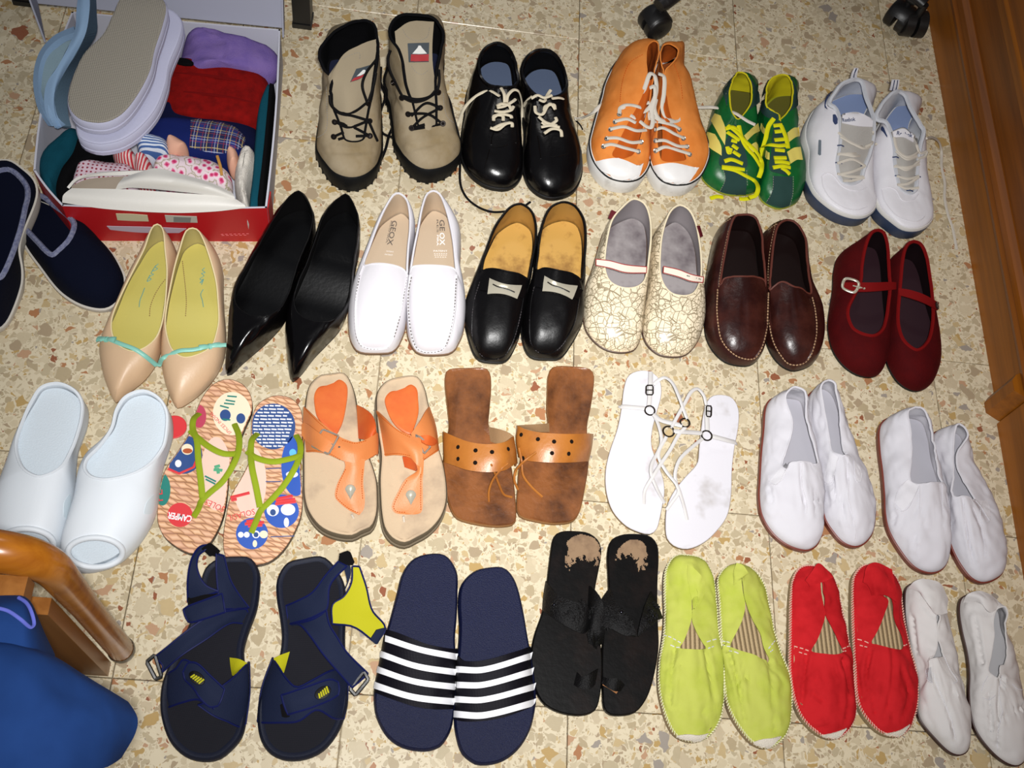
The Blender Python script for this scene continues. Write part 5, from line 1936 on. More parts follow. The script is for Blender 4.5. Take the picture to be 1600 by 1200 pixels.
for i, o in enumerate(SL):
    zt = [(0, 0.026), (0.5, 0.024), (1, 0.015)]
    zs = lambda d: [(0, 0.026 + d), (0.5, 0.024 + d), (1, 0.015 + d)]
    s = footbed('slide_sandal', ('navy slide with four white stripes, nearer the sport sandals' if i == 0 else 'navy slide with four white stripes, nearer the black flat sandals'),
                'sandal', 'navy slides with white stripes', c, o,
                [(0.003, 0.0), (0.0, 0.003), (-0.001, [(0, .012), (1, .008)]), (0.0, zs(-0.003)), (0.002, zs(0)), (0.0045, zs(-0.0015))], M_SLD, M_SLD,
                lambda f, u: -0.003 * (1 - abs(u) ** 4), 10)
    if i == 0:
        A = "108,458,1.4 116,458,3.4 160,470,4.6 240,500,5.8 330,535,6.2 420,555,5.6 480,562,4 497,560,1.6"
        B_ = "46,795,1.2 56,798,2.4 120,822,3.8 200,850,4.8 280,874,5.2 370,886,4.8 450,886,3 484,884,1.2"
        st = [((116, 490), (300, 552), (497, 590), 34), ((88, 572), (280, 640), (492, 672), 34), ((70, 655), (270, 722), (487, 750), 34), ((54, 738), (260, 803), (485, 828), 36)]
        cur = [A, B_]
        nrm = 0
    else:
        A = "493,600,1.6 498,606,4 530,625,5 600,628,6 690,612,6.3 780,585,5.8 860,560,4.2 889,548,1.6"
        B_ = "478,930,1.2 486,942,2.6 540,952,4 640,948,5 740,930,5.2 830,900,4.6 890,875,3 918,860,1.2"
        st = [((495, 655), (640, 658), (897, 580), 34), ((490, 738), (640, 738), (905, 662), 34), ((488, 815), (640, 818), (915, 745), 34), ((484, 893), (640, 900), (917, 828), 36)]
        cur = [A, B_]
    s2 = sheet(c, cur, M_SLB, 'strap_band', s.root, 40, 14, 0.003, arch=0.003)
    for (x0, y0), (x1, y1), (x2, y2), hgt in st:
        a_ = "%d,%d %d,%d %d,%d" % (x0 - 2, y0, x1, y1, x2 + 2, y2)
        b_ = "%d,%d %d,%d %d,%d" % (x0 - 4, y0 + hgt, x1, y1 + hgt - 2, x2 + 2, y2 + hgt)
        patch(s, a_, b_, M_STR, 'stripe', 0.0004, 0.0009, 30, 3, bvh=s2.bvh)

# ---- black flat sandals
M_BFL = M('black_sandal_leather', '080707', 0.36, spec=0.22, bump=(90, 0.15), var=('1c1310', 16, 0.5, 0.8))
M_LACE = M('black_cutwork', '060506', 0.6, spec=0.25, bump=(420, 0.8))
M_WEAR = M('worn_tan_patch', '8c735a', 0.75, var=('6e5846', 40, 0.45, 0.7))
M_SEQ = M('black_sequin', '2a2a30', 0.1, metal=0.9)
c = Crop(810, 820, 4)
BF = ["360,35,1.2 270,38 222,70 202,170 187,290 172,420 147,550 102,680 80,800 87,930 112,1040 162,1118 250,1168 360,1190 | 440,50 503,100 520,170 503,280 480,400 472,520 492,650 520,780 525,920 514,1050 488,1150 440,1183",
      "720,52,1.2 640,60 580,95 558,180 562,300 565,450 542,600 527,750 523,900 528,1050 535,1140 570,1182 640,1191 | 820,68 868,120 878,200 872,330 870,470 874,620 878,760 858,900 818,1050 768,1138 720,1178"]
for i, o in enumerate(BF):
    s = footbed('flat_sandal', ('black flat sandal with worn tan heel patch, nearer the striped slides' if i == 0 else 'black flat sandal with worn tan heel patch, nearer the lime espadrilles'),
                'sandal', 'black flat sandals with cutwork straps', c, o, [(0.002, 0.0), (0, 0.002), (0, 0.008), (0.0, 0.0085), (0.0018, 0.011)], M_BLKR, M_BFL)
    W = ("390,58 340,72 300,110 310,150 292,200 300,250 318,275 335,235 370,205 420,205 470,225 500,215 508,170 500,120 460,75" if i == 0 else
         "715,88 670,105 630,140 605,190 608,215 640,185 690,185 725,215 750,255 785,265 798,220 800,160 780,110")
    poly_ = [(q.x, q.y) for q in spline([Vector((a[0], a[1], 0)) for a in c.raw(W)], True, 6)]

    def inside(x, y):
        r, j = False, len(poly_) - 1
        for k in range(len(poly_)):
            if (poly_[k][1] > y) != (poly_[j][1] > y) and x < (poly_[j][0] - poly_[k][0]) * (y - poly_[k][1]) / (poly_[j][1] - poly_[k][1]) + poly_[k][0]:
                r = not r
            j = k
        return r
    b = MB()
    X0, Y0 = min(q[0] for q in poly_), min(q[1] for q in poly_)
    st_ = 5.0
    idx = {}
    for gx in range(int((max(q[0] for q in poly_) - X0) / st_) + 2):
        for gy in range(int((max(q[1] for q in poly_) - Y0) / st_) + 6):
            x, y = X0 + gx * st_, Y0 + gy * st_
            kk = min(1.0, max(0.05, (y - 130) / 70))
            v_ = Vector((x * 0.05, y * 0.035, i * 9.0))
            dx = noise.noise(v_) * 30 * kk + noise.noise(v_ * 3.3) * 14 * kk
            dy = noise.noise(v_ + Vector((5, 8, 2))) * 55 * kk + noise.noise(v_ * 4.1) * 30 * kk
            if inside(x + dx, y + dy):
                q4 = []
                for ox, oy in ((0, 0), (0, 1), (1, 1), (1, 0)):
                    key = (gx + ox, gy + oy)
                    if key not in idx:
                        idx[key] = len(b.v)
                        b.v.append(at(*c.px(X0 + key[0] * st_, Y0 + key[1] * st_), 0.0115))
                    q4.append(idx[key])
                b.f.append(tuple(q4))
    part('worn_patch', b, M_WEAR, s.root, smooth=False)
    if i == 0:
        S = [["170,350,1.2 185,370,2.4 250,440,4.2 340,480,5 430,500,4.6 455,600,3", "155,440,1.2 175,455,2.6 240,510,4.4 330,560,5 420,590,4.6 440,640,3", "148,538,1.2 165,545,2.2 230,590,3.8 310,640,4.4 400,680,4 440,660,2.6"],
             ["440,380,1.4 470,400,3.6 520,470,4.6 540,560,4.4 545,640,4", "435,470,1.4 450,520,3.4 470,580,4.4 490,640,4.4 500,690,4", "432,620,1.6 440,650,3.2 450,690,4 470,740,3.8 490,780,1.4"]]
        T = ["365,920,1.2 400,950,2.4 450,930,2.6 500,900,1.6", "345,1000,1.2 380,1020,2.2 440,1030,2.4 480,1000,1.8"]
        SQ = [(262, 420), (225, 500), (320, 560), (380, 520), (200, 360), (440, 560)]
    else:
        S = [["570,390,1.4 590,430,3 640,530,4.6 720,640,5 745,690,4.8", "500,500,3.6 545,520,4 600,600,4.8 680,670,5 740,695,4.8", "430,690,3.6 500,640,4.2 560,640,4.6 660,690,4.8 735,700,4.6"],
             ["830,415,1.4 800,480,3 775,560,4.4 755,640,4.9 748,690,4.8", "860,470,1.4 840,530,3.2 810,600,4.6 780,650,4.8 752,695,4.8", "905,580,3.2 875,590,3.8 840,620,4.4 790,660,4.7 755,700,4.7"],
             ["430,690,3.6 500,650,4.2 545,660,4.4", "440,740,2.8 490,760,2.6 530,740,1.6"]]
        T = ["530,950,1.2 570,960,2.2 620,960,2.4 665,1000,1.2", "520,990,1.2 560,1020,1.9 600,1040,2 640,1040,1.2"]
        SQ = [(645, 548), (840, 570), (560, 520), (590, 600), (850, 500), (680, 620)]
    bb = MB()
    for cv in S:
        r = sheet(c, cv, M_LACE, 'cutwork_strap', s.root, 22, 8, 0.0022, wr=(0.0012, 130))
        bb.grid(r.rows)
    bv = bb.bvh()
    sheet(c, T, M_LACE, 'toe_loop', s.root, 12, 5, 0.002)
    if i == 1:
        sheet(c, ["528,992,1.25 570,1010,1.7 622,1042,1.6", "526,1002,1.2 568,1026,1.4 612,1056,1.25"], M('tan_strap_edge', '9a6a44', 0.7), 'toe_loop_lining', s.root, 8, 3, 0.001)
    # cut flowers and beads on the straps
    fl = MB()
    random.seed(5 + i)
    for (x, y) in SQ + [(q[0] + random.randint(-50, 50), q[1] + random.randint(-40, 40)) for q in SQ * 2]:
        h, nn = c.hit(x, y, bv)
        if h is None:
            continue
        if nn.dot(CAM - h) < 0:
            nn = -nn
        q = nn.to_track_quat('Z', 'Y').to_matrix()
        for k in range(7):
            a = 2 * math.pi * k / 7
            d = q @ Vector((math.cos(a), math.sin(a), 0))
            fl.tube([h + nn * .0012 + d * .0012, h + nn * .0022 + d * .004, h + nn * .0006 + d * .0062], lambda f: 0.0012 * (1 - .6 * f), 5, flat=0.6)
    part('cut_flowers', fl, M_LACE, s.root, kind='stuff')
    for (x, y) in SQ[:2]:
        h, nn = c.hit(x, y, bv)
        if h is None:
            continue
        if nn.dot(CAM - h) < 0:
            nn = -nn
        b = MB()
        q = nn.to_track_quat('Z', 'Y').to_matrix()
        rows = [[h + nn * (0.001 + 0.0026 * math.sin(t)) + q @ Vector((math.cos(a), math.sin(a), 0)) * (0.003 * math.cos(t)) for a in [2 * math.pi * k / 12 for k in range(12)]] for t in (0, .5, 1.0, 1.5)]
        b.grid(rows, True)
        part('bead', b, M_SEQ, s.root)

# ---- espadrilles
M_LIME = M('lime_canvas', 'b4ba56', 0.85, weave=(380, 0.15), var=('a6b23e', 22, 0.45, 0.8))
M_LIMET = M('cream_whipstitch', 'e2dfb8', 0.8)
M_REDC = M('red_canvas', 'bc1e24', 0.85, weave=(380, 0.15), var=('9c1016', 22, 0.45, 0.8))
M_REDT = M('pink_whipstitch', 'e2b4a4', 0.8)


def jute():
    k = NT('jute_rope')
    wv = k.n('TexWave', wave_type='BANDS', bands_direction='Z', ins={'Scale': 90.0, 'Distortion': 2.0, 'Detail': 2.0, 'Detail Scale': 30.0})
    k.set(wv.inputs['Vector'], k.co.outputs['Object'])
    c_ = k.ramp(wv.outputs['Fac'], [(0.1, '84704e'), (0.8, 'b8a27c')])
    k.set(k.b.inputs['Base Color'], c_)
    k.b.inputs['Roughness'].default_value = 0.9
    k.bump(k.math('ADD', wv.outputs['Fac'], k.noise(500, 2)), 0.5, 0.001)
    return k.m


def jute_top():
    k = NT('jute_braid')
    wv = k.n('TexWave', wave_type='BANDS', bands_direction='X', ins={'Scale': 48.0, 'Distortion': 0.8, 'Detail': 1.0, 'Detail Scale': 20.0})
    k.set(wv.inputs['Vector'], k.co.outputs['Object'])
    c_ = k.ramp(wv.outputs['Fac'], [(0.05, '6e5a3c'), (0.55, 'b8a07a')])
    k.set(k.b.inputs['Base Color'], c_)
    k.b.inputs['Roughness'].default_value = 0.9
    k.bump(wv.outputs['Fac'], 0.8, 0.002)
    return k.m


M_JUTE, M_JUTET = jute(), jute_top()
M_TOEC = M('white_crochet_cap', 'ddd4c4', 0.9, bump=(800, 0.8))
cl = Crop(1010, 850, 3.636)
cr_ = Crop(1210, 860, 3.752)
ES = [
    (cl, M_LIME, M_LIMET, "260,40,4 172,62,3 118,140,2.4 108,260,2.2 112,400,2.2 102,520,2 78,660,1.8 70,780,1.6 78,880,1.3 113,1020,.8 160,1098,.5 240,1130,.3 | 340,82,3 388,190,2.6 404,330,2.4 414,480,2.2 433,620,2 438,760,1.8 433,880,1.5 408,1000,1 360,1080,.7 305,1120,.4",
     "270,150,4.4 256,180,4.2 256,240,3.9 257,340,3.6 256,430,3.5 215,545,3.3 192,588,3.2 215,596,3.6 265,598,4 | 275,170,4.4 266,215,4.2 264,290,3.9 263,360,3.6 262,430,3.5 318,555,3.3 338,592,3.2 320,598,3.6",
     ["236,120,4.6 260,125,5 300,165,5 333,215,4.5", "232,180,4.3 260,200,4.6 300,240,4.6 330,285,4.2", "258,318,3.8 275,300,4 300,305,4 262,385,3.7"],
     "95,518 140,530 200,565 / 130,572 170,585 210,592 / 335,560 370,548 400,540 / 345,595 385,580", "175,1085 240,1080 300,1085 350,1075", "180,1090 215,1122 280,1126 330,1098",
     'lime green espadrille, nearer the black flat sandals'),
    (cl, M_LIME, M_LIMET, "535,97,4 462,127,3 417,190,2.5 420,330,2.2 427,470,2.2 432,600,2 441,730,1.8 447,850,1.6 472,960,1.2 530,1068,.8 590,1138,.5 660,1166,.3 | 600,122,3 668,200,2.6 703,340,2.4 728,480,2.2 768,620,2 808,730,1.8 820,840,1.5 813,950,1.2 788,1060,.7 735,1135,.4",
     "545,150,4.4 540,200,4.2 548,270,3.9 562,345,3.6 545,430,3.5 515,495,3.3 475,582,3.2 510,598,3.6 590,622,4 | 552,170,4.4 552,240,4.0 572,345,3.7 610,440,3.5 650,520,3.4 675,598,3.2 702,666,3.2 670,655,3.6",
     ["512,108,4.6 550,120,5 575,155,5 582,165,4.8", "495,160,4.5 505,185,4.7 530,195,4.8 580,168,4.8", "498,235,4 515,215,4.4 530,205,4.5 575,170,4.6"],
     "430,550 470,560 540,595 / 435,575 470,582 500,590 / 470,608 500,612 530,626 / 690,600 730,548 / 700,615 718,600", "600,1125 660,1108 720,1100 762,1090", "605,1130 640,1158 700,1150 755,1102",
     'lime green espadrille, nearer the red espadrilles'),
    (cr_, M_REDC, M_REDT, "255,67,4 172,87,3 123,150,2.4 103,260,2.2 98,400,2.2 93,540,2 88,680,1.8 98,800,1.6 113,890,1.3 152,990,.9 232,1078,.5 310,1112,.3 | 330,112,3 373,190,2.6 398,320,2.4 423,440,2.2 443,570,2 463,700,1.8 468,840,1.5 463,940,1.1 438,1020,.7 380,1093,.4",
     "275,160,4.4 268,190,4.2 280,280,3.9 301,370,3.6 284,440,3.5 250,530,3.3 218,588,3.2 250,598,3.6 300,605,4 | 285,180,4.4 294,260,4.0 308,375,3.7 336,445,3.5 382,550,3.4 400,590,3.2 370,610,3.6",
     ["180,175,4.3 215,130,4.8 260,75,4.6 345,150,4.4", "200,200,4.2 240,165,5 290,140,5 345,155,4.6", "205,215,4 250,195,4.6 300,180,4.7 340,160,4.6"],
     "110,560 160,575 205,590 / 140,595 195,612 / 365,585 400,575 440,560 / 375,600 420,590", "245,1085 310,1075 370,1060 420,1040", "250,1090 300,1112 370,1095 415,1050",
     'red canvas espadrille, nearer the lime espadrilles'),
    (cr_, M_REDC, M_REDT, "610,62,4 532,82,3 477,150,2.5 464,260,2.2 464,400,2.2 467,540,2 472,680,1.8 472,800,1.6 482,900,1.2 522,990,.8 600,1073,.5 690,1100,.3 | 690,102,3 743,190,2.6 758,320,2.4 773,450,2.2 798,580,2 828,700,1.8 833,820,1.5 818,930,1.1 788,1010,.7 740,1078,.4",
     "630,180,4.4 630,220,4.2 645,270,3.9 670,296,3.7 640,390,3.5 600,480,3.3 568,542,3.2 600,552,3.6 660,568,4 | 660,200,4.4 680,260,4.0 696,310,3.7 718,420,3.5 748,510,3.4 758,572,3.2 720,578,3.6",
     ["520,185,4.2 545,90,4.8 600,70,4.8 690,110,4.4", "548,205,4.4 580,150,5.2 640,140,5.2 715,240,4.4", "570,265,4 600,262,4.8 660,265,4.6 718,305,4"],
     "480,520 520,530 560,548 / 495,555 550,570 / 755,560 775,550", "615,1075 680,1068 740,1050 790,1020", "620,1078 680,1098 740,1080 785,1030",
     'red canvas espadrille, nearer the cream canvas shoes'),
]
CRS = ["160,600 150,700 135,900/340,620 360,750 385,880/185,680 250,740 330,770/160,930 240,940 330,960", "470,600 500,700 540,850/700,670 715,800 730,1060/560,760 640,790 700,830/440,560 520,800 560,1000",
       "190,610 175,750 160,900/240,760 330,735 410,650/400,640 440,800 420,1000/230,840 300,900/240,1050 330,1030", "560,600 540,750 590,950/700,620 690,800 640,1000/575,820 600,900 690,950/740,700 790,850 740,1000"]
mk = lambda txt, d, w_: [(q, d, w_) for q in txt.split('/')]
for i, (c, mat, thr, o, p, fold, sts, t0, t1, lab) in enumerate(ES):
    s = closed('espadrille', lab, 'shoe', 'lime espadrilles' if i < 2 else 'red espadrilles', c, o, p, mat, mat, M_JUTET, M_JUTE, None,
               t=1.8, n=(2.0, 2.0), fe=72, ins=0.005, crease=mk(CRS[i], 0.0030, 13), out=0.001, wr=(0.0048, 30), rows=20, half=60, th=0.0012)
    sheet(c, fold, mat, 'folded_heel', s.root, 20, 10, 0.0015, wr=(0.0025, 45))
    stitch(s, sts, M_WTH if i < 2 else M_REDT, 0.0075, 0.0008, lift=0.0008, dash=0.6)
    patch(s, t0, t1, M_TOEC, 'toe_cap', 0.0008, 0.0014, 16, 6)
    # whipstitch around the edge of the canvas
    b = MB()
    lp = s.lp
    P = resample(lp.full() + [lp.heel], 150)
    row = [(Vector((q.x, q.y, 0.0185))) for q in P]
    for k in range(len(row) - 1):
        a_, b_ = row[k], row[k + 1]
        d = (b_ - a_)
        nn = Vector((d.y, -d.x, 0)).normalized() * 0.0016
        b.tube([a_ - nn + Vector((0, 0, .0016)), (a_ + b_) / 2 + Vector((0, 0, .0030)), b_ + nn + Vector((0, 0, -.0004))], 0.0008, 4)
    part('whipstitch', b, thr, s.root, kind='stuff')

# ---- cream canvas slip-ons with dark soles
M_CREAMC = M('cream_canvas', 'd0ccca', 0.85, weave=(420, 0.12))
M_CREAMI = M('pale_grey_insole', 'b4b2b4', 0.9, weave=(300, 0.1))
M_DRUB = M('dark_red_brown_rubber', '35150f', 0.5)
c = Crop(1380, 890, 3.873)
CC = [
    ("245,57,3.4 172,92,2.5 147,180,1.8 147,300,1.5 162,440,1.2 186,570,1 201,700,.8 197,830,.6 217,920,.4 302,1030,.2 380,1107,.1 440,1126 | 330,82,3.5 390,170,3.2 420,300,2.8 445,450,2.5 480,620,2.2 508,780,1.7 520,920,1.1 513,1020,.6 488,1100,.2",
     "320,265,4.4 322,330,4.3 330,420,4.2 310,510,4.0 275,555,4.1 290,545,4.5 330,535,5.0 | 350,285,4.4 338,380,4.2 352,450,4.1 365,505,4.1 370,525,4.2 355,530,4.6",
     ["150,112,2.6 190,70,4.2 250,55,4.6 345,82,4.4 398,180,4", "210,130,4.2 240,130,5 290,125,5.2 340,160,5 390,230,4.4", "222,140,4.2 255,190,4.9 292,235,5.1 330,272,5 392,262,4.5"],
     [("265,600 262,640 275,680", "290,590 290,640 300,690")], "262,610 265,660 300,690 / 365,520 400,600 440,660 445,680 420,690 / 300,620 350,760 410,900 440,1030", 'cream canvas slip-on with folded heel, nearer the red espadrilles'),
    ("565,132,3.4 502,167,2.5 478,250,1.8 487,360,1.5 512,500,1.2 522,620,1 517,760,.8 527,900,.6 562,1000,.4 642,1108,.2 720,1172,.1 790,1190 | 660,162,3.5 738,230,3.2 758,350,3 798,480,2.6 838,620,2.2 860,780,1.7 868,920,1.1 858,1060,.6 835,1150,.2",
     "690,235,4.9 668,290,4.7 670,400,4.5 652,520,4.2 635,615,4.1 655,635,4.2 695,660,4.3 | 742,225,5 750,330,4.7 753,440,4.4 753,530,4.2 738,578,4.5 715,585,4.6 705,640,4.4",
     ["485,200,2.6 510,150,4.2 575,128,4.6 650,150,4.6 700,185,4.4", "560,190,4.2 580,170,5 620,175,5.3 660,190,5.2 698,215,4.8", "572,200,4.2 600,215,4.9 625,245,5.1 650,260,5 692,240,4.8"],
     [], "632,640 605,700 595,740 / 600,775 640,788 680,760 / 715,640 700,750 720,860 690,1000 695,1110 / 780,690 810,720 845,730", 'cream canvas slip-on with folded heel, in the corner nearest the cabinet'),
]
for i, (o, p, fold, gus, sts, lab) in enumerate(CC):
    s = closed('canvas_slip_on', lab, 'shoe', 'cream canvas slip-ons with dark soles', c, o, p, M_CREAMC, M_CREAMI, M_CREAMI, M_DRUB, M_CREAMC,
               t=1.2, n=(2.0, 2.0), fe=72, ins=0.004, crease=mk(['300,640 350,760 410,900 440,1030/370,760 440,740/180,300 200,500', '715,660 700,860 690,1100/720,900 850,830/560,300 600,560/640,760 660,1000'][i], 0.0036, 13), bind_r=0.0013, out=0.0015, wr=(0.0046, 30), rows=20, half=60)
    sheet(c, fold, M_CREAMC, 'folded_heel', s.root, 22, 10, 0.002, wr=(0.003, 40))
    for a_, b_ in gus:
        patch(s, a_, b_, M_CREAMI, 'elastic_gusset', 0.0004, 0.0006, 12, 6)
    stitch(s, sts, M_WTH, 0.003, 0.0006, lift=0.0008, dash=0.8)


# ================================================================ back row: laced shoes
M_SUED = M('stone_suede', '9a8c74', 0.9, bump=(600, 0.2), var=('7e6c4c', 13, 0.40, 0.72))
M_SUEDL = M('black_boot_lining', '09090c', 0.9)
M_TONG = M('tongue_suede', '9a8d76', 0.9, bump=(500, 0.15))
M_BSOLE = M('black_boot_sole', '0b0b0c', 0.6, spec=0.2, bump=(180, 0.2))
M_BLACE = M('black_round_lace', '0d0c0d', 0.7)
M_HOOK = M('dark_lace_hook', '2a2422', 0.3, metal=0.7)
M_BADGE = M('grey_badge', '3a4248', 0.6)
M_BREDB = M('badge_red', 'a3232a', 0.6)
M_BWHT = M('badge_white', 'd8d8d4', 0.6)
M_BLUI = M('dark_blue_insole', '20243a', 0.8)
c = Crop(470, 10, 4)
BOOT = [
    ("280,380,0 165,400,0 150,470,4 128,600,5 105,740,5 98,850,4 108,950,1 150,1052,0 212,1126,0 300,1157,0 | 400,400,0 480,300,10 500,420,8 500,560,6 505,720,4.5 505,860,3 495,980,.5 455,1092,0 385,1145,0",
     "330,90,15 210,152,15 125,245,14.5 106,300,14 140,400,13.4 185,450,12.8 178,520,12 190,610,10.4 222,690,9 250,760,7.8 275,830,6.7 320,845,6.4 | 455,98,15 485,195,14.5 490,300,14 478,400,13 462,500,11.6 440,600,10 422,680,8.8 408,760,7.6 390,830,6.6",
     ["240,850,5.6 320,865,5.9 400,850,5.6", "200,680,8.6 310,700,9.2 420,660,8.8", "180,540,11.2 300,540,12 440,500,11.4", "186,440,13.4 265,300,14.4 370,240,14.8 482,200,14.6"],
     [(210, 815), (215, 722), (430, 810), (425, 718), (415, 605)],
     "215,815,6.6 270,790,7 / 270,825,6.6 235,835,6.6 / 430,812,6.6 340,765,7.4 215,722,8.2 / 215,725,8.2 300,760,7.6 425,718,8.2 / 345,815,6.8 430,812,6.6 / 425,718,8.3 330,690,9 240,670,9.4 190,620,10.2 182,560,11 / 415,605,9.8 330,665,9.4 250,670,9.2 195,630,10 / 415,605,9.9 385,500,11.8 410,420,12.8 470,340,13.8 / 420,610,9.6 455,500,11.2 470,420,12.4 / 425,720,8.3 455,790,7 480,845,5.5",
     [(340, 392, 435, 365), (305, 470, 420, 435)], 'stone suede hiking boot with slumped tongue, beside the shoe box'),
    ("740,340,0 620,380,0 540,240,11 548,400,9 565,520,6.5 580,680,5 592,830,3.4 612,940,.8 660,1040,0 722,1090,0 790,1107,0 | 870,360,0 905,250,10.5 890,400,7 915,560,5.5 955,700,4.6 985,830,3.4 992,940,.8 960,1030,0 890,1085,0",
     "720,42,15.5 600,55,15.5 553,120,15.2 555,200,14.6 598,270,14 628,340,13 642,440,11.7 668,540,10 695,600,9.2 715,680,8 740,750,7 800,752,6.7 | 830,62,15.5 890,140,15.2 898,220,14.6 872,320,13.5 856,410,12.2 850,510,10.6 852,600,9.2 850,670,8 845,740,7",
     ["715,765,6.2 790,775,6.6 855,760,6.2", "672,580,9 760,600,9.4 850,550,9.4", "640,400,12 735,400,12.7 825,370,12.6", "600,270,13.8 710,250,14.4 822,240,14.4", "588,155,15.2 690,92,15.8 832,98,15.5"],
     [(638, 575), (675, 675), (695, 765), (868, 635), (885, 738), (852, 540), (590, 478)],
     "695,765,6.6 775,742,7.2 / 700,772,6.6 775,760,6.8 / 695,762,6.8 760,700,7.8 868,640,8.4 / 885,738,6.6 800,680,7.8 675,675,8.2 / 845,745,6.8 885,740,6.6 / 868,635,8.4 780,610,9.2 690,690,8 / 638,575,9.4 700,600,9.4 770,590,9.8 852,540,10 / 640,565,9.5 720,585,9.6 800,570,9.9 850,520,10.4 / 590,478,11 615,530,10 638,572,9.4 / 590,478,11 555,400,12 545,330,12.8 560,280,13.4 / 862,400,12 865,470,11.2 852,540,10",
     [(668, 232, 802, 228), (676, 350, 798, 348)], 'stone suede hiking boot with upright badge tongue, beside the black lace-up shoes'),
]
for i, (o, p, tg, hk, lc, bd, lab) in enumerate(BOOT):
    s = closed('hiking_boot', lab, 'boot', 'stone suede hiking boots', c, o, p, M_SUED, M_SUEDL, M_BLUI, None, M_SUEDL,
               t=2.4, n=(2.3, 2.5), fe=66, ins=0.008, bind_r=0.0026, crease=[(q, 0.0022, 14) for q in ('190,905 320,912 450,900/150,640 170,560', '690,885 780,870 880,840/580,560 620,640')[i].split('/')], wr=(0.0022, 30), rows=22, half=56, th=0.004)
    b = MB()
    slab(b, s.lp, [(0.004, 0.0), (-0.001, 0.002), (-0.003, 0.014), (-0.0025, [(0, .026), (.7, .026), (1, .034)]), (0.001, [(0, .029), (.7, .029), (1, .038)]), (0.004, 0.0275)], 3)
    part('sole', b, M_BSOLE, s.root)
    b = MB()
    P = resample(s.lp.inset(0.0006).full(), 90)
    for k in range(0, 90, 2):
        b.box((P[k].x, P[k].y, 0.008), 0.006, 0.006, 0.014)
    part('sole_lugs', b, M_BSOLE, s.root, kind='stuff')
    # black toe rand above the sole
    tg_ = sheet(c, tg, M_TONG, 'tongue', s.root, 22, 16, 0.004, wr=(0.0015, 40))
    allb = MB()
    allb.grid(tg_.rows)
    tb = allb.bvh()
    full = MB()
    full.grid(s.grid, True)
    full.grid(tg_.rows)
    s.solid = full.bvh()
    if i == 1:
        patch(s, "668,232 735,230 802,228", "676,350 737,349 798,348", M_BADGE, 'badge', 0.0004, 0.001, 8, 6, bvh=tb)
        patch(s, "690,302 742,304 798,300", "688,345 742,345 796,343", M_BREDB, 'badge_stripe', 0.0018, 0.0005, 8, 3, bvh=tb)
        patch(s, "738,250 742,246 746,250", "698,298 742,300 786,296", M_BWHT, 'badge_mountain', 0.0018, 0.0005, 8, 4, bvh=tb)
        stitch(s, "635,140 660,185 700,208 745,212 790,190 805,130", M_THREADG, 0.004, 0.0004, bvh=tb)
        stitch(s, "690,370 720,410 760,425 795,400", M_THREADG, 0.004, 0.0004, bvh=tb)
    else:
        patch(s, "345,392 390,380 435,366", "308,474 360,458 405,432", M_BADGE, 'badge', 0.0004, 0.001, 8, 6, bvh=tb)
        patch(s, "330,450 370,437 405,418", "312,472 360,456 400,432", M_BREDB, 'badge_stripe', 0.0018, 0.0005, 8, 3, bvh=tb)
        patch(s, "385,400 395,398 400,402", "345,440 370,434 400,418", M_BWHT, 'badge_mountain', 0.0018, 0.0005, 8, 3, bvh=tb)
        stitch(s, "255,330 310,305 365,290 368,330", M_THREADG, 0.004, 0.0004, bvh=tb)
    for x, y in hk:
        h, nn = c.hit(x, y, s.solid)
        if h is None:
            continue
        if nn.dot(CAM - h) < 0:
            nn = -nn
        b = MB()
        ring_at(h + nn * 0.004, (nn + Vector((0, -.6, 0))).normalized(), 0.0034, 0.0016, b, 12, 6)
        b.tube([h, h + nn * 0.004], 0.0032, 8)
        part('lace_hook', b, M_HOOK, s.root)
    for seg in lc.split('/'):
        pts = [q + Vector((0, -0.002, 0.004)) for q in c.pts(seg)]
        b = MB()
        b.tube(spline(pts, False, 8), 0.0024, 6)
        part('lace', b, M_BLACE, s.root)
    stitch(s, "105,820 150,790 165,740 165,640 160,500" if i == 0 else "955,730 915,690 895,620 890,540", M_THREADG, 0.004, 0.0005)
    if i == 0:
        lace(c, "500,380,9 500,480,6 530,560,3 500,650,.8 495,730,.35 510,790,.35 560,815,.35 592,812,.35", 0.0024, M_BLACE, s.root)
        lace(c, "545,380,9 520,470,6 550,560,3 575,650,1 575,740,.35 550,810,.35 530,890,.35 500,960,.35 470,1000,.3", 0.0024, M_BLACE, s.root)
    else:
        lace(c, "862,440,10 880,490,8 930,590,6 955,690,5 985,800,3.5 1000,900,.8 995,1000,.35 995,1090,.35 1010,1150,.35 1050,1210,.35 1120,1260,.35 1200,1285,.35 1290,1280,.35 1370,1265,.3 1435,1222,.3", 0.0021, M_BLACE, s.root)

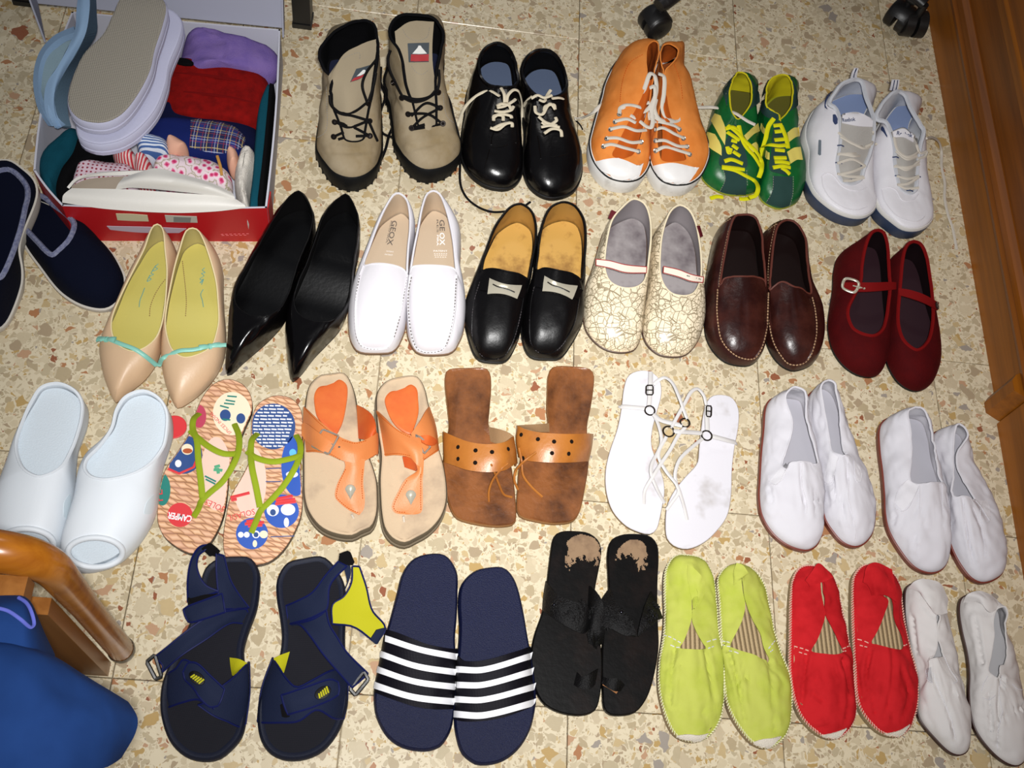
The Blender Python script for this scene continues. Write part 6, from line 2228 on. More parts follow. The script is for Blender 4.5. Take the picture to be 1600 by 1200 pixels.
# ---- black laced leather shoes
M_BSH = M('black_shoe_leather', '070607', 0.24, spec=0.35, bump=(130, 0.14))
M_BSI = M('blue_grey_insole', '56627a', 0.85, bump=(300, 0.1))
M_CRLACE = M('cream_lace', 'cfc4ac', 0.8, bump=(900, 0.2))
c = Crop(690, 50, 4)
LS = [
    ("320,215,0 235,250,0 190,250,4.5 163,350,3.5 152,470,2.8 135,580,2 123,690,1.4 128,800,.8 165,890,.3 230,960,0 300,992,0 385,1003,0 | 420,240,0 472,290,4 490,420,3.2 497,560,2.6 500,700,2 503,820,1 495,905,.4 462,965,.1 425,993,0",
     "345,67,8 275,97,7.8 233,180,7 238,270,6.1 290,332,6.1 350,345,6.4 | 402,87,7.8 450,150,7 473,250,6.2 480,305,6.1 460,338,6.3 410,346,6.6"),
    ("610,260,0 530,290,0 500,250,5 505,330,3.8 515,470,3 527,590,2.4 520,700,1.8 510,800,1.1 516,900,.5 548,985,.1 612,1040,0 695,1060,0 | 700,280,0 775,270,4.4 790,400,3.4 810,520,2.8 838,640,2.2 868,760,1.5 873,870,.8 850,960,.3 800,1028,0",
     "612,110,8 547,140,7.8 505,210,7 502,285,6.2 540,350,6.1 590,395,6.4 | 690,125,7.8 750,200,7 778,285,6.2 782,345,6.1 750,392,6.3 665,412,6.7"),
]
LC = [
    ("345,480 390,470 440,440 455,425 / 330,500 380,505 430,495 445,470 / 345,470 375,455 420,465 430,490 / 318,545 360,520 430,530 435,545 / 325,560 330,530 380,530 385,560 / 305,605 350,615 400,580 435,575 438,600 / 320,610 370,585 425,572 / 100,590,.5 108,560,1 140,480,3.4 180,430,4.5 240,385,5.6 300,368,6 362,400,6.6 / 405,440,6.6 415,395,7 450,362,7 480,370,6.6 500,430,4.4 505,500,2 508,570,.4 / 395,440,6.6 392,390,7.2 372,350,7",
     "300,735 285,790 270,850 / 295,725 380,715 470,690 / 465,560 470,650 465,700 / 330,620 315,660 310,705"),
    ("585,470 590,510 630,520 660,470 680,455 710,490 / 610,430 640,440 660,400 680,370 / 560,415,6.6 600,395,7 640,410,7 690,395,7 / 640,500 650,470 700,460 705,490 / 605,535 650,570 720,590 / 620,600 680,590 735,600 / 640,640 690,610 740,620 750,660 / 625,570 660,590 715,560 710,540 / 690,415,6.9 740,412,6.4 790,435,5 808,480,3 / 560,405,6.7 530,430,5.4 518,465,3.4",
     "600,650 620,790 / 640,775 720,780 790,760 / 830,790 800,870"),
]
for i, (o, p) in enumerate(LS):
    s = closed('lace_up_shoe', ('black leather lace-up shoe with cream laces, beside the hiking boots' if i == 0 else 'black leather lace-up shoe with cream laces, beside the orange sneakers'),
               'shoe', 'black lace-up shoes with cream laces', c, o, p, M_BSH, M_BLKL, M_BSI, M_BLKR, M_BSH,
               t=1.3, n=(2.4, 2.6), fe=72, ins=0.005, bind_r=0.0036, out=0.002, wr=(0.0014, 50), rows=18)
    for k, seg in enumerate(LC[i][0].split('/')):
        lace(c, seg, 0.0028, M_CRLACE, s.root, s.solid, 0.003, 0.5, zdef=6)
    if i == 1:
        lace(c, "838,548,1.4 870,545,.4 930,520,.35 985,490,.5 1040,440,3.2 1100,410,4.4", 0.0026, M_CRLACE, s.root, None, 0, 0.5)
        lace(c, "838,552,1.2 865,580,.4 882,610,.3", 0.0014, M_BLACE, s.root)
    for seg in LC[i][1].split('/'):
        b = MB()
        b.tube(spline(c.mix(seg, s.solid, 0.0002, 5), False, 6), 0.0009, 5)
        part('seam', b, M_BSH, s.root)
    eyelets(s, "345,470 330,540 310,600 455,440 440,540 440,590" if i == 0 else "590,470 610,540 640,640 705,480 725,560 745,630", M_BLKR, 0.0024, 0.0009)

# ---- orange canvas high-tops
M_ORC = M('orange_canvas', 'e08a42', 0.85, weave=(420, 0.12), var=('cc7028', 20, 0.4, 0.8))
M_ORCL = M('orange_canvas_lining', 'b4551a', 0.9)
M_FOX = M('white_rubber_foxing', 'dcdad6', 0.6, var=('aaa69e', 30, 0.52, 0.8))
M_CAPW = M('white_rubber_cap', 'e4e2e0', 0.35)
M_LINE = M('black_foxing_line', '141414', 0.5)
M_WLACE = M('off_white_lace', 'cbc4b8', 0.8, bump=(900, 0.2))
M_SILV = M('silver_eyelet', 'c9c6c0', 0.25, metal=0.9)
M_INNER = M('dark_orange_insole', '8a4820', 0.9)
c = Crop(880, 50, 4)
HT = [
    ("400,250,0 320,270,0 275,300,4.6 250,400,3.8 208,540,3 172,670,2 152,760,.8 163,860,.2 200,930,0 262,985,0 350,1007,0 | 480,290,0 515,400,3 520,550,2.6 520,700,2.2 512,850,.8 500,905,.2 470,962,0 425,998,0",
     "567,57,13 527,90,13 516,180,12.9 520,260,12.4 508,350,11.4 470,440,10 415,540,8.6 375,620,7.4 335,700,6.3 305,770,5.5 370,795,5.4 | 600,77,13 600,150,12.9 575,240,12.4 558,330,11.4 540,450,9.6 515,550,8.4 500,620,7.4 475,690,6.4 445,762,5.6",
     [ "295,790,4.8 370,815,5.1 440,785,4.8", "360,650,6.8 420,660,7.2 480,650,6.8", "440,500,9 490,510,9.4 520,480,9.2", "520,290,11.8 540,300,12 570,290,11.8"],
     "254,716 274,668 298,610 326,562 352,515 468,748 485,688", "210,808 340,792 470,842", "196,815 240,900 325,950 392,952 460,915 498,820",
     "254,716 300,705 380,725 468,748 / 274,668 340,665 420,690 485,688 / 298,610 380,595 450,615 512,612 / 326,562 400,548 455,570 / 352,515 360,480 400,460 470,470 530,500,8.8 545,550,8.4"),
    ("620,270,0 560,290,0 545,400,3 528,550,2.6 520,700,2 517,845,.8 536,930,.2 582,1000,0 640,1025,0 695,1028,0 | 690,240,0 745,250,4.6 790,340,4 812,460,3.2 850,620,2.4 870,730,1.2 873,830,.4 850,910,.1 810,980,0 750,1020,0",
     "672,72,13 617,85,13 603,160,12.9 625,250,12.4 630,330,11.4 605,450,9.8 585,560,8.2 582,650,6.9 595,740,5.9 620,805,5.3 690,815,5.3 | 718,110,13 700,180,12.8 640,240,12.5 634,330,11.6 640,430,10 670,540,8.2 710,640,6.8 742,720,5.8 772,795,5.2",
     ["610,820,4.7 690,835,5 770,815,4.7", "620,650,6.8 670,660,7.2 720,650,6.6", "610,480,9.2 630,480,9.6 660,480,9.2", "615,290,11.8 628,300,12 640,290,11.8"],
     "580,610 580,680 580,742 724,610 750,665 772,718 788,766", "550,838 680,822 822,850", "535,850 572,915 645,962 715,962 785,930 845,850",
     "580,745 640,720 720,745 788,766 / 580,682 640,680 710,715 772,718 / 580,612 630,600 690,640 750,665 / 575,560 630,565 690,590 724,610"),
]
for i, (o, p, tg, ey, capA, capB, lc) in enumerate(HT):
    s = closed('high_top_sneaker', ('orange canvas high-top sneaker, nearer the black lace-up shoes' if i == 0 else 'orange canvas high-top sneaker, nearer the green sneakers'),
               'shoe', 'orange canvas high-top sneakers', c, o, p, M_ORC, M_ORCL, M_INNER, None, M_ORC,
               t=3.6, n=(2.2, 2.3), fe=62, ins=0.007, bind_r=0.0012, wr=(0.0024, 34), rows=24, half=60)
    b = MB()
    slab(b, s.lp, [(0.003, 0.0), (-0.001, 0.002), (-0.0030, 0.015), (-0.0026, 0.036), (-0.001, 0.0375), (0.003, 0.0375)], 3)
    part('sole', b, M_FOX, s.root)
    b = MB()
    b.tube([Vector((q.x, q.y, 0.0362)) for q in s.lp.inset(-0.0024).full()], 0.0016, 6, True)
    part('foxing_stripe', b, M_LINE, s.root)
    patch(s, capA, capB, M_CAPW, 'toe_cap', 0.0008, 0.0016, 20, 10)
    tg_ = sheet(c, tg, M_ORCL, 'tongue', s.root, 16, 14, 0.002)
    full = MB()
    full.grid(s.grid, True)
    full.grid(tg_.rows)
    s.solid = full.bvh()
    eyelets(s, ey, M_SILV, 0.0034, 0.0014, hole=M_HOLE)
    for seg in lc.split('/'):
        lace(c, seg, 0.0034, M_WLACE, s.root, s.solid, 0.003, 0.45, zdef=7)
    if i == 0:
        for q in ("70,545,.35 110,540,.5 190,500,3.6 240,455,4.6 330,415,6.4 400,395,7.8 480,390,9.6",
                  "480,390,9.8 470,460,9.4 490,500,9.2 540,470,9.6 580,380,11 575,280,12.4 545,260,12.8 520,320,12 495,400,10.4 470,520,9",
                  "420,520,8.8 470,550,8.6 520,590,8.4 550,595,8.6 560,540,9 545,460,9.8", "355,500,8 380,475,8.6 450,460,9 540,440,10"):
            lace(c, q, 0.0036, M_WLACE, s.root, None, 0, 0.45)
        stitch(s, "500,140 420,190 385,260 365,340 355,440", M_ORCL, 0.004, 0.0006)
        lace(c, "268,300,4 230,420,3.6 195,580,2.8", 0.001, M_LINE, s.root, s.solid, 0.0002, name='heel_stripe')
    else:
        for q in ("640,365,10 690,390,8.4 740,440,6.2 790,462,4.6 850,470,4.2 930,470,3.9 1010,485,5.0 1080,510,6.4 1150,555,6.2 1200,580,6.2",
                  "580,420,10 570,480,9.6 600,540,8.8 660,560,8.2 720,550,7.6 715,510,8 670,460,8.8 630,440,9.6", "595,260,12.8 630,280,12.4 630,380,11 620,470,9.6 640,530,8.8 700,560,7.8",
                  "560,520,9 600,550,8.6 660,570,8", "540,350,11.6 570,340,12 575,400,11 560,470,9.8 555,540,9"):
            lace(c, q, 0.0036, M_WLACE, s.root, None, 0, 0.45)
        stitch(s, "690,200 715,260 735,330 745,420", M_ORCL, 0.004, 0.0006)

# ---- green sneakers
M_GRNS = M('green_satin', '0a5f2a', 0.38, bump=(90, 0.2), var=('064a20', 26, 0.4, 0.75))
M_DGRN = M('dark_green_suede', '27403c', 0.9, bump=(500, 0.15))
M_YELL = M('yellow_lining_cloth', 'c6bb1e', 0.8)
M_OLIV = M('olive_insole', '5d5a24', 0.9)
M_PYEL = M('pale_yellow_stripe', 'dccb66', 0.45)
M_YLACE = M('bright_yellow_lace', 'cfcc12', 0.8)
c = Crop(1080, 90, 4)
GS = [
    ("310,225,0 225,215,0 190,200,4.5 160,270,3.8 128,380,3.2 92,490,2.6 74,620,2 67,720,1.2 90,782,.6 150,838,.2 215,868,0 285,873,0 | 380,240,0 410,300,3.4 425,420,2.8 432,560,2.4 432,700,1.6 420,800,.8 390,848,.3 340,870,0",
     "302,86,7.4 268,118,7.3 242,200,6.9 240,270,6.4 255,340,6.2 282,382,6.2 | 345,105,7.3 383,200,6.9 380,270,6.4 352,325,6.2 322,362,6.2 300,384,6.3",
     "270,420 240,470 200,560 175,670 260,690 340,680", "275,420 300,480 330,560 350,680 300,690 330,690",
     ["150,350 130,385 125,395 / 185,365 215,450 210,550", "105,465 90,495 80,540 / 150,480 185,545 190,615", "330,490 380,440 415,410 / 350,520 390,480 425,460", "355,560 400,530 412,545 / 360,600 400,590 415,590"],
     "200,690 215,760 180,840 / 340,720 345,790 340,865", "165,240 200,230 215,300 / 240,150 235,250 245,330"),
    ("565,250,0 490,270,0 448,290,4 438,400,3.2 433,520,2.6 432,650,2 430,750,1.4 420,830,.7 432,892,.3 480,938,0 548,957,0 | 640,260,0 660,290,4 675,400,3.2 690,550,2.6 710,670,1.8 713,760,1.1 690,850,.5 650,918,.1",
     "552,101,7.4 492,138,7.2 462,230,6.7 467,300,6.3 510,335,6.2 545,355,6.2 | 610,112,7.3 638,200,6.8 631,290,6.4 600,345,6.2 565,380,6.2 553,385,6.2",
     "525,400 510,480 500,600 490,700 550,725 610,735", "560,400 575,470 595,600 620,700 600,730 612,735",
     ["600,470 640,440 670,440 / 610,530 650,500 680,490", "598,590 640,565 680,560 / 620,665 660,640 695,640", "440,410 450,430 480,460 / 435,440 445,465 480,500", "470,580 480,590 490,595 / 465,620 475,635 490,640"],
     "510,740 505,840 465,910 / 630,745 630,850 605,945", "450,330 480,330 540,360 / 445,420 480,380 535,385"),
]
GL = [
    "215,450 260,440 290,460 / 225,470 270,500 300,520 / 250,520 285,530 / 225,560 235,600 245,570 / 255,550 290,575 / 260,590 305,620 / 205,650 250,640 320,665 / 190,685 260,690 330,700 / 230,430 280,470 340,530 400,590 430,650 435,710 415,750 / 295,430 310,500 340,560 390,620 430,690 / 190,690 270,705 340,740 390,770 415,820 400,865 360,880 / 120,880,.4 160,868,.4 200,872,.4 / 300,882,.4 330,884,.4 370,878,.4",
    "515,385 490,430 470,520 440,620 430,660 / 440,570 490,550 550,555 600,550 / 515,430 565,425 / 520,470 560,465 / 520,520 575,515 / 520,580 580,585 / 515,630 590,630 / 510,690 570,680 615,690 / 520,655 570,655 610,665 / 600,570 590,510 560,430 / 560,690 590,710 612,732",
]
for i, (o, p, ta, tb, stp, toe, hl) in enumerate(GS):
    s = closed('sneaker', ('green satin sneaker with yellow laces, nearer the orange high-tops' if i == 0 else 'green satin sneaker with yellow laces, nearer the white trainers'),
               'shoe', 'green and yellow sneakers', c, o, p, M_GRNS, M_YELL, M_OLIV, M('yellow_sole_edge', '8a8f1e', 0.6), M_YELL,
               t=0.7, n=(2.4, 2.3), fe=70, ins=0.006, bind_r=0.0016, wr=(0.0032, 32), rows=20)
    patch(s, ta, tb, M_DGRN, 'lace_panel', 0.0004, 0.0007, 24, 8)
    a_, b_ = toe.split('/')
    patch(s, a_, b_, M_DGRN, 'toe_patch', 0.0004, 0.0007, 16, 8)
    for st in stp:
        a_, b_ = st.split('/')
        patch(s, a_, b_, M_PYEL, 'side_stripe', 0.0005, 0.0008, 12, 6)
    if i == 0:
        patch(s, "195,200 215,170 245,140 275,105", "225,310 228,270 238,200 262,130", M_DGRN, 'collar_panel', 0.0004, 0.0007, 12, 5)
        patch(s, "350,110 390,160 420,210 428,280", "348,115 385,200 385,260 360,330", M_DGRN, 'collar_panel', 0.0004, 0.0007, 12, 5)
        stitch(s, "225,300 215,240 240,190", M_THREADG, 0.004, 0.0005)
    else:
        patch(s, "480,140 455,190 440,260 438,330 470,370 540,395", "500,130 465,220 462,290 500,335 530,350 545,358", M_DGRN, 'collar_panel', 0.0004, 0.0007, 16, 5)
        patch(s, "615,112 645,170 662,230 668,300", "612,115 640,200 634,270 605,345", M_DGRN, 'collar_panel', 0.0004, 0.0007, 12, 5)
    for seg in GL[i].split('/'):
        lace(c, seg, 0.0040, M_YLACE, s.root, s.solid, 0.0026, 0.4, zdef=4)
    stitch(s, "195,690 212,760 180,835 / 345,700 350,800" if i == 0 else "512,740 508,830 470,905 / 635,740 632,850 610,935", M_THREADG, 0.004, 0.0005, lift=0.0016)

# ---- white trainers
M_WTR = M('white_trainer_leather', 'dcdadf', 0.5, bump=(200, 0.1))
M_WMESH = M('grey_mesh', 'bab6b0', 0.9, weave=(700, 0.5))
M_WLIN = M('grey_towel_lining', 'c4c6cc', 0.95, bump=(900, 0.3))
M_BINS = M('blue_insole', '8494b8', 0.85)
M_NAVR = M('navy_rubber', '33425f', 0.55, bump=(150, 0.1))
M_MIDS = M('white_midsole', 'd5d3cf', 0.6)
M_NTRIM = M('navy_trim', '2c3b62', 0.6)
c = Crop(1230, 90, 4)
WT = [
    ("390,300,0 300,310,0 220,255,6 150,370,5 128,480,4 142,580,3.4 128,690,2.6 116,790,1.6 127,880,.8 170,968,.1 240,1030,0 330,1067,0 405,1073,0 | 490,320,0 515,360,6 522,480,5 525,620,4 524,760,3 520,880,2 512,950,.6 488,1015,0 455,1053,0",
     "412,130,8.8 332,168,8.5 270,250,8 258,300,7.6 305,325,7.7 325,370,7.8 335,470,7.5 328,560,7 312,650,6.3 320,720,5.8 345,775,5.4 400,790,5.3 | 470,150,8.6 500,250,8.1 538,350,7.8 550,420,7.8 545,500,7.4 520,600,6.6 485,690,6 462,760,5.4",
     ["340,790,4.9 400,800,5 460,770,4.9", "310,650,6.2 400,650,6.7 490,650,6.1", "330,500,7.4 430,480,8 530,500,7.6", "345,352,8.6 440,345,9 535,388,8.6"],
     "345,352 440,345 535,388", "340,410 440,430 530,435", ((345, 408), (425, 400), 'Reebok'),
     "300,400,7 250,430,5.6 180,470,4.2 130,520,2.4 100,580,.8 105,620,.4 140,600,.4 160,540,1.2 / 320,475 380,530 450,560 520,555 545,540 / 330,500 400,540 470,570 550,545 / 530,470 545,500 520,540 480,560 / 312,610 400,605 520,595 / 320,605 420,620 520,590 / 310,665 400,640 480,680 / 320,735 400,715 480,680 / 310,730 380,745 470,750 / 345,775 400,770 475,755",
     [(330, 557), (318, 664), (475, 685), (395, 772)],
     "215,740 250,720 290,740 340,800 390,825 450,830 500,810 / 215,745 230,820 280,890 360,940 440,950 500,930", (204, 563)),
    ("680,370,0 605,385,0 555,480,5.5 542,600,4.5 537,750,3.2 532,870,2.2 527,960,1 542,1030,.2 590,1090,0 655,1140,0 725,1152,0 | 770,380,0 810,400,6 852,490,5 858,600,4 862,750,3 870,880,2 862,1010,.8 842,1085,.1 790,1135,0",
     "682,206,8.8 612,260,8.4 557,350,8 560,395,7.7 605,408,7.8 650,470,7.8 672,560,7.2 672,640,6.5 685,740,5.9 712,820,5.4 765,848,5.3 | 740,230,8.5 770,300,8.2 838,420,8 860,455,7.9 842,540,7.4 820,640,6.6 815,740,6 805,825,5.4",
     ["715,845,4.9 765,860,5 805,840,4.9", "680,700,6.1 750,700,6.7 815,700,6.1", "670,560,7.2 740,560,7.8 820,560,7.2", "655,462,8.4 730,440,8.8 790,495,8.4"],
     "655,458 730,436 790,492", "665,500 725,500 785,530", ((680, 486), (778, 502), 'Reebok'),
     "870,505,7 910,500,5 950,530,2.6 965,590,.6 965,680,.4 985,780,.4 985,880,.4 1005,980,.4 1035,1070,.4 1060,1200,.4 / 665,500 690,580 740,625 800,600 820,560 / 680,590 740,640 800,620 / 815,500 800,550 820,600 860,590 850,620 810,635 / 665,685 740,690 815,670 / 675,680 740,705 815,650 / 680,745 750,760 815,745 / 685,800 750,790 815,750 / 690,800 740,820 815,820 / 560,700,2.4 540,800,1.6 520,880,1 512,960,.5 515,1060,.4 / 600,500,6 580,640,3.4 555,760,2.4 540,840,1.5 518,930,.6",
     [(675, 630), (690, 745), (810, 748), (762, 838)],
     "590,820 630,808 680,830 720,890 780,890 820,850 / 590,825 610,900 680,985 760,1020 820,1020 860,990", None),
]
for i, (o, p, tg, ta, tb_, lg, lc, lp_, sm, wd) in enumerate(WT):
    s = closed('trainer', ('white leather running trainer with navy sole, nearer the green sneakers' if i == 0 else 'white leather running trainer with navy sole, nearer the wardrobe'),
               'shoe', 'white running trainers', c, o, p, M_WTR, M_WLIN, M_BINS, None, M_WLIN,
               zb=[(0, 0.034), (0.65, 0.030), (0.85, 0.036), (1, 0.041)], n=(2.4, 2.5), fe=66, ins=0.006, bind_r=0.0042, wr=(0.0012, 40), rows=22, half=56, th=0.004)
    b = MB()
    z1 = [(0, 0.022), (0.45, 0.010), (0.65, 0.013), (0.85, 0.028), (1, 0.034)]
    z2 = [(0, 0.035), (0.65, 0.031), (0.85, 0.037), (1, 0.042)]
    slab(b, s.lp, [(0.004, [(0, .003), (.1, 0), (.85, 0), (1, .006)]), (-0.001, [(0, .008), (.85, .004), (1, .011)]), (-0.003, z1), (0.002, z1)], 3)
    part('outsole', b, M_NAVR, s.root)
    b = MB()
    slab(b, s.lp, [(0.002, [(f, z - 0.001) for f, z in z1]), (-0.0025, [(f, z + 0.001) for f, z in z1]), (-0.003, [(f, z - 0.004) for f, z in z2]), (-0.001, z2), (0.003, z2)], 3)
    part('midsole', b, M_MIDS, s.root)
    tgs = sheet(c, tg, M_WMESH, 'tongue', s.root, 20, 16, 0.005)
    full = MB()
    full.grid(s.grid, True)
    full.grid(tgs.rows)
    s.solid = full.bvh()
    patch(s, ta, tb_, M_WTR, 'tongue_tab', 0.0005, 0.0012, 12, 6, bvh=tgs.bvh)
    text(lg[2], c, lg[0], lg[1], 0.0075, M_NTRIM, s.root, tgs.bvh, lift=0.0024, bold=0.02)
    for seg in lc.split('/'):
        lace(c, seg, 0.0027, M_WLACE, s.root, s.solid, 0.0035, 0.7, zdef=6)
    for x, y in lp_:
        h, nn = c.hit(x, y, s.solid)
        if h is None:
            continue
        b = MB()
        b.tube([h + Vector((-0.006, 0, .002)), h + Vector((0, 0, .0045)), h + Vector((.006, 0, .002))], 0.0014, 6, flat=0.6)
        part('lace_loop', b, M_NTRIM, s.root)
    for seg in sm.split('/'):
        b = MB()
        b.tube(spline(c.mix(seg, s.solid, 0.0, 4), False, 8), 0.0013, 6)
        part('overlay_seam', b, M_WTR, s.root)
    if wd:
        patch(s, "198,518 204,515 214,518", "194,605 204,612 212,608", M('grey_window', '6d7680', 0.4), 'side_window', 0.0006, 0.0008, 6, 6)
    if i == 0:
        patch(s, "392,132 330,165 275,235 245,300 255,330", "375,135 312,172 258,245 240,300 240,320", M_NTRIM, 'collar_trim', 0.0012, 0.0012, 16, 4)
        patch(s, "285,360 300,358 315,385", "285,400 300,420 315,412", M_NTRIM, 'eyestay_trim', 0.0006, 0.001, 6, 5)
        tab = ["412,130,8.8 400,80,9.9 440,72,10.2 432,125,8.9"]
    else:
        patch(s, "635,225 590,275 555,340 548,370", "620,225 572,280 540,340 535,365", M_NTRIM, 'collar_trim', 0.0012, 0.0012, 16, 4)
        patch(s, "590,440 600,430 625,490", "590,455 605,470 625,500", M_NTRIM, 'eyestay_trim', 0.0006, 0.001, 6, 5)
    # striped pull loop on the heel
    q = ("395,128,8.6 405,95,9.9 420,66,10.8", "435,128,8.7 438,98,10 445,70,10.9") if i == 0 else ("640,205,8.5 648,175,9.7 655,140,10.8", "690,205,8.6 698,175,9.8 702,142,10.9")
    sheet(c, q, M_WTR, 'pull_loop', s.root, 8, 6, 0.0022)
    for u in ((0.45,) if i == 0 else (0.3, 0.72)):
        A_, B_ = spline(c.pts(q[0])), spline(c.pts(q[1]))
        b = MB()
        b.tube([a.lerp(d, u) + Vector((0, -0.0012, 0.0008)) for a, d in zip(A_, B_)], 0.0012, 6, flat=0.6)
        part('loop_stripe', b, M_NTRIM, s.root)


# ================================================================ navy slippers at the left edge
M_NVEL = M('navy_felt', '060a1c', 0.95, bump=(700, 0.3))
M_FLEE = M('grey_blue_fleece_trim', '8f93ac', 0.95, bump=(700, 1.0), var=('6a6f92', 200, 0.4, 0.65))
M_SLSO = M('cream_felt_sole', 'c6c0b6', 0.9, bump=(400, 0.2))
c = Crop(0, 240, 4)
s = closed('slipper', 'navy felt mule slipper with grey fleece trim, lower one leaning towards the beige pumps', 'slipper', 'navy felt slippers with fleece trim', c,
           "115,340,0 122,470,0 175,600,0 270,735,0 380,875,0 480,948,0 580,985,0 670,990,0 728,945,.4 | 190,275,2 250,252,3 420,345,3 560,470,3 680,590,2.6 740,690,2 772,775,1.4 768,870,.8",
           "135,330,3.2 140,430,3.4 178,490,4.6 250,570,5.6 322,632,6.2 370,600,6.4 430,535,6.5 | 190,280,3.6 243,256,4.2 340,320,5.2 430,392,6.0 465,440,6.4",
           M_NVEL, M_NVEL, M_NVEL, M_SLSO, M_FLEE, t=1.2, n=(2.2, 2.2), fe=78, ins=0.005, bind_r=0.0042, out=0.003, wr=(0.0015, 40))
zl = [(0, 0.066), (0.45, 0.052), (0.75, 0.030), (1, 0.014)]
s = closed('slipper', 'navy felt mule slipper with pale sole rim, uppermost at the left edge', 'slipper', 'navy felt slippers with fleece trim', c,
           "55,72,5.5 -55,110,5 -120,260,4 -150,600,3 -140,900,2 -100,1060,1 -40,1110,.8 | 150,125,5.6 222,200,5.4 232,290,5 168,480,4 128,620,3.4 142,750,2.6 135,880,1.6 80,1010,1 20,1090,.8",
           "50,97,7 -60,135,7 -110,260,7.4 -120,450,8.4 -100,620,9 -60,740,9 -20,778,9 | 128,148,7 172,225,7.2 148,400,8.2 104,560,8.8 55,690,9 15,765,9",
           M_NVEL, M_NVEL, M_NVEL, M_SLSO, M_FLEE, zb=zl, z0=[(0, 0.036), (0.45, 0.026), (0.75, 0.012), (1, 0.001)], n=(2.2, 2.2), fe=78, ins=0.005, bind_r=0.0042, out=0.003)

# ================================================================ shoe box and what is in it
M_CARD = M('white_cardboard', 'c2c2cc', 0.7, bump=(60, 0.03))
M_CARDR = M('red_printed_card', 'b3161c', 0.5)
M_CARDL = M('lilac_white_card', 'a4a6b4', 0.7)
HB = 0.092
FRp, FLp = at(417, 325, HB), at(97, 322, HB)
LBp = at(52, 266, HB)
BRp, BLp = at(438, 46, HB), at(112, 18, HB)
ctr = (FRp + FLp + BRp + BLp) / 4
box = thing('shoe_box', 'open red and white cardboard shoe box full of slippers, lid raised at the back', 'box', (ctr.x, ctr.y, 0))


def wall(A, B_, z0, z1, mat_out, mat_in, name, bow=0.0, n=10, lean=0.0, th=0.003):
    d = (B_ - A)
    d.z = 0
    L = d.length
    nn = Vector((d.y, -d.x, 0)).normalized()
    if nn.dot(A - ctr) < 0:
        nn = -nn
    rows_o, rows_i = [], []
    for z in (z0, (z0 + z1) / 2, z1):
        ro, ri = [], []
        for k in range(n + 1):
            t = k / n
            p = Vector((A.x, A.y, 0)).lerp(Vector((B_.x, B_.y, 0)), t) + nn * (bow * math.sin(math.pi * t) * z / z1 + lean * (z - z0))
            p.z = z
            ro.append(p)
            ri.append(p - nn * th)
        rows_o.append(ro)
        rows_i.append(ri)
    o_, i_ = MB(), MB()
    fl = (rows_o[0][1] - rows_o[0][0]).cross(Vector((0, 0, 1))).dot(nn) < 0
    o_.grid(rows_o, False, fl)
    i_.grid(rows_i, False, not fl)
    i_.grid([rows_o[-1], rows_i[-1]], False, fl)
    for j in (0, -1):
        i_.grid([[r[j] for r in rows_o], [r[j] for r in rows_i]], False, (j == 0) == fl)
    a = part(name, o_, mat_out, box)
    part(name + '_lining', i_, mat_in, box)
    return o_


fb = wall(FLp, FRp, 0.0, HB, M_CARDR, M_CARD, 'front_wall', 0.004)
wall(FRp, BRp, 0.0, HB, M_CARD, M_CARD, 'side_wall', 0.004)
wall(BRp, BLp, 0.0, HB, M_CARD, M_CARD, 'back_wall')
wall(BLp, LBp, 0.0, HB, M_CARD, M_CARD, 'side_wall', 0.012)
wall(LBp, FLp, 0.0, HB, M_CARDR, M_CARD, 'corner_flap', 0.002)
b = MB()
b.poly([Vector((p.x, p.y, 0.003)) for p in (FLp, FRp, BRp, BLp, LBp)], flip=False)
b.poly([Vector((p.x, p.y, 0.0005)) for p in (FLp, FRp, BRp, BLp, LBp)], flip=True)
part('box_floor', b, M_CARD, box)
# red edge strip down the right front corner
b = MB()
for z0_, z1_ in ((0, HB),):
    q = FRp + Vector((0.0012, 0.004, 0))
    b.box((q.x, q.y + 0.012, HB / 2), 0.0016, 0.03, HB)
part('corner_strip', b, M_CARDR, box)
# raised lid: hinge along the back wall
h0, h1 = Vector((BLp.x - 0.055, BLp.y + 0.010, HB)), Vector((BRp.x + 0.004, BRp.y + 0.006, HB))
up_ = Vector((0, 0.06, 0.26))
rows = []
for k in range(5):
    t = k / 4
    off = up_ * t
    rows.append([h0.lerp(h1, u) + off + Vector((-(0.035) * t * (1 - u), 0, 0)) for u in [x / 10 for x in range(11)]])
b = MB()
shell(rows, False, 0.003, b, None, False)
part('lid', b, M_CARDL, box)
lc = at(72, 66, 0.10)
for e, sgn in ((0, -1), (10, 1)):
    b = MB()
    r0 = [r[e] for r in rows]
    r1 = [p + Vector((0.003, -0.030, 0.008)) for p in r0] if e else [lc + (p - r0[0]) for p in r0]
    shell([r0, r1], False, 0.0025, b, None, False)
    part('lid_flap', b, M_CARDL, box)
# printed front: labels and pale band
fbv = fb.bvh()
cf = Crop(0, 240, 4)
sh = Shoe()
sh.cr, sh.root, sh.solid = cf, box, fbv
patch(sh, "725,370 820,372 922,380", "735,410 830,415 930,418", M('paper_label', 'c9bf9c', 0.7), 'label', 0.0004, 0.0006, 6, 4)
patch(sh, "1030,380 1120,384 1230,388", "1040,422 1130,424 1235,426", M('grey_label', 'b4b2a4', 0.7), 'label', 0.0004, 0.0006, 6, 4)
patch(sh, "1085,388 1130,390 1195,392", "1085,420 1130,421 1190,423", M('barcode_grey', '7e807a', 0.7), 'barcode', 0.0011, 0.0003, 6, 3)
text('2', cf, (800, 410), (850, 410), 0.011, M_CARDR, box, fbv, lift=0.0014, bold=0.02)
patch(sh, "668,448 760,450 880,452 1000,456 1165,464", "690,470 760,478 880,488 1000,490 1120,490", M('torn_white_paper', 'b8a8b4', 0.7), 'torn_paper', 0.0004, 0.0006, 14, 4)
ct = Crop(140, 340, 4)
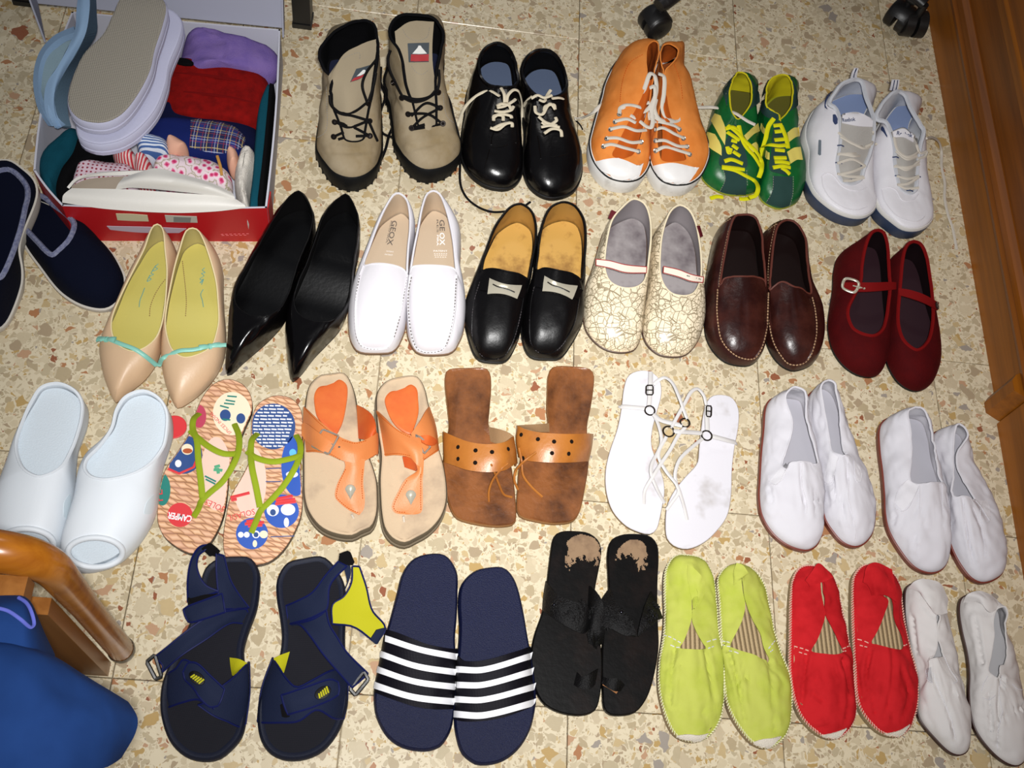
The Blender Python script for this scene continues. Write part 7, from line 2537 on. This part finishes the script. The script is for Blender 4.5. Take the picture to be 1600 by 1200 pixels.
sh.cr = ct
stitch(sh, '815,103 900,101 1000,99 / 820,110 900,109 985,108', M('faint_print', 'd06a6a', 0.6), 0.006, 0.0005, name='faint_print_lines')


def soft(name, mat, outline, zt, zb_, **kw):
    return name, mat, outline, zt, zb_, kw


def cloth_mat(name, kind):
    k = NT(name)
    v = k.co.outputs['Object']
    b_ = k.b
    b_.inputs['Roughness'].default_value = 0.9
    sx = k.n('SeparateXYZ', ins={0: v})

    def band(o, sc, w_, ph=0.0):
        f = k.math('FRACT', k.math('ADD', k.math('MULTIPLY', o, sc), ph))
        return k.math('LESS_THAN', f, w_)
    if kind == 'plaid':
        col = lin('1c2c74') + (1,)
        col = k.mix(k.math('MULTIPLY', band(sx.outputs[0], 40, 0.45), 0.6), col, lin('15183c') + (1,))
        col = k.mix(k.math('MULTIPLY', band(sx.outputs[1], 40, 0.45), 0.6), col, lin('0e1230') + (1,))
        for sc, w_, ph, cc in ((58, 0.07, 0.2, 'b8a46a'), (58, 0.06, 0.7, '8a2a34'), (58, 0.05, 0.45, 'a8b0cc')):
            col = k.mix(k.math('MULTIPLY', band(sx.outputs[0], sc, w_, ph), 0.8), col, lin(cc) + (1,))
            col = k.mix(k.math('MULTIPLY', band(sx.outputs[1], sc, w_, ph), 0.8), col, lin(cc) + (1,))
    elif kind == 'dots':
        vo = k.n('TexVoronoi', feature='F1', voronoi_dimensions='2D', ins={'Scale': 150.0, 'Vector': v, 'Randomness': 0.15})
        col = k.mix(k.ramp(vo.outputs['Distance'], [(0.22, 1.0), (0.28, 0.0)]), lin('d4bcc6') + (1,), lin('8c2438') + (1,))
    elif kind == 'floral':
        vo = k.n('TexVoronoi', feature='F1', voronoi_dimensions='2D', ins={'Scale': 75.0, 'Vector': v, 'Randomness': 1.0})
        n_ = k.noise(80, 4, 0.7)
        a = k.ramp(k.math('ADD', vo.outputs['Distance'], k.math('MULTIPLY', n_, 0.6)), [(0.40, 'b8285c'), (0.52, 'd86a94'), (0.62, 'e0ccd2'), (0.8, 'dccace'), (0.9, '8d8a5c'), (0.95, 'd8c6cc')])
        col = a
    elif kind.startswith('stripe'):
        c1_, c2_ = ('c0303c', 'dcc8c4') if kind == 'stripe_red' else ('3a5c96', 'ccd4e0')
        col = k.mix(band(sx.outputs[0] if kind == 'stripe_red' else sx.outputs[1], 210, 0.5), lin(c1_) + (1,), lin(c2_) + (1,))
    if not isinstance(col, bpy.types.NodeSocket):
        b_.inputs['Base Color'].default_value = col
    else:
        k.set(b_.inputs['Base Color'], col)
    k.bump(k.noise(400, 2), 0.3, 0.001)
    return k.m


G_BOX = 'slippers and soft things inside the shoe box'
c = Crop(0, 0, 3)
c.dz = 2.2
M_PURP = M('lilac_plush', '7c66a2', 0.95, bump=(500, 0.5), var=('6e5a9c', 40, 0.4, 0.7))
M_REDK = M('dark_red_knit', '840e0b', 0.95, bump=(700, 0.4), var=('680a09', 60, 0.4, 0.7))
M_NAVK = M('navy_knit', '0b1030', 0.95, bump=(500, 0.4))
M_BLUK = M('royal_blue_felt', '14205a', 0.95, bump=(500, 0.4))
M_TEAL = M('teal_felt', '0c4352', 0.95, bump=(400, 0.4))
M_BLKF = M('black_felt', '070709', 0.95, bump=(400, 0.3))
M_FLUF = M('white_fluffy_fleece', 'd6d0c6', 0.98, bump=(500, 1.0))
M_SKIN = M('doll_skin_cloth', 'd8a68e', 0.85)
blob('plush_cloth', 'lilac plush cloth bunched along the back of the shoe box', 'cloth', G_BOX, c,
     "870,100 835,170 830,250 900,300 | 1000,110 1180,150 1300,185 1300,260 1240,300 1050,290", 11.5, 3, M_PURP, 2.2, (0.008, 26))
s = blob('knitted_slipper', 'dark red knitted slipper lying below the lilac cloth', 'slipper', G_BOX, c,
         "790,250 760,330 745,430 790,500 900,530 | 950,258 1130,262 1230,300 1262,370 1240,480 1190,540 1050,540", 10.2, 3.5, M_REDK, 2.6, (0.003, 30))
for q in ("800,345 950,352 1090,375 1240,400", "790,430 950,440 1090,460 1210,490"):
    b = MB()
    b.tube(spline(c.mix(q, s.bvh, 0.0004, 9), False, 8), 0.0022, 6)
    part('ribbed_seam', b, M('knit_seam_red', '6a0a0a', 0.95), s.root)  # darker red lines running across the knit
b = MB()
b.tube(spline(c.mix("820,300 840,288 880,292 900,305 870,305 840,300", s.bvh, 0.003, 10), False, 6), 0.0035, 8)
part('bow', b, M_BLKF, s.root)
blob('knitted_slipper', 'navy knitted slipper lying between the red slipper and the plaid slipper', 'slipper', G_BOX, c,
     "730,470 690,520 680,600 760,640 | 850,448 1000,458 1120,490 1200,560 1190,640 1000,630", 9.0, 2.5, M_NAVK, 2.4, (0.003, 30))
s = blob('plaid_slipper', 'royal blue slipper with plaid toe', 'slipper', G_BOX, c,
         "690,540 670,600 700,680 800,700 960,712 1070,720 | 780,520 900,522 1040,538 1120,570 1152,630 1130,700", 10.0, 2.5, M_BLUK, 2.6, (0.002, 30))
patch(s, "895,545 985,535 1075,550 1135,590 1150,640", "890,690 950,706 1010,716 1080,712 1135,690", cloth_mat('plaid_cloth', 'plaid'), 'plaid_toe', 0.0008, 0.0016, 18, 12)
# dark felt pieces along both sides
blob('felt_boot', 'teal and black felt boot pressed against the right side of the shoe box', 'slipper', G_BOX, c,
     "1255,365 1210,480 1190,640 1180,800 1165,960 1190,972 | 1275,362 1268,480 1248,700 1225,880 1212,958", 10.8, 1, M_TEAL, 4, (0.002, 30))
blob('felt_boot', 'black felt boot leg along the right wall of the shoe box', 'slipper', G_BOX, c,
     "1264,355 1250,500 1230,700 1206,900 1203,958 | 1284,365 1270,520 1253,740 1236,920 1228,955", 11.2, 1, M_BLKF, 4, (0.002, 30))
blob('felt_slipper', 'teal felt slipper with stitched edge in the left side of the shoe box', 'slipper', G_BOX, c,
     "340,570 260,620 180,690 165,760 195,860 240,890 | 370,590 350,680 290,760 250,850", 10.6, 1.5, M_TEAL, 3, (0.003, 30))
blob('felt_slipper', 'black felt slipper under the grey soled slippers in the shoe box', 'slipper', G_BOX, c,
     "350,610 280,720 245,830 250,890 300,912 | 440,640 520,660 560,700 450,730 360,780 320,870", 9.6, 1, M_BLKF, 3, (0.003, 30))
# rag doll
DG = 'rag doll lying in the shoe box'
s = blob('rag_doll', 'rag doll in polka dot and pink floral dress lying across the box contents', 'doll', G_BOX, c,
         "360,740 330,800 320,860 400,880 520,870 625,850 | 420,722 520,722 600,735 632,765 635,810", 11.2, 4, cloth_mat('polka_dot_cloth', 'dots'), 2.4, (0.003, 40))
blob('dress', None, None, None, c, "720,710 700,760 720,800 850,820 950,845 1060,850 | 800,695 920,700 1010,725 1072,770 1080,830", 11.4, 4, cloth_mat('pink_floral_cloth', 'floral'), 2.2, (0.004, 40), root=s.root)
blob('leg', None, None, None, c, "625,712 618,750 625,795 660,800 | 680,698 706,740 708,795", 11.9, 5, cloth_mat('red_striped_cloth', 'stripe_red'), 2.2, (0.002, 40), root=s.root)
blob('leg', None, None, None, c, "520,660 515,690 545,725 600,735 | 570,645 615,670 632,715", 11.6, 5, MATS.get('x') or bpy.data.materials['red_striped_cloth'], 2.2, (0.002, 40), root=s.root)
blob('sleeve', None, None, None, c, "640,620 630,650 650,690 720,695 780,692 | 700,606 760,612 785,640", 12.4, 6, cloth_mat('blue_striped_cloth', 'stripe_blue'), 2.2, (0.002, 40), root=s.root)
blob('hand', None, None, None, c, "785,622 770,655 780,690 820,695 865,672 | 825,618 860,635 873,655", 12.3, 6.5, M_SKIN, 2.1, (0, 1), root=s.root)
blob('hand', None, None, None, c, "1065,685 1056,710 1070,748 1095,750 | 1090,672 1110,685 1112,730", 11.8, 6, M_SKIN, 2.1, (0, 1), root=s.root)
b = MB()
b.tube(c.pts("1018,730,11.4 1032,775,11.6 1040,822,11.3"), 0.0022, 8, flat=0.5)
part('ribbon', b, M('ochre_ribbon', 'b8853c', 0.6), s.root)
blob('fleece_boot', 'white fluffy fleece boot edge rising along the right of the doll', 'slipper', G_BOX, c,
     "1150,645 1110,690 1090,760 1095,850 1120,920 1150,968 | 1185,660 1198,720 1175,800 1160,870 1166,950", 12.0, 3, M_FLUF, 2.2, (0.005, 90))
# white wedge slipper lying along the front
M_WED = M('white_slipper_leather', 'd6d3cc', 0.5, bump=(200, 0.1))
wt = thing('wedge_slipper', 'white wedge slipper lying on its side along the front of the shoe box', 'slipper', at(245, 310, HB), 0, G_BOX)
sheet(c, ["292,950,11.9 500,980,11.9 800,998,11.9 1000,992,11.9 1150,975,11.9", "296,915,12.8 500,930,13 800,955,13 1000,958,12.8 1152,966,12.2", "335,882,13.0 600,888,13.6 850,905,13.6 1020,918,13.2 1110,935,12.4"], M_WED, 'sole', wt, 30, 8, 0.012)
sheet(c, ["540,890,12.6 620,880,13.4 850,900,13.6 1000,918,13.2 1100,938,12.4", "555,860,13.6 640,840,15 820,850,15.6 980,880,14.6 1100,925,12.8", "580,830,13.4 660,805,14.8 730,788,15.2 850,815,15 1000,860,14 1090,905,12.8"], M_WED, 'upper', wt, 26, 10, 0.004)
sheet(c, ["325,885,12.4 360,845,13.2 450,815,13.6 600,802,13.8 680,800,14", "335,870,12.4 380,840,13 460,826,13.2 580,822,13.3 670,815,13.6"], M_WED, 'back_rim', wt, 20, 4, 0.004)
sheet(c, ["335,872,12.0 400,842,12.4 500,830,12.8 600,825,12.8", "335,885,12 420,885,12.2 500,888,12.4 570,888,12.6"], M('beige_slipper_lining', '9c8f80', 0.8), 'lining', wt, 16, 5, 0.003)

# grey soled slippers on top
M_GSOL = M('grey_ribbed_sole', '9c968a', 0.8, weave=(110, 0.9))
M_LIL = M('lilac_white_slipper', 'bfc0d6', 0.75, bump=(300, 0.1))
M_LBLU = M('light_blue_slipper', '86a2c0', 0.8, bump=(300, 0.15))
M_LBLUD = M('blue_grey_sole', '5d7486', 0.85, weave=(330, 0.4))
c = Crop(0, 0, 4)
c.dz = 2.2


def upturned(name, label, outline, z1, th, side, sole, rim, tilt=0.0):
    lp, _, _ = make_loop(c, outline, 40, z=z1)
    z1 -= c.dz
    t = thing(name, label, 'slipper', Vector(((lp.heel.x + lp.toe.x) / 2, (lp.heel.y + lp.toe.y) / 2, z1 * .01 - th)), 0, G_BOX)
    z = z1 * .01
    m = MB()
    rg = [(0.006, z - th), (0.0, z - th + 0.005), (0.0, z - th * 0.6), (0.002, z - th * .55), (0.0, z - th * 0.5), (0.0, z - 0.004), (0.003, z - 0.001)]
    slab(m, lp, [(o_, [(0, h_ + tilt), (1, h_)]) for o_, h_ in rg], 4)
    part('slipper_side', m, side, t)
    m = MB()
    slab(m, lp, [(o_, [(0, h_ + tilt), (1, h_)]) for o_, h_ in ((0.0022, z - 0.0015), (0.002, z), (0.0045, z + 0.001))], 6)
    part('sole', m, sole, t)
    return t


upturned('upturned_slipper', 'lilac white slipper lying sole upward under the grey one', "1010,60 850,120 700,300 560,480 480,640 470,790 500,868 600,905 700,897 | 1095,85 1145,150 1132,250 1062,420 1042,530 982,680 880,800 780,870", 14.6, 0.030, M_LIL, M_LIL, 0, 0.006)
upturned('upturned_slipper', 'grey ribbed slipper sole facing up on top of the shoe box pile', "890,-12 765,15 712,110 645,235 530,340 462,460 422,580 428,680 495,748 610,772 | 1000,5 1052,70 1030,190 980,330 950,450 880,580 785,700 700,755", 18.2, 0.030, M_LIL, M_GSOL, 0, 0.012)
# light blue pair leaning on edge at the left
bt = thing('blue_slipper', 'light blue slipper leaning on edge beside the grey soles', 'slipper', at(90, 150, HB), 0, G_BOX)
sheet(c, ["490,-40,20 478,60,20 465,200,19 370,400,16.5 292,520,14.6 275,640,13.2 300,740,12 345,792,11", "520,-40,20.6 520,60,20.4 500,200,19.6 430,350,17.2 360,480,15.4 335,600,14 350,720,12.6 390,795,11.4", "560,-40,20.4 560,60,20.2 535,210,19.2 470,340,17 400,460,15 350,560,14 345,700,12.6 370,795,11.2"], M_LBLU, 'slipper_side', bt, 30, 8, 0.010)
sheet(c, ["560,-40,20 560,60,19.8 535,210,18.8 475,340,16.6 410,440,14.6 355,560,13.4 350,700,12 375,790,10.8", "600,-40,15 605,100,15 605,210,14.4 540,320,13 480,420,12 430,560,11.2 425,700,10.6 445,790,10.2"], M_LBLUD, 'sole', bt, 26, 6, 0.006)
bt = thing('blue_slipper', 'light blue slipper outermost at the left rim of the shoe box', 'slipper', at(75, 140, HB), 0, G_BOX)
sheet(c, ["460,165,16.4 340,220,15 255,310,13.8 215,420,12.8 208,540,12 240,690,11.4 300,785,10.6", "470,200,16.8 370,240,15.6 285,320,14.4 245,420,13.4 240,540,12.6 265,690,12 325,790,11.2"], M_LBLU, 'slipper_side', bt, 26, 6, 0.010)
sheet(c, ["470,175,16.2 370,240,15 285,330,13.8 248,440,12.8 255,560,12.2 285,660,11.8", "470,220,14.8 420,300,14 370,400,13.2 320,470,12.4 285,560,11.8 285,640,11.6"], M('grey_blue_lining', '7f95a0', 0.9, bump=(300, 0.4)), 'upper', bt, 22, 6, 0.004)

# ================================================================ wooden chair with blue cloth in the near left corner
M_CHW = wood('golden_chair_wood', 'a8671c', '86490f', 'X', 0.8, 0.25)
M_CHW2 = wood('chair_leg_wood', '94602c', '774618', 'Z', 0.8, 0.3)
M_GLIDE = M('worn_metal_glide', '6c675e', 0.4, metal=0.7, bump=(200, 0.5))
M_BCLO = M('blue_cotton_cloth', '1c3a70', 0.9, weave=(500, 0.15), var=('163060', 8, 0.4, 0.7))
M_BSEAM = M('lilac_seam', '5a62b4', 0.8)
c = Crop(0, 820, 3.157)
ch = thing('wooden_chair', 'golden wooden chair with rounded rail and straight leg in the near left corner', 'chair', at(200, 1028, 0))
foot = at(192, 1018, 0)
zr = 0.435
ry = at(0, 862, zr).y
R_ = 0.048
path = [Vector((foot.x, foot.y, z)) for z in (0.012, 0.12, 0.24, 0.34)]
for k in range(9):
    a = math.pi / 2 * k / 8
    x = foot.x - R_ * (1 - math.cos(a))
    z = zr - R_ + R_ * math.sin(a)
    path.append(Vector((x, foot.y + (ry - foot.y) * (k / 8) ** 1.5 * 0.5, z)))
for k in (1, 2, 3, 4):
    path.append(Vector((foot.x - R_ - 0.05 * k, foot.y + (ry - foot.y) * min(1, 0.5 + 0.25 * k), zr + 0.001 * k)))
path.append(Vector((foot.x - 0.5, ry, zr + 0.004)))
b = MB()
P = resample(path, 70)
P = [sum((P[min(max(k + d, 0), 69)] for d in (-2, -1, 0, 1, 2)), Vector()) / 5 if 2 < k < 67 else P[k] for k in range(70)]
b.tube(P, lambda f: 0.0160 + 0.0050 * min(1, max(0, (f - 0.25) * 4)), 18, up=Vector((0, 1, 0.0)))
part('rail', b, M_CHW, ch)
b = MB()
rows = [[Vector((foot.x + r * math.cos(a), foot.y + r * math.sin(a), z)) for a in [2 * math.pi * k / 20 for k in range(20)]] for r, z in ((0.012, 0), (0.0165, 0.003), (0.0175, 0.012), (0.0165, 0.017))]
b.grid(rows, True)
b.poly(rows[0][::-1])
part('foot_glide', b, M_GLIDE, ch)
# inner lower frame: panel and rung seen behind the leg
pa, pb = at(178, 1078, 0), at(52, 925, 0.22)
m = MB()
x1, y1 = foot.x - 0.012, foot.y - 0.018
m.box((x1 - 0.13, y1 - 0.006, 0.16), 0.26, 0.018, 0.32)
part('side_panel', m, M_CHW2, ch, sharp=30)
m = MB()
for dz in (0.06, 0.10, 0.27):
    m.box((x1 - 0.13, y1 + 0.006, dz), 0.24, 0.008, 0.012)
part('panel_moulding', m, M_CHW, ch, sharp=30)
m = MB()
q = at(40, 930, 0.40)
m.tube([Vector((foot.x - 0.085, foot.y + 0.012, 0.30)), Vector((foot.x - 0.085, foot.y + 0.012, 0.43))], 0.020, 16)
part('spindle', m, M_CHW2, ch)
m = MB()
m.box((foot.x - 0.16, foot.y - 0.20, 0.405), 0.30, 0.36, 0.025)
part('seat', m, M_CHW2, ch, sharp=30)
cl = thing('blue_cloth', 'plain blue cotton cloth draped over the wooden chair seat', 'cloth', at(60, 1120, 0.43))
sheet(c, ["-40,352,44 60,348,44 115,352,44 155,385,43 185,450,41.5 225,545,40 272,640,38", "-50,420,47 60,400,47 120,420,47 160,470,46 200,540,44 235,620,42 270,690,40", "-60,560,47.5 60,560,47.5 120,580,47.3 180,640,46 220,680,44 250,720,42 280,760,40", "-60,800,46 60,800,46 150,800,46 200,800,44 240,800,42 270,800,40 290,800,39"], M_BCLO, 'cloth_back', cl, 36, 20, 0.004, wr=(0.003, 14))
sheet(c, ["-60,560,46.6 60,575,46.4 180,610,46 290,660,45 400,730,44 540,815,42.5 630,870,40.5", "-60,590,48.6 60,605,48.4 180,640,48 290,690,47 400,760,46 540,835,44 655,905,41", "-60,700,50 60,720,50 180,760,49.6 290,810,48.6 400,850,47.4 540,890,45.4 675,945,41.5", "-60,900,50.5 100,900,50.5 250,900,50 350,920,49 450,935,47.6 560,950,45.4 678,985,41.5", "-60,1100,50.5 120,1090,50.5 300,1060,49.6 430,1040,48 520,1035,46.4 590,1035,44.4 660,1045,41.5", "-60,1300,50.5 120,1300,50.5 300,1270,49.6 400,1240,48 480,1210,46.4 540,1190,44.4 600,1150,41"], M_BCLO, 'cloth_front', cl, 40, 34, 0.004, wr=(0.004, 12))
b = MB()
b.tube(spline(c.pts("-20,408,48.0 40,425,48.0 100,465,48.0 150,505,47.0 168,490,46.6 155,430,46.6 130,385,46.2 90,358,45.6"), False, 8), 0.0016, 6, flat=0.6)
part('seam', b, M_BSEAM, cl)
